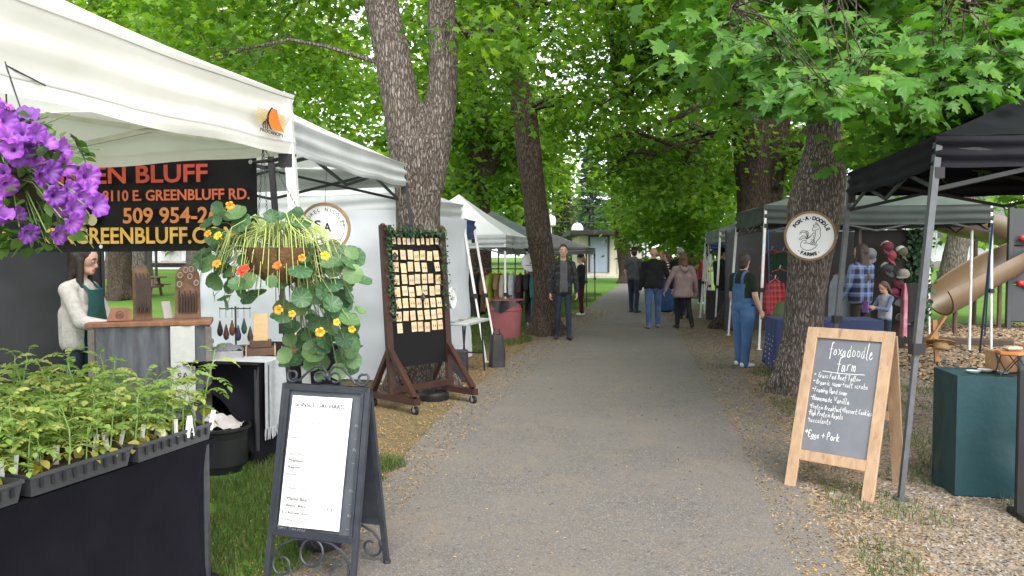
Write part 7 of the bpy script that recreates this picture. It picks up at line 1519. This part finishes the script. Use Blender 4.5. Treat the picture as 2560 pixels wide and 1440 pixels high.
    if hair:
        hb = []
        if hair != 'fringe': hb.append(bone(hv((0, .02, 1.668)), hv((0, .012, 1.678)), .105, .105, 'h', .86, .97, hx)); hb.append(bone(hv((0, .045, 1.6)), hv((0, .04, 1.63)), .078, .085, 'h', .98, .8, hx))
        if hair == 'buzz': hb = [bone(hv((0, .014, 1.668)), hv((0, .002, 1.678)), .103, .103, 'h', .82, .985, hx)]
        if hair == 'fringe': hb = [bone(hv((0, .03, 1.62)), hv((0, .035, 1.645)), .09, .092, 'h', .92, .9, hx)]
        if hair in ('long', 'bob'):
            lo = 1.2 if hair == 'long' else 1.47
            for sx in (-1, -.5, 0, .5, 1): hb.append(bone(hv((sx * .07, .035 + .03 * (1 - abs(sx)), 1.66)), (hv((sx * .075, .06 + .04 * (1 - abs(sx)), lo))[0] + 0, max(hv((sx * .09, .085 + .03 * (1 - abs(sx)), lo))[1], .03) if hair == 'bob' else .125 - .02 * abs(sx), lo + rnd.uniform(-.04, .04)), .038, .022, 'h'))
            if hair == 'long':
                for sx in (-1, 1): hb.append(bone(hv((sx * .075, -.01, 1.64)), (hv((sx * .11, -.03, 1.4))[0], hv((sx * .11, -.03, 1.4))[1] - .045, 1.2), .03, .026, 'h'))
        if hair == 'tail': hb += [bone(hv((0, .1, 1.66)), (0, .13, 1.55), .035, .04, 'h'), bone((0, .13, 1.55), (0, .14, 1.22), .04, .018, 'h')]
        for p in hb: p['a'] = Vector(p['a']) - Vector((0, 0, zmin)); p['b'] = Vector(p['b']) - Vector((0, 0, zmin))
        hm = union(hb, voxel * 1.1, 1); n = len(hm.vertices)
        co = np.empty(n * 3, 'f'); hm.vertices.foreach_get('co', co); co = co.reshape(-1, 3); co += np.array([[mnoise.noise((x * 60, y * 60, z * 9)) * .004] * 3 for x, y, z in co]); hm.vertices.foreach_set('co', co.reshape(-1)); hm.materials.append(HAIRM[hairc]); hm.shade_smooth(); part('hair', hm, root)
    if extra: extra(root, hp, zmin, wrist, Hm)
    return root
CAMO = mat('camo_jacket', (.013, .0135, .0155), .85, (.042, .042, .046), 16, .3, 30, lo=.5, hi=.56, dirt=((.012, .012, .014), 11, .55))
def open_front(w0=.075, z0=.9):
    def f(c, idx): s = (idx == 1) & (np.abs(c[:, 0]) < w0 + .02 * (1.4 - c[:, 2])) & (c[:, 1] < -.03) & (c[:, 2] > z0) & (c[:, 2] < 1.46); idx[s] = 4; return idx
    return f
def hat_on(m, label='cap'):
    def f(root, hp, zmin, wrist, Hm):
        M_ = Matrix.Translation((0, 0, -zmin)) @ Hm @ Matrix.Translation((0, .0, 1.685)); mb = MB(); mb.lathe([(.1, -.01), (.101, .03), (.09, .07), (.06, .095), (.004, .103)], 20, M_ @ Matrix.Diagonal((.9, 1.06, 1, 1)), cap=(False, False)); mb.build('cap_crown', m, root)
        MB().grid(lambda u, v: M_ @ Vector((.082 * math.sin((u - .5) * 2.6), -.09 * math.cos((u - .5) * 2.4) - .075 * v * math.cos((u - .5) * 1.6), .0 - .015 * v + .02 * (1 - math.cos((u - .5) * 2.2)))), 14, 4).build('cap_brim', m, root)
    return f
JEAN = cloth('blue_jeans', (.035, .075, .16), (.07, .13, .25), 5); DJEAN = cloth('dark_jeans', (.018, .026, .042), (.03, .042, .065), 5); BLKC = cloth('black_fabric', (.012, .012, .014), (.02, .02, .022)); SHOEB = mat('dark_shoe', (.035, .025, .022), .6); SHOEG = mat('grey_shoe', (.16, .15, .15), .6); SHOEW = mat('white_shoe', (.62, .62, .62), .5)
def at_px(px, Y): return Vector(((px - 1280) / FPX * Y, Y, 0))
def ground(v): v.z = H(v.x, v.y) + .008; return v
person('young man walking in an open camouflage jacket, grey shirt and dark jeans', ground(at_px(1408, 14.5)), .05, 1.79, [(4, 12, 14, 6), (-3, 13, 16, 6)], [(7, 4), (-5, 8)], dict(skin=SKIN['fair'], top=CAMO, pants=DJEAN, shoe=SHOEB, under=cloth('grey_tee', (.1, .1, .11))), 'buzz', 'auburn', .93, 0, 'long', .86, -4, 0, open_front(.062), coat=.014, wide=.88, voxel=.0085)
person('woman in a black hoodie and maroon trousers standing behind the young man', ground(at_px(1452, 20.5)), -1.3, 1.62, [(20, 10, 60, 15), (10, 8, 40, 10)], [(3, 2), (-4, 3)], dict(skin=SKIN['fair'], top=BLKC, pants=cloth('maroon_trousers', (.06, .012, .018)), shoe=SHOEW), 'tail', 'blond', .95, 0, 'long', .88, coat=.012, voxel=.012, extra=hat_on(BLKC))
person('man in a dark cap, grey polo shirt and jeans with hand in pocket', ground(at_px(1586, 21.6)), 2.3, 1.82, [(-4, 14, 22, 14), (5, 14, 25, 12)], [(2, 0), (-3, 2)], dict(skin=SKIN['rosy'], top=cloth('grey_polo', (.075, .08, .088)), pants=DJEAN, shoe=SHOEB), 'fringe', 'brown', 1.14, .04, 'short', .9, 25, 0, voxel=.012, extra=hat_on(BLKC), wide=1.12)
person('bald man in a black jacket and blue jeans walking hand in hand', ground(at_px(1634, 16.8)), math.pi, 1.76, [(-3, 10, 18, 0), (2, 22, 8, -8)], [(-6, 3), (9, 5)], dict(skin=SKIN['rosy'], top=BLKC, pants=JEAN, shoe=SHOEG), None, 'grey', 1.12, .02, 'long', .88, -6, 0, coat=.03, wide=1.12, voxel=.0105)
def skirt_x(root, hp, zmin, wrist, Hm): MB().lathe([(.15, 1.02 - zmin), (.19, .85 - zmin), (.22, .45 - zmin), (.25, .06), (.24, .05), (.2, .45 - zmin)], 30, cap=(False, False)).build('skirt', cloth('blue_skirt', (.025, .06, .16), (.04, .09, .2)), root, sharp=0)
def hood_x(root, hp, zmin, wrist, Hm):
    MB().tube([(-.1, .09, 1.47 - zmin), (-.06, .135, 1.40 - zmin), (0, .15, 1.37 - zmin), (.06, .135, 1.40 - zmin), (.1, .09, 1.47 - zmin)], [.03, .05, .055, .05, .03], 10).build('hood', MATS['wear_mauve_jacket'], root)
    MB().lathe([(.205, .98 - zmin), (.25, .8 - zmin), (.262, .74 - zmin), (.24, .75 - zmin)], 30, Matrix.Diagonal((1, .78, 1, 1)), cap=(False, False)).build('jacket_skirt', MATS['wear_mauve_jacket'], root, sharp=0)
cloth('mauve_jacket', (.26, .19, .19), (.21, .15, .15), 5)
person('woman in a mauve hooded jacket and black trousers walking hand in hand', ground(at_px(1708, 16.8)), math.pi + .1, 1.64, [(2, 27, 6, -6), (-4, 16, 18, 0)], [(8, 8), (-12, 20)], dict(skin=SKIN['fair'], top=MATS['wear_mauve_jacket'], pants=BLKC, shoe=SHOEB), 'bob', 'ginger', 1.08, .02, 'long', .85, -25, 0, coat=.035, voxel=.0105, extra=hood_x)
STR, nts, bss, os_ = nodes_of('wear_black_white_stripes'); s_ = nts.nodes.new('ShaderNodeSeparateXYZ'); nts.links.new(coords(nts, 'Object'), s_.inputs[0]); nts.links.new(mixc(nts, math_n(nts, 'LESS_THAN', math_n(nts, 'FRACT', math_n(nts, 'MULTIPLY', s_.outputs[2], 13)), .5), (.02, .02, .022), (.6, .59, .57)), bss.inputs['Base Color']); bss.inputs['Roughness'].default_value = .9
person('woman in a striped top and long blue skirt facing the strolling couples', ground(at_px(1669, 21.8)), -2.0, 1.66, [(12, 8, 40, 10), (8, 8, 50, 10)], [(2, 0), (-2, 0)], dict(skin=SKIN['fair'], top=STR, pants=cloth('blue_skirt2', (.025, .06, .16)), shoe=SHOEB), 'bob', 'auburn', .95, 0, 'long', .92, 0, 0, voxel=.012, extra=skirt_x)
person('smiling man in dark clothes half hidden behind the bald man', ground(at_px(1655, 23.2)), .1, 1.74, [(0, 8, 12, 4), (0, 8, 12, 4)], [(2, 0), (-2, 0)], dict(skin=SKIN['rosy'], top=DJEAN, pants=BLKC, shoe=SHOEB), 'fringe', 'brown', 1.05, 0, 'long', .9, 0, 0, voxel=.013)
person('grey haired man in a black shirt behind the woman in mauve', ground(at_px(1700, 20.6)), math.pi - .3, 1.8, [(0, 8, 12, 4), (0, 8, 12, 4)], [(2, 0), (-2, 0)], dict(skin=SKIN['fair'], top=BLKC, pants=DJEAN, shoe=SHOEB), 'buzz', 'grey', 1.05, 0, 'short', .9, 20, 0, voxel=.013)
person('woman in a coral top with dark hair beside the grey haired man', ground(at_px(1712, 19.4)), math.pi + .4, 1.62, [(5, 8, 30, 4), (0, 8, 12, 4)], [(2, 0), (-2, 0)], dict(skin=SKIN['tan'], top=cloth('coral_top', (.5, .12, .07)), pants=DJEAN, shoe=SHOEB), 'bob', 'auburn', 1.0, 0, 'short', .9, 0, 0, voxel=.013)
# overalls
DEN = cloth('denim_overalls', (.045, .1, .21), (.075, .145, .28), 4); TEE = cloth('dark_green_tee', (.018, .026, .018))
def overall_rule(c, idx):
    x, y, z = c[:, 0], c[:, 1], c[:, 2]; bib = (idx == 1) & (np.abs(x) < .2) & ((z < 1.08) | ((z < 1.30) & (np.abs(x) < .13)) | ((np.abs(np.abs(x) - .085) < .022) & (z < 1.5))); idx[bib] = 2; return idx
def seam_x(root, hp, zmin, wrist, Hm):
    for sx in (-1, 1): MB().box((sx * .075, .155, 1.0 - zmin), (.11, .006, .12)).build('back_pocket', DEN, root)
person('person in blue denim overalls and dark tee looking into the shirt stall', ground(at_px(1860, 10.95)), 2.05, 1.60, [(2, 10, 12, 6), (-2, 12, 26, 4)], [(3, 2), (-4, 2)], dict(skin=SKIN['rosy'], top=TEE, pants=DEN, shoe=SHOEW), 'short', 'brown', 1.1, .05, 'short', .95, 18, 4, overall_rule, .0085, 1.28, coat=.012)
PLB = plaid('wear_blue_plaid', (.11, .16, .3), (.012, .015, .03), (.2, .25, .36), 7)
person('long haired shopper in a blue plaid shirt browsing the caps', ground(at_px(2152, 12.3)), math.pi + .45, 1.75, [(10, 8, 20, 4), (6, 9, 14, 4)], [(3, 0), (-3, 0)], dict(skin=SKIN['fair'], top=PLB, pants=cloth('olive_trousers', (.04, .034, .025)), shoe=SHOEB), 'long', 'brown', 1.05, 0, 'long', .84, 10, 0, coat=.025, voxel=.0095)
def girl_x(root, hp, zmin, wrist, Hm):
    m = (wrist[0] + wrist[1]) / 2; MB().box((m.x, m.y - .03, m.z - zmin), (.2, .05, .26), 0, 0, None, .01).build('purple_box', mat('purple_box', (.1, .03, .2), .5, (.25, .12, .35), 12), root)
DV = mat('wear_patch_vest', (.3, .32, .36), .9, (.45, .12, .1), 8, .2, 20, lo=.5, hi=.62)
person('small girl with brown hair in a patched vest holding a purple box', ground(at_px(2214, 11.6)), -1.35, 1.19, [(28, 8, 72, 18), (30, 8, 70, 18)], [(2, 0), (-3, 0)], dict(skin=SKIN['rosy'], top=cloth('blue_grey_sleeves', (.13, .17, .26)), pants=DJEAN, shoe=SHOEW, under=DV), 'bob', 'ginger', 1.0, 0, 'long', .92, 0, 22, lambda c, idx: np.where((idx == 1) & (np.abs(c[:, 0]) < .17) & (c[:, 2] > .95), 4, idx), .0095, extra=girl_x)
FLE = mat('wear_white_fleece', (.5, .48, .45), .95, (.4, .38, .35), 25, .8, 70); APR = cloth('teal_apron', (.018, .075, .07), (.025, .095, .088), 5)
def apron_x(root, hp, zmin, wrist, Hm):
    MB().grid(lambda u, v: (lambda x, z: (x, -.125 - .03 * math.sin(math.pi * u) - .02 * max(0, 1.05 - z), z - zmin))((u - .5) * (.26 + .16 * min(1, max(0, 1.28 - (.45 + .95 * v)) * 4)), .45 + .95 * v), 14, 20).build('apron', APR, root, sharp=0)
    for sx in (-1, 1): MB().tube([(sx * .1, -.12, 1.39 - zmin), (sx * .09, -.02, 1.475 - zmin), (sx * .03, .07, 1.47 - zmin)], .012, 6).build('apron_strap', APR, root)
    MB().tube([(.17 * math.cos(R(a)), .005 + .14 * math.sin(R(a)), 1.05 - zmin) for a in range(-40, 225, 15)], .012, 6).build('apron_tie', APR, root)
person('long haired vendor in a white fleece and teal apron behind the counter', Vector((-3.32, 6.0, 0)), 1.6, 1.66, [(22, 10, 58, 20), (26, 8, 54, 18)], [(2, 0), (-3, 0)], dict(skin=SKIN['fair'], top=FLE, pants=DJEAN, shoe=SHOEB), 'long', 'dark', 1.0, 0, 'long', .92, 4, 14, coat=.028, voxel=.0085, extra=apron_x)
person('dark figure in black standing inside the farther green canopy', ground(at_px(1803, 18.6)), 1.9, 1.76, [(5, 8, 40, 10), (0, 8, 20, 4)], [(2, 0), (-3, 0)], dict(skin=SKIN['tan'], top=BLKC, pants=BLKC, shoe=SHOEB), 'buzz', 'dark', 1.1, .02, 'long', .88, 0, 0, coat=.02, voxel=.013, extra=hat_on(BLKC))
person('distant person in pink beyond the folded frame poles', ground(at_px(1752, 25)), 1.6, 1.65, [(30, 8, 60, 10), (0, 8, 20, 4)], [(2, 0), (-3, 0)], dict(skin=SKIN['fair'], top=cloth('pink_top', (.5, .06, .12)), pants=DJEAN, shoe=SHOEW), 'bob', 'brown', 1.0, 0, 'long', .88, voxel=.015)
person('far off person in red on the right hand lawn', ground(at_px(2427, 44)), .5, 1.2, [(0, 8, 20, 4), (0, 8, 20, 4)], [(2, 0), (-3, 0)], dict(skin=SKIN['fair'], top=cloth('red_top', (.4, .05, .07)), pants=DJEAN, shoe=SHOEW), 'bob', 'brown', 1.0, 0, 'long', .88, voxel=.018, face=False)
